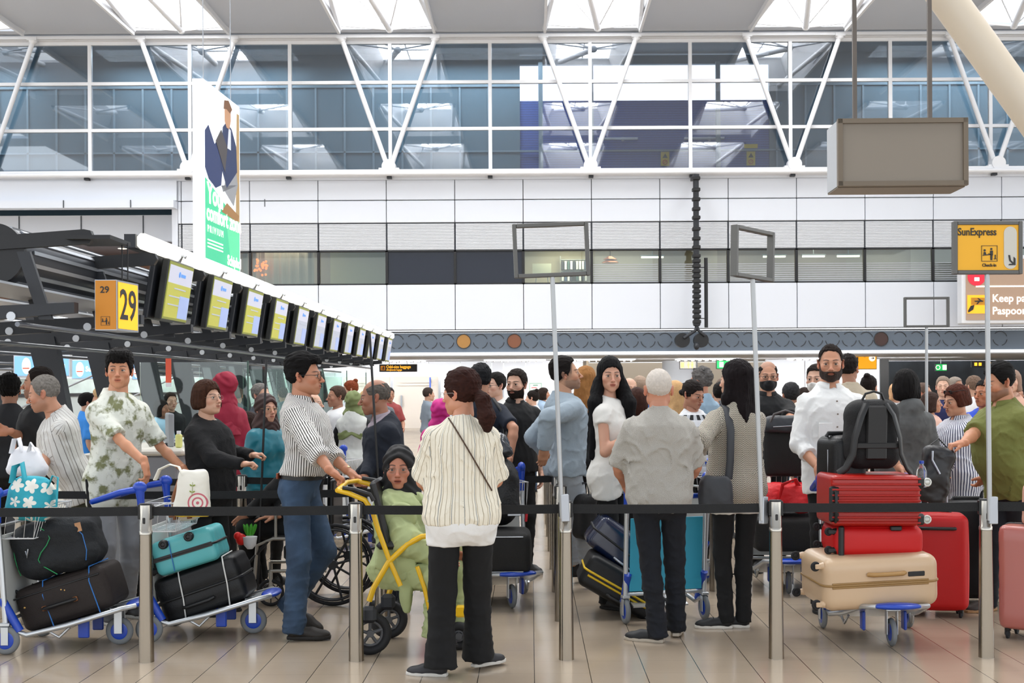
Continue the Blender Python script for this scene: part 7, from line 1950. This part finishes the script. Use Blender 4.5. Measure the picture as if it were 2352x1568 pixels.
man('person in a black cardigan with thin glasses and a brown bob', 478, 884, 9.1, 62, near=2, fem=1, look=58, nod=-6, skin='#c69a80', build=dict(chest=1.15, waist=1.28, hip=1.2, belly=.03, bust=.9, fat=.3), head=dict(fat=.8, jaw=1.1), glasses=dict(c='#8a8480', metal=1, r=.0009),
    tops=[dict(m=mW, sleeve=0, off=.008, hem=.9, name='blouse'), dict(m=mat('cardigan_black', '#0d0d0f', .95, bump=(90, .3)), sleeve=1, off=.026, sr=.024, hem=.72, flare=.02, vneck=.12, name='cardigan')], bottom=dict(m=mK), hair=dict(style='bob', c='#3a2114', t=.022, vol=1.1, len=.03),
    handR=W_(556, 1066, 8.8, wdir=(1, .1, .1), wpalm=(0, 0, -1), **grip), handL=W_(578, 1045, 9.3, wdir=(1, .1, .1), wpalm=(0, 0, -1), **grip))
man('person in a long crimson headscarf seen from behind by the desks', 512, 862, 11.2, -140, near=1, fem=1, look=-115, skin='#c69a80', tops=[dict(m=mat('crimson', '#8d1230', .8), sleeve=1, off=.04, sr=.05, hem=.45, flare=.10, name='cloak', neckz=1.5)], bottom=dict(m=mK), hijab=dict(m=mat('crimson'), drape=.30, w=1.15))
man('person in a brown headscarf and teal blouse, half hidden by the striped shirt', 612, 912, 10.4, 50, near=1, fem=1, look=40, skin='#c08d74', glasses=dict(c='#b89a60', r=.0009), tops=[dict(m=mat('teal_satin', '#157080', .4), sleeve=1, off=.03, sr=.03, name='blouse')], bottom=dict(m=mK), hijab=dict(m=mat('scarf_brown', '#331a16', .7, noise=(8, .3)), drape=.16))
# ---- striped-shirt man pushing the chair
bi = man('person in a brown-striped shirt, glasses and blue jeans pushing the yellow chair', 690, 826, 8.30, 84, near=2, look=84, skin='#b47c5e', lean=3, build=dict(chest=1.08, waist=1.16, hip=1.04, belly=.045), neck=.015, head=dict(jaw=1.04, nose=1.1, fat=.4, stubble=.12),
    tops=[dict(m=mStripe, sleeve=.76, off=.030, sr=.026, wide=1.5, hem=1.0, cuff=1, collar='shirt', fold=1.5, name='shirt')], bottom=dict(m=mJ, w=1.24, ankle=.056, waist=1.02, name='jeans', fold=1.3), belt='#141414', hair=HS('#0c0a0a', t=.020, top=.034, quiff=.9, messy=.8), glasses=dict(c='#151515', r=.0016),
    shoes={'c': '#1d1712', 'sole': '#15110e'}, handR=W_(772, 1100, 7.75, el=(-.6, .8, -.5), wdir=(.7, .1, -.5), wpalm=(0, 0, -1), curl=70), handL=W_(800, 1082, 8.18, el=(.2, .8, -.6), wdir=(.7, 0, -.45), wpalm=(0, 0, -1), curl=75),
    feet=dict(R=dict(w=G(676, 1470), yaw=8, kx=.1), L=dict(w=G(668, 1448) + V((0, 0, .09)), lift=1, yaw=5, pitch=28, kx=-.05)))
b_ = bi['body']; R_z = bi['RZ'].transposed()
MB().box(tuple(bi['T']((-.10, .125, 1.015))), (.075, .012, .038), bev=.003).build('leather_patch', mat('patch_brown', '#8a4326', .6), b_)
q = MB(); wr_ = bi['WR']['L']; el_ = bi['EL']['L']; d_ = (wr_ - el_).normalized(); q.tube([wr_ - d_ * .02, wr_ - d_ * .005], .031, 16); q.build('watch_strap', mat('watch_gold', '#a08a60', .3, metal=.8), b_)
# ---- seated woman in the transport chair
bi = person(dict(label='person with a black headscarf, glasses and pale green coat seated in the yellow chair', at=(P(922, 1070, 7.93).x, 7.93), h=1.60, z=0, face=62, look=2, near=2, fem=1, skin='#b97c62', sit=dict(z=.455, thigh=.40, foot=.05), noshoes=False, shoes={'c': '#151515', 'sole': '#111111'}, build=dict(chest=1.15, waist=1.3, hip=1.2, belly=.03, fat=.3, bust=.8),
    head=dict(fat=.8, open=.003, jaw=1.05), hs=1.2, neck=.0, glasses=dict(c='#9a8a80', metal=1, r=.0009), hijab=dict(m=mHijK, drape=.22, w=.9, fz=.005), tops=[dict(m=mCoat, sleeve=1, off=.045, sr=.05, wide=1.4, hem=.80, flare=.02, fold=2.0, vneck=.22, name='coat')], bottom=dict(m=mCoat, w=1.4, waist=.98, fold=2.2, name='coat_skirt'),
    handR=dict(l=(-.10, -.36, .62), el=(-.8, .2, -.6)), handL=dict(l=(.14, -.36, .62), el=(.8, .2, -.6))))
def tail(px0, py0, px1, py1, r0, r1, Y_=7.62):
    a, b = bi['W2L'](P(px0, py0, Y_)), bi['W2L'](P(px1, py1, Y_)); m_ = (a + b) / 2
    def f(p): d = rcone(p, v3(*a), v3(*b), r0, r1); n = V((bi['RZ'].transposed() @ V((0, 1, 0)))); t_ = (p - v3(*a)) @ v3(*n); return np.maximum(d, np.abs(t_) - .035) + .006 * fnoise(p, 22, px0) + .004 * np.sin(p[:, 2] * 30 + p[:, 0] * 60)
    lo_ = [min(a[i], b[i]) - max(r0, r1) - .03 for i in range(3)]; hi_ = [max(a[i], b[i]) + max(r0, r1) + .03 for i in range(3)]
    vs, qs = snet(f, lo_, hi_, .010); bi['part']('coat_tail', vsmooth(vs, qs, 1), qs, mCoat)
tail(918, 1190, 892, 1285, .10, .085, 7.74); tail(935, 1240, 934, 1400, .085, .028, 7.72)
man('person with a bald crown and navy suit leaning forward behind the seated woman', 915, 884, 9.2, -72, near=2, look=-88, nod=8, lean=16, hk=1.02, skin='#9c6a52', head=dict(nose=1.25, stubble=.1, fat=.3), build=dict(chest=1.12, waist=1.2, belly=.04), tops=[dict(m=mat('shirt_check', '#9b8f98', .8), sleeve=0, collar='shirt', off=.01, name='shirt'), dict(m=mSuit, sleeve=1, off=.03, sr=.022, hem=.76, vneck=.16, neckz=1.455, name='suit_jacket')],
    bottom=dict(m=mSuit), hair=dict(style='bald', c='#5a544e'), handR=W_(838, 1100, 8.9, el=(-.6, .6, -.6)), handL=W_(826, 1092, 9.3))
# ---- ponytail woman in front of the belt
bi = man('person with a brown ponytail, cream striped blouse and black trousers, back to the camera', 1058, 862, 7.03, 188, near=2, fem=1, look=238, nod=4, skin='#c48a6c', build=dict(chest=1.12, waist=1.30, hip=1.16, sh=1.08, bust=.6, arm=1.2), tilt=0, neck=.03, head=dict(fat=.4),
    tops=[dict(m=mWs, sleeve=0, off=.022, hem=.745, flare=.0, name='undershirt'), dict(m=mBlouse, sleeve=.46, off=.024, sr=.028, wide=1.35, hem=.87, flare=.0, fold=1.5, cuff=1, name='blouse')], bottom=dict(m=mK, w=1.36, ankle=.072, end=.052, name='trousers'),
    hair=dict(style='pony', c='#301812', t=.020, vol=1.2, messy=.8), glasses=dict(c='#a59a94', r=.0014), shoes={'c': '#242428', 'sole': '#c8c6c0'}, handL=dict(l=(.10, -.30, 1.03), el=(1.0, .4, -.9)), handR=dict(l=(-.10, -.30, 1.03), el=(-1.0, .4, -.9)),
    feet=dict(L=dict(w=G(1012, 1552), yaw=68, kx=.0), R=dict(w=G(1098, 1536), yaw=-55, kx=.0)))
def on_back(x, z, off):
    ys = np.linspace(.0, .35, 140); d = bi['torso'](np.stack([np.full(140, x), ys, np.full(140, z)], 1).astype(np.float32), off)[0]
    return V((x, float(ys[np.argmax(d > 0)]), z))
MB().tube([on_back(.075 - .235 * k / 12, 1.44 - .40 * k / 12, .030) for k in range(13)], .0045, 6).build('bag_strap', mat('strap_brown', '#4a3424', .6), bi['body'])
# ---- middle group
bi = man('person in a navy tee with a strap over the shoulder, back to the camera', 1102, 842, 10.6, 188, near=1, look=205, skin='#b07c60', build=dict(chest=1.12, waist=1.12), tops=[dict(m=mNy, sleeve=.4, off=.022, sr=.02, name='tee')], bottom=dict(m=mK), hair=HS('#1c1c1e', t=.012, messy=1), handR=W_(1172, 1050, 10.3))
MB().tube([bi['T']((-.10, .05, 1.50)), bi['T']((-.17, .10, 1.40)), bi['T']((-.19, .15, 1.25)), bi['T']((-.20, .17, 1.05))], .028, 6, flat=(1.2, .4)).build('bag_strap', m_black, bi['body'])
man('person in a black polo with a full beard looking at the camera', 1186, 855, 11.0, 20, near=2, look=-22, skin='#c39880', tops=[dict(m=mKt, sleeve=.42, collar='polo', sr=.02, off=.02, name='polo_shirt')], bottom=dict(m=mK), hair=HS('#201814', t=.014), beard=dict(c='#1a120e', t=.005), head=dict(nose=1.1, fade=.4))
man('person with wavy black hair and glasses behind the navy tee', 1137, 862, 13.0, -30, look=-50, skin='#c9a08a', tops=[dict(m=mW, sleeve=1)], bottom=dict(m=mK), hair=HS('#14110f', t=.016), glasses=dict(c='#333333'))
man('person in magenta seen between the suited man and the ponytail woman', 1012, 922, 11.6, 175, fem=1, skin='#c39880', tops=[dict(m=mat('magenta', '#c01a7c', .7), sleeve=1, off=.03, sr=.03, name='top')], bottom=dict(m=mK), hijab=dict(m=mat('magenta')))
man('person in a grey sweatshirt and joggers with a dark fade haircut, facing right', 1300, 829, 10.0, 112, near=2, look=92, nod=-8, skin='#b98a6c', build=dict(chest=1.12, waist=1.08, sh=1.05), head=dict(stubble=.6, fade=.75, nose=1.1, open=.003), tops=[dict(m=mGr, sleeve=1, off=.030, sr=.028, wide=1.3, hem=.86, collar='crew', fold=1.6, name='sweatshirt')],
    bottom=dict(m=mGj, w=1.1, fold=1.6, end=.11, name='joggers'), hair=dict(style='short', c='#15100e', t=.010, top=.024, line='rec'), shoes={'c': '#141416', 'sole': '#101010', 'laces': '#1a1a1c'}, handL=W_(1268, 1055, 10.3, el=(.3, 1, -.3)), handR=W_(1250, 1030, 9.7, el=(-.4, 1, -.3)), feet=dict(L=dict(w=G(1320, 1338), yaw=15), R=dict(w=G(1352, 1352), yaw=0)))
man('person with long blonde hair behind the grey sweatshirt', 1348, 850, 11.6, 150, fem=1, skin='#c9a08a', tops=[dict(m=mKt, sleeve=1)], bottom=dict(m=mK), hair=dict(style='long', c='#9a6a3c', t=.018, len=.34, messy=1))
man('person with very long black hair and a white sleeveless blouse reaching right', 1402, 829, 9.25, 66, near=2, fem=1, look=8, nod=4, skin='#c4937a', build=dict(bust=.7), head=dict(nose=.95, lip=(.70, .34, .34)), tops=[dict(m=mW, sleeve=.14, off=.022, sr=.02, hem=.80, flare=.02, hemcurve=-.3, vneck=.10, name='blouse')], bottom=dict(m=mK, w=.95),
    hair=dict(style='long', c='#0b0a0c', t=.016, len=.56, w=1.08, front=1.2), handL=W_(1480, 1000, 9.25, el=(.3, .3, -1), wdir=(1, -.1, 0)), handR=W_(1456, 993, 9.0, el=(-.3, .3, -1), wdir=(1, -.1, 0)))
man('white-haired person in a grey short-sleeved shirt and dark jeans, back to the camera', 1512, 856, 7.98, 180, near=2, look=180, skin='#c08468', build=dict(chest=1.18, waist=1.26, hip=1.05, sh=1.06, fat=.2, arm=1.05), head=dict(fat=.5, fw=1.04), tops=[dict(m=mHea, sleeve=.46, off=.028, sr=.026, wide=1.45, hem=.835, collar='shirt', fold=2.0, name='shirt')],
    bottom=dict(m=mJd, w=1.10, ankle=.056, fold=1.6, name='jeans'), hair=HS('#cfc6bc', t=.006, rough=.95, messy=.05), shoes={'c': '#17181b', 'sole': '#b5ab9c'}, handL=dict(l=(.20, -.30, 1.0), el=(.9, .9, -.6), **grip), handR=dict(l=(-.20, -.30, 1.0), el=(-.9, .9, -.6), **grip),
    feet=dict(L=dict(w=G(1510, 1474), yaw=64, kx=.1), R=dict(w=G(1553, 1462), yaw=-10)))
man('person in a black and white checked blouse behind the white-haired man', 1592, 880, 11.0, 10, near=2, fem=1, look=42, nod=16, skin='#b07c62', tops=[dict(m=mChk, sleeve=.9, off=.03, sr=.035, vneck=.14, name='blouse')], bottom=dict(m=mK), hair=dict(style='bun', c='#1d1614', t=.010, bunpos=(0, .12, -.01)), head=dict(nose=1.05))
man('person with curly grey hair and a pale blue shirt behind the checked blouse', 1608, 852, 12.6, 215, near=1, look=230, skin='#c08468', tops=[dict(m=mat('shirt_paleblue', '#8fa9bd', .8), sleeve=1, off=.03, sr=.03, collar='shirt')], bottom=dict(m=mK), hair=HS('#63605e', t=.020, messy=2), build=dict(chest=1.1))
bi = man('person in a black and cream tweed jacket with long dark hair, back turned', 1688, 838, 8.45, 196, near=2, fem=1, look=224, skin='#c69a80', build=dict(chest=1.08, waist=1.18, hip=1.02, sh=1.06), tops=[dict(m=mW, sleeve=0, off=.012, hem=.74, flare=.03, name='undershirt'), dict(m=mHer, sleeve=.90, off=.026, sr=.024, wide=1.3, hem=.80, flare=.02, name='jacket')],
    bottom=dict(m=mK, w=.98, ankle=.050, name='trousers'), hair=dict(style='long', c='#120b0d', t=.018, len=.30, messy=.7, w=.95), shoes={'c': '#141416', 'sole': '#d4cfc6', 'laces': '#101010'}, handL=W_(1596, 1068, 8.35, el=(.8, .8, -.5), wdir=(-.5, .2, -.7), curl=40), handR=dict(l=(-.12, -.3, .98), el=(-.8, .6, -.6)),
    feet=dict(L=dict(w=G(1668, 1442), yaw=68, kx=.0), R=dict(w=G(1708, 1440), yaw=62, kx=.0)))
MB().tube([bi['T']((.085, -.02, 1.49)), bi['T']((.10, .09, 1.44)), bi['T']((.11, .165, 1.30)), bi['T']((.12, .175, 1.10)), bi['T']((.13, .17, .98))], .022, 6, flat=(1.3, .35)).build('bag_strap', mat('bag_grey', '#34363a', .6), bi['body'])
p = P(1641, 1140, 8.25)
t = softbag('shoulder_bag', 'slouchy dark grey shoulder bag hanging at the tweed jacket', 'bag', ROT((p.x, 8.20, .81), 0, 0, 0), (.27, .12, .22), mat('bag_grey'), 5, .35, 1.6, .30)
# ---- right group
man('bald person with glasses, a black face mask and black polo behind the black case', 1764, 836, 11.05, 2, near=2, look=-4, nod=4, skin='#bb886c', tops=[dict(m=mKt, sleeve=.42, off=.024, sr=.022, collar='polo', name='polo_shirt')], bottom=dict(m=mK), hair=dict(style='bald', c='#17110e'), mask='#0f0f11', glasses=dict(c='#151515', r=.0015), head=dict(fade=.3),
    handL=W_(1818, 985, 10.5, el=(.8, .7, -.5), wdir=(-.2, -.5, -.4), curl=45), handR=W_(1752, 1010, 10.6), build=dict(chest=1.05))
bi = man('person in a white shirt with rolled sleeves, cropped hair and a full dark beard', 1908, 799, 9.1, 4, near=2, look=-12, nod=5, skin='#c08a6c', build=dict(chest=1.08, waist=1.04, sh=1.04), head=dict(gaze=-.06, nose=1.08, jaw=1.02, fade=.45, brow=(.05, .035, .03)), tops=[dict(m=mWs, sleeve=.74, off=.024, sr=.018, wide=1.2, hem=.80, cuff=1, collar='shirt', fold=1.6, buttons=1, hemcurve=-.25, vneck=.05, name='shirt')],
    bottom=dict(m=mK, w=.95), hair=HS('#1e1511', t=.005, line='rec', rough=.8), beard=dict(c='#2a1a12', t=.008), handR=W_(1878, 1072, 8.85, el=(-.6, .7, -.5), wdir=(-.1, -.5, -.6), **grip), handL=W_(2065, 1075, 8.85, **grip))
MB().box(tuple(bi['T']((-.085, -.148, 1.27))), (.10, .010, .11), bev=.004).build('chest_pocket', mWs, bi['body'])
man('person in a white face mask with a dark fringe behind the bearded man', 1874, 844, 11.4, -30, near=1, look=-28, skin='#c39880', tops=[dict(m=mat('shirt_cream', '#c9c2b6', .8), sleeve=1)], bottom=dict(m=mK), hair=HS('#1d1512', t=.014), mask='#dcd9d4')
man('person in a beige jacket with their back turned behind the bearded man', 1950, 821, 12.2, 176, near=1, look=150, skin='#a5755c', tops=[dict(m=mat('jacket_beige', '#b5a893', .85, bump=(40, .2)), sleeve=1, off=.035, sr=.03, collar='shirt')], bottom=dict(m=mK), hair=HS('#1c1614', t=.016, messy=1.2), build=dict(sh=1.1, chest=1.1))
man('person with a dark topknot beside the beige jacket', 1996, 868, 13.2, 190, near=1, fem=1, look=150, skin='#c39880', tops=[dict(m=mW, sleeve=.5)], bottom=dict(m=mK), hair=dict(style='bun', c='#191210', t=.014))
man('person in a grey hoodie with a dark bob, back to the camera', 2082, 860, 9.7, 186, near=2, fem=1, look=150, skin='#b07c60', build=dict(sh=1.06, chest=1.1), tops=[dict(m=mHd, sleeve=1, off=.036, sr=.034, hood=1, name='hoodie')], bottom=dict(m=mK), hair=dict(style='bob', c='#0f0c0c', t=.022, vol=1.08, len=.06))
man('person in a blue-striped blouse with sunglasses on reddish brown hair', 2196, 893, 10.0, -70, near=2, fem=1, look=-72, nod=8, skin='#c08a6c', hs=1.06, build=dict(chest=1.15, waist=1.3, hip=1.15, belly=.04, bust=.7, fat=.3), head=dict(fat=.6, nose=1.2), tops=[dict(m=mStr2, sleeve=.62, off=.036, sr=.034, wide=1.5, hem=.70, hemcurve=-.2, collar='shirt', fold=1.6, name='blouse')], bottom=dict(m=mK),
    hair=dict(style='bob', c='#4a2418', t=.020, len=.0), glasses=dict(c='#15110f', r=.0022, z=.085, y=.03, dark=1), handR=W_(2172, 1095, 9.7, el=(-.6, .5, -.7)), handL=W_(2160, 1080, 10.2))
man('person in an olive polo and dark jeans reaching left to a suitcase handle', 2318, 842, 8.9, -72, near=2, look=-78, nod=14, lean=8, skin='#b9805f', build=dict(chest=1.18, waist=1.28, hip=1.08, belly=.05, sh=1.08, fat=.3), head=dict(stubble=.7, fat=.5, nose=1.1), tops=[dict(m=mOl, sleeve=.46, off=.028, sr=.026, wide=1.3, hem=.80, fold=1.8, name='polo_shirt', collar='polo')], bottom=dict(m=mJd, w=1.05, name='jeans'),
    hair=HS('#0f0c0b', t=.016, top=.022), shoes={'c': '#2b211a', 'sole': '#a07c54'}, arm=1.1, handR=W_(2186, 1044, 8.4, el=(-.7, .4, -.9), wdir=(-1, -.1, -.15), wpalm=(0, 0, -1), curl=65), handL=W_(2250, 1120, 9.2), feet=dict(R=dict(w=G(2275, 1402), yaw=5), L=dict(w=G(2320, 1385), yaw=0)))
man('person in a bright blue tee behind the striped blouse', 2262, 878, 11.4, -40, near=1, look=-60, skin='#a86a48', tops=[dict(m=mat('tee_blue', '#1240b8', .8), sleeve=.45, off=.03, sr=.03)], bottom=dict(m=mJd), hair=HS('#14100e', t=.012), handR=W_(2290, 985, 11.0))
# ---- background crowd
bgt = [  # px, crown, Y, facing, female, top colour, hair colour, style, label
    (600, 886, 13.6, 60, 0, '#3a3f48', '#77736f', 'short', 'person with grey hair and dark coat behind the brown headscarf'), (572, 950, 12.4, 100, 1, '#7a4c9a', '#2a1c18', 'bob', 'person in a purple top beside the crimson headscarf'),
    (720, 906, 13.9, 80, 0, '#5a6a8a', '#c09a80', 'bald', 'bald person in a slate shirt behind the striped-shirt man'), (772, 891, 14.6, -60, 0, '#dfe0e2', '#4c3a30', 'short', 'person in a white tee behind the blue cart handles'),
    (803, 878, 17.5, -85, 1, '#c9d0d8', '#7a3a20', 'bun', 'person with a ginger bun in profile above the khaki headscarf'), (862, 876, 14.6, 200, 0, '#62666a', '#b08a70', 'bald', 'bald person in a grey tee with a shoulder strap, far back'),
    (842, 900, 19, 150, 1, '#b9a98a', '#c9a878', 'bob', 'person in a sand coloured top at the far counter'), (895, 893, 22, 20, 0, '#8b3a3a', '#2a2220', 'short', 'person in a maroon shirt by the cream doors'),
    (202, 906, 15.5, 120, 0, '#2f7fd0', '#0e0c0c', 'short', 'person in a blue and white vest behind the left desks'), (228, 893, 16.5, -100, 1, '#e4e8ee', '#b0926a', 'bun', 'blonde person in white behind the left desks'),
    (392, 905, 17, 40, 0, '#1c1d22', '#15110f', 'short', 'person in a dark suit behind the clear screens'), (372, 922, 16.2, 70, 1, '#a8cfe8', '#1a1412', 'bob', 'person in a pale blue scarf behind the clear screens'), (448, 898, 20, -60, 0, '#7a2f3a', '#2a201c', 'short', 'person in wine red far behind the desks'),
    (545, 893, 19, 180, 0, '#394048', '#5c5650', 'short', 'person in a charcoal top far behind the crimson cloak'), (1222, 900, 19.5, 250, 1, '#d5dbe4', '#1c1512', 'bun', 'person in white with a black backpack by the low wall'),
    (1122, 905, 21, 10, 0, '#b98e6a', '#3c2c22', 'short', 'person in a tan shirt deep behind the navy tee'), (1447, 872, 14.8, 15, 0, '#4a6a9a', '#caa080', 'bald', 'bald person in a blue shirt beside the long black hair'),
    (1468, 868, 16.2, -160, 0, '#3f5f8f', '#a08a78', 'short', 'person with thin fair hair left of the white-haired man'), (1462, 897, 10.6, 190, 1, '#20202a', '#3a2018', 'bob', 'person with dark brown curls between the long black hair and the white hair'),
    (1548, 880, 12.2, 200, 1, '#d8dde2', '#c9a070', 'long', 'blonde person right of the white-haired man'), (1575, 884, 17, 20, 0, '#7ab0b8', '#1a1614', 'short', 'person in a teal shirt far behind the checked blouse'),
    (1660, 874, 15.2, 170, 0, '#cfd3d8', '#6a5a50', 'short', 'person in a light grey shirt left of the tweed jacket'), (1655, 883, 13.4, 175, 0, '#25304e', '#14100e', 'short', 'person in a dark navy blazer left of the tweed jacket'), (1815, 884, 12.4, 190, 0, '#2a3c68', '#2c2c2e', 'short', 'person in a blue shirt with bowed dark head right of the masked man'),
    (2058, 884, 17.5, 0, 1, '#c8ccd0', '#caa078', 'bob', 'fair person far behind the topknot'), (2122, 884, 16.5, 60, 0, '#e1e2e4', '#5c4a40', 'short', 'person in white just right of the thin pole'), (2166, 869, 15.6, -20, 0, '#1f2552', '#8a7a6c', 'short', 'person in a navy tee and glasses among the right-hand crowd'),
    (2196, 870, 17.5, 30, 0, '#4f6f9c', '#8f8378', 'short', 'grey-haired person in denim blue among the right-hand crowd'), (2234, 868, 15.2, 200, 0, '#e6e6e8', '#6e5a4c', 'short', 'person in a white tee with their back turned among the right-hand crowd'),
    (2140, 905, 14.0, 80, 1, '#d8b0a0', '#3a2a24', 'bob', 'person in a peach top beside the right-hand crowd'), (2325, 855, 14, -30, 1, '#caa08c', '#9a8070', 'bob', 'person in pink beyond the olive polo man'), (2288, 872, 17, 180, 0, '#3b6fc8', '#2a2220', 'short', 'person in sky blue behind the olive polo man'),
    (985, 893, 23, 120, 0, '#7d8894', '#3a302a', 'short', 'person in grey by the blue rail'), (1250, 893, 24, 90, 1, '#9ab0c8', '#2a1f1a', 'bob', 'person in light blue beyond the receding posts'), (1690, 893, 22, 0, 0, '#8a9a7a', '#3a302a', 'short', 'person in sage green beyond the tweed jacket'), (1850, 893, 20, 60, 1, '#b0463c', '#2a1f1a', 'bob', 'person in brick red far behind the masked man'),
    (650, 893, 21.1, 200, 0, '#51707c', '#3a302a', 'short', 'person in petrol blue far behind the striped shirt'), (2100, 893, 24, 180, 0, '#394a6a', '#3a302a', 'short', 'person in dark blue at the back right'), (2250, 893, 25, 100, 1, '#d6d8da', '#6a4a3a', 'bob', 'person in off-white at the back right'), (2340, 893, 22, 0, 0, '#2d3138', '#2a2220', 'short', 'person in black at the back right edge'),
]
sk_ = ['#c39880', '#b9886c', '#cfa48c', '#a5755c']
for i, (px, cr, Y_, fc, fm, tc_, hc_, st_, lab) in enumerate(bgt):
    sty = dict(style=st_, c=hc_, t=.012, seed=i)
    if st_ == 'long': sty['len'] = .3
    man(lab, px, cr, Y_, fc, near=0, fem=fm, skin=sk_[i % 4], build=dict(chest=1 + .04 * (i % 4), waist=1 + .05 * (i % 5)), tops=[dict(m=mat('bg_' + tc_.strip('#'), tc_, .85), sleeve=.45 if i % 3 else 1, off=.025, sr=.022, name='top')], bottom=dict(m=(mK, mJd, mJ)[i % 3]), hair=sty,
        handL=dict(l=(.20, -.25, 1.0)) if i % 2 else {}, handR=dict(l=(-.20, -.25, 1.0)) if i % 4 == 1 else {})
bi = man('person in a khaki headscarf and long pale grey dress with black sleeves', 812, 903, 13.7, 172, near=1, fem=1, look=178, skin='#b9886c', hijab=dict(m=mat('khaki', '#6f7a4c', .8), drape=.16), tops=[dict(m=mKt, sleeve=1, off=.015, sr=.03, name='under_top'), dict(m=mat('dress_grey', '#c4c7c2', .8), sleeve=.04, off=.05, hem=.30, flare=.07, name='dress')], bottom=dict(m=mK), handR=dict(l=(-.34, -.12, 1.08), el=(-1, .3, 0)), handL=dict(l=(.2, -.3, 1.0), el=(1, .3, 0)))
bi = man('person in black seated low in the wheelchair behind the jeans', 700, 1010, 9.62, -88, near=1, fem=1, hk=1.55, sit=dict(z=.56, thigh=.40, foot=.1), look=-80, skin='#b9886c', hijab=dict(m=mHijK), tops=[dict(m=mKt, sleeve=1, off=.03, sr=.03, name='cardigan')], bottom=dict(m=mK, w=1.2), handR=dict(w=P(628, 1198, 9.35), curl=12, wdir=(-1, -.1, -.1), wpalm=(0, 0, -1)), handL=dict(l=(.12, -.4, .6)))
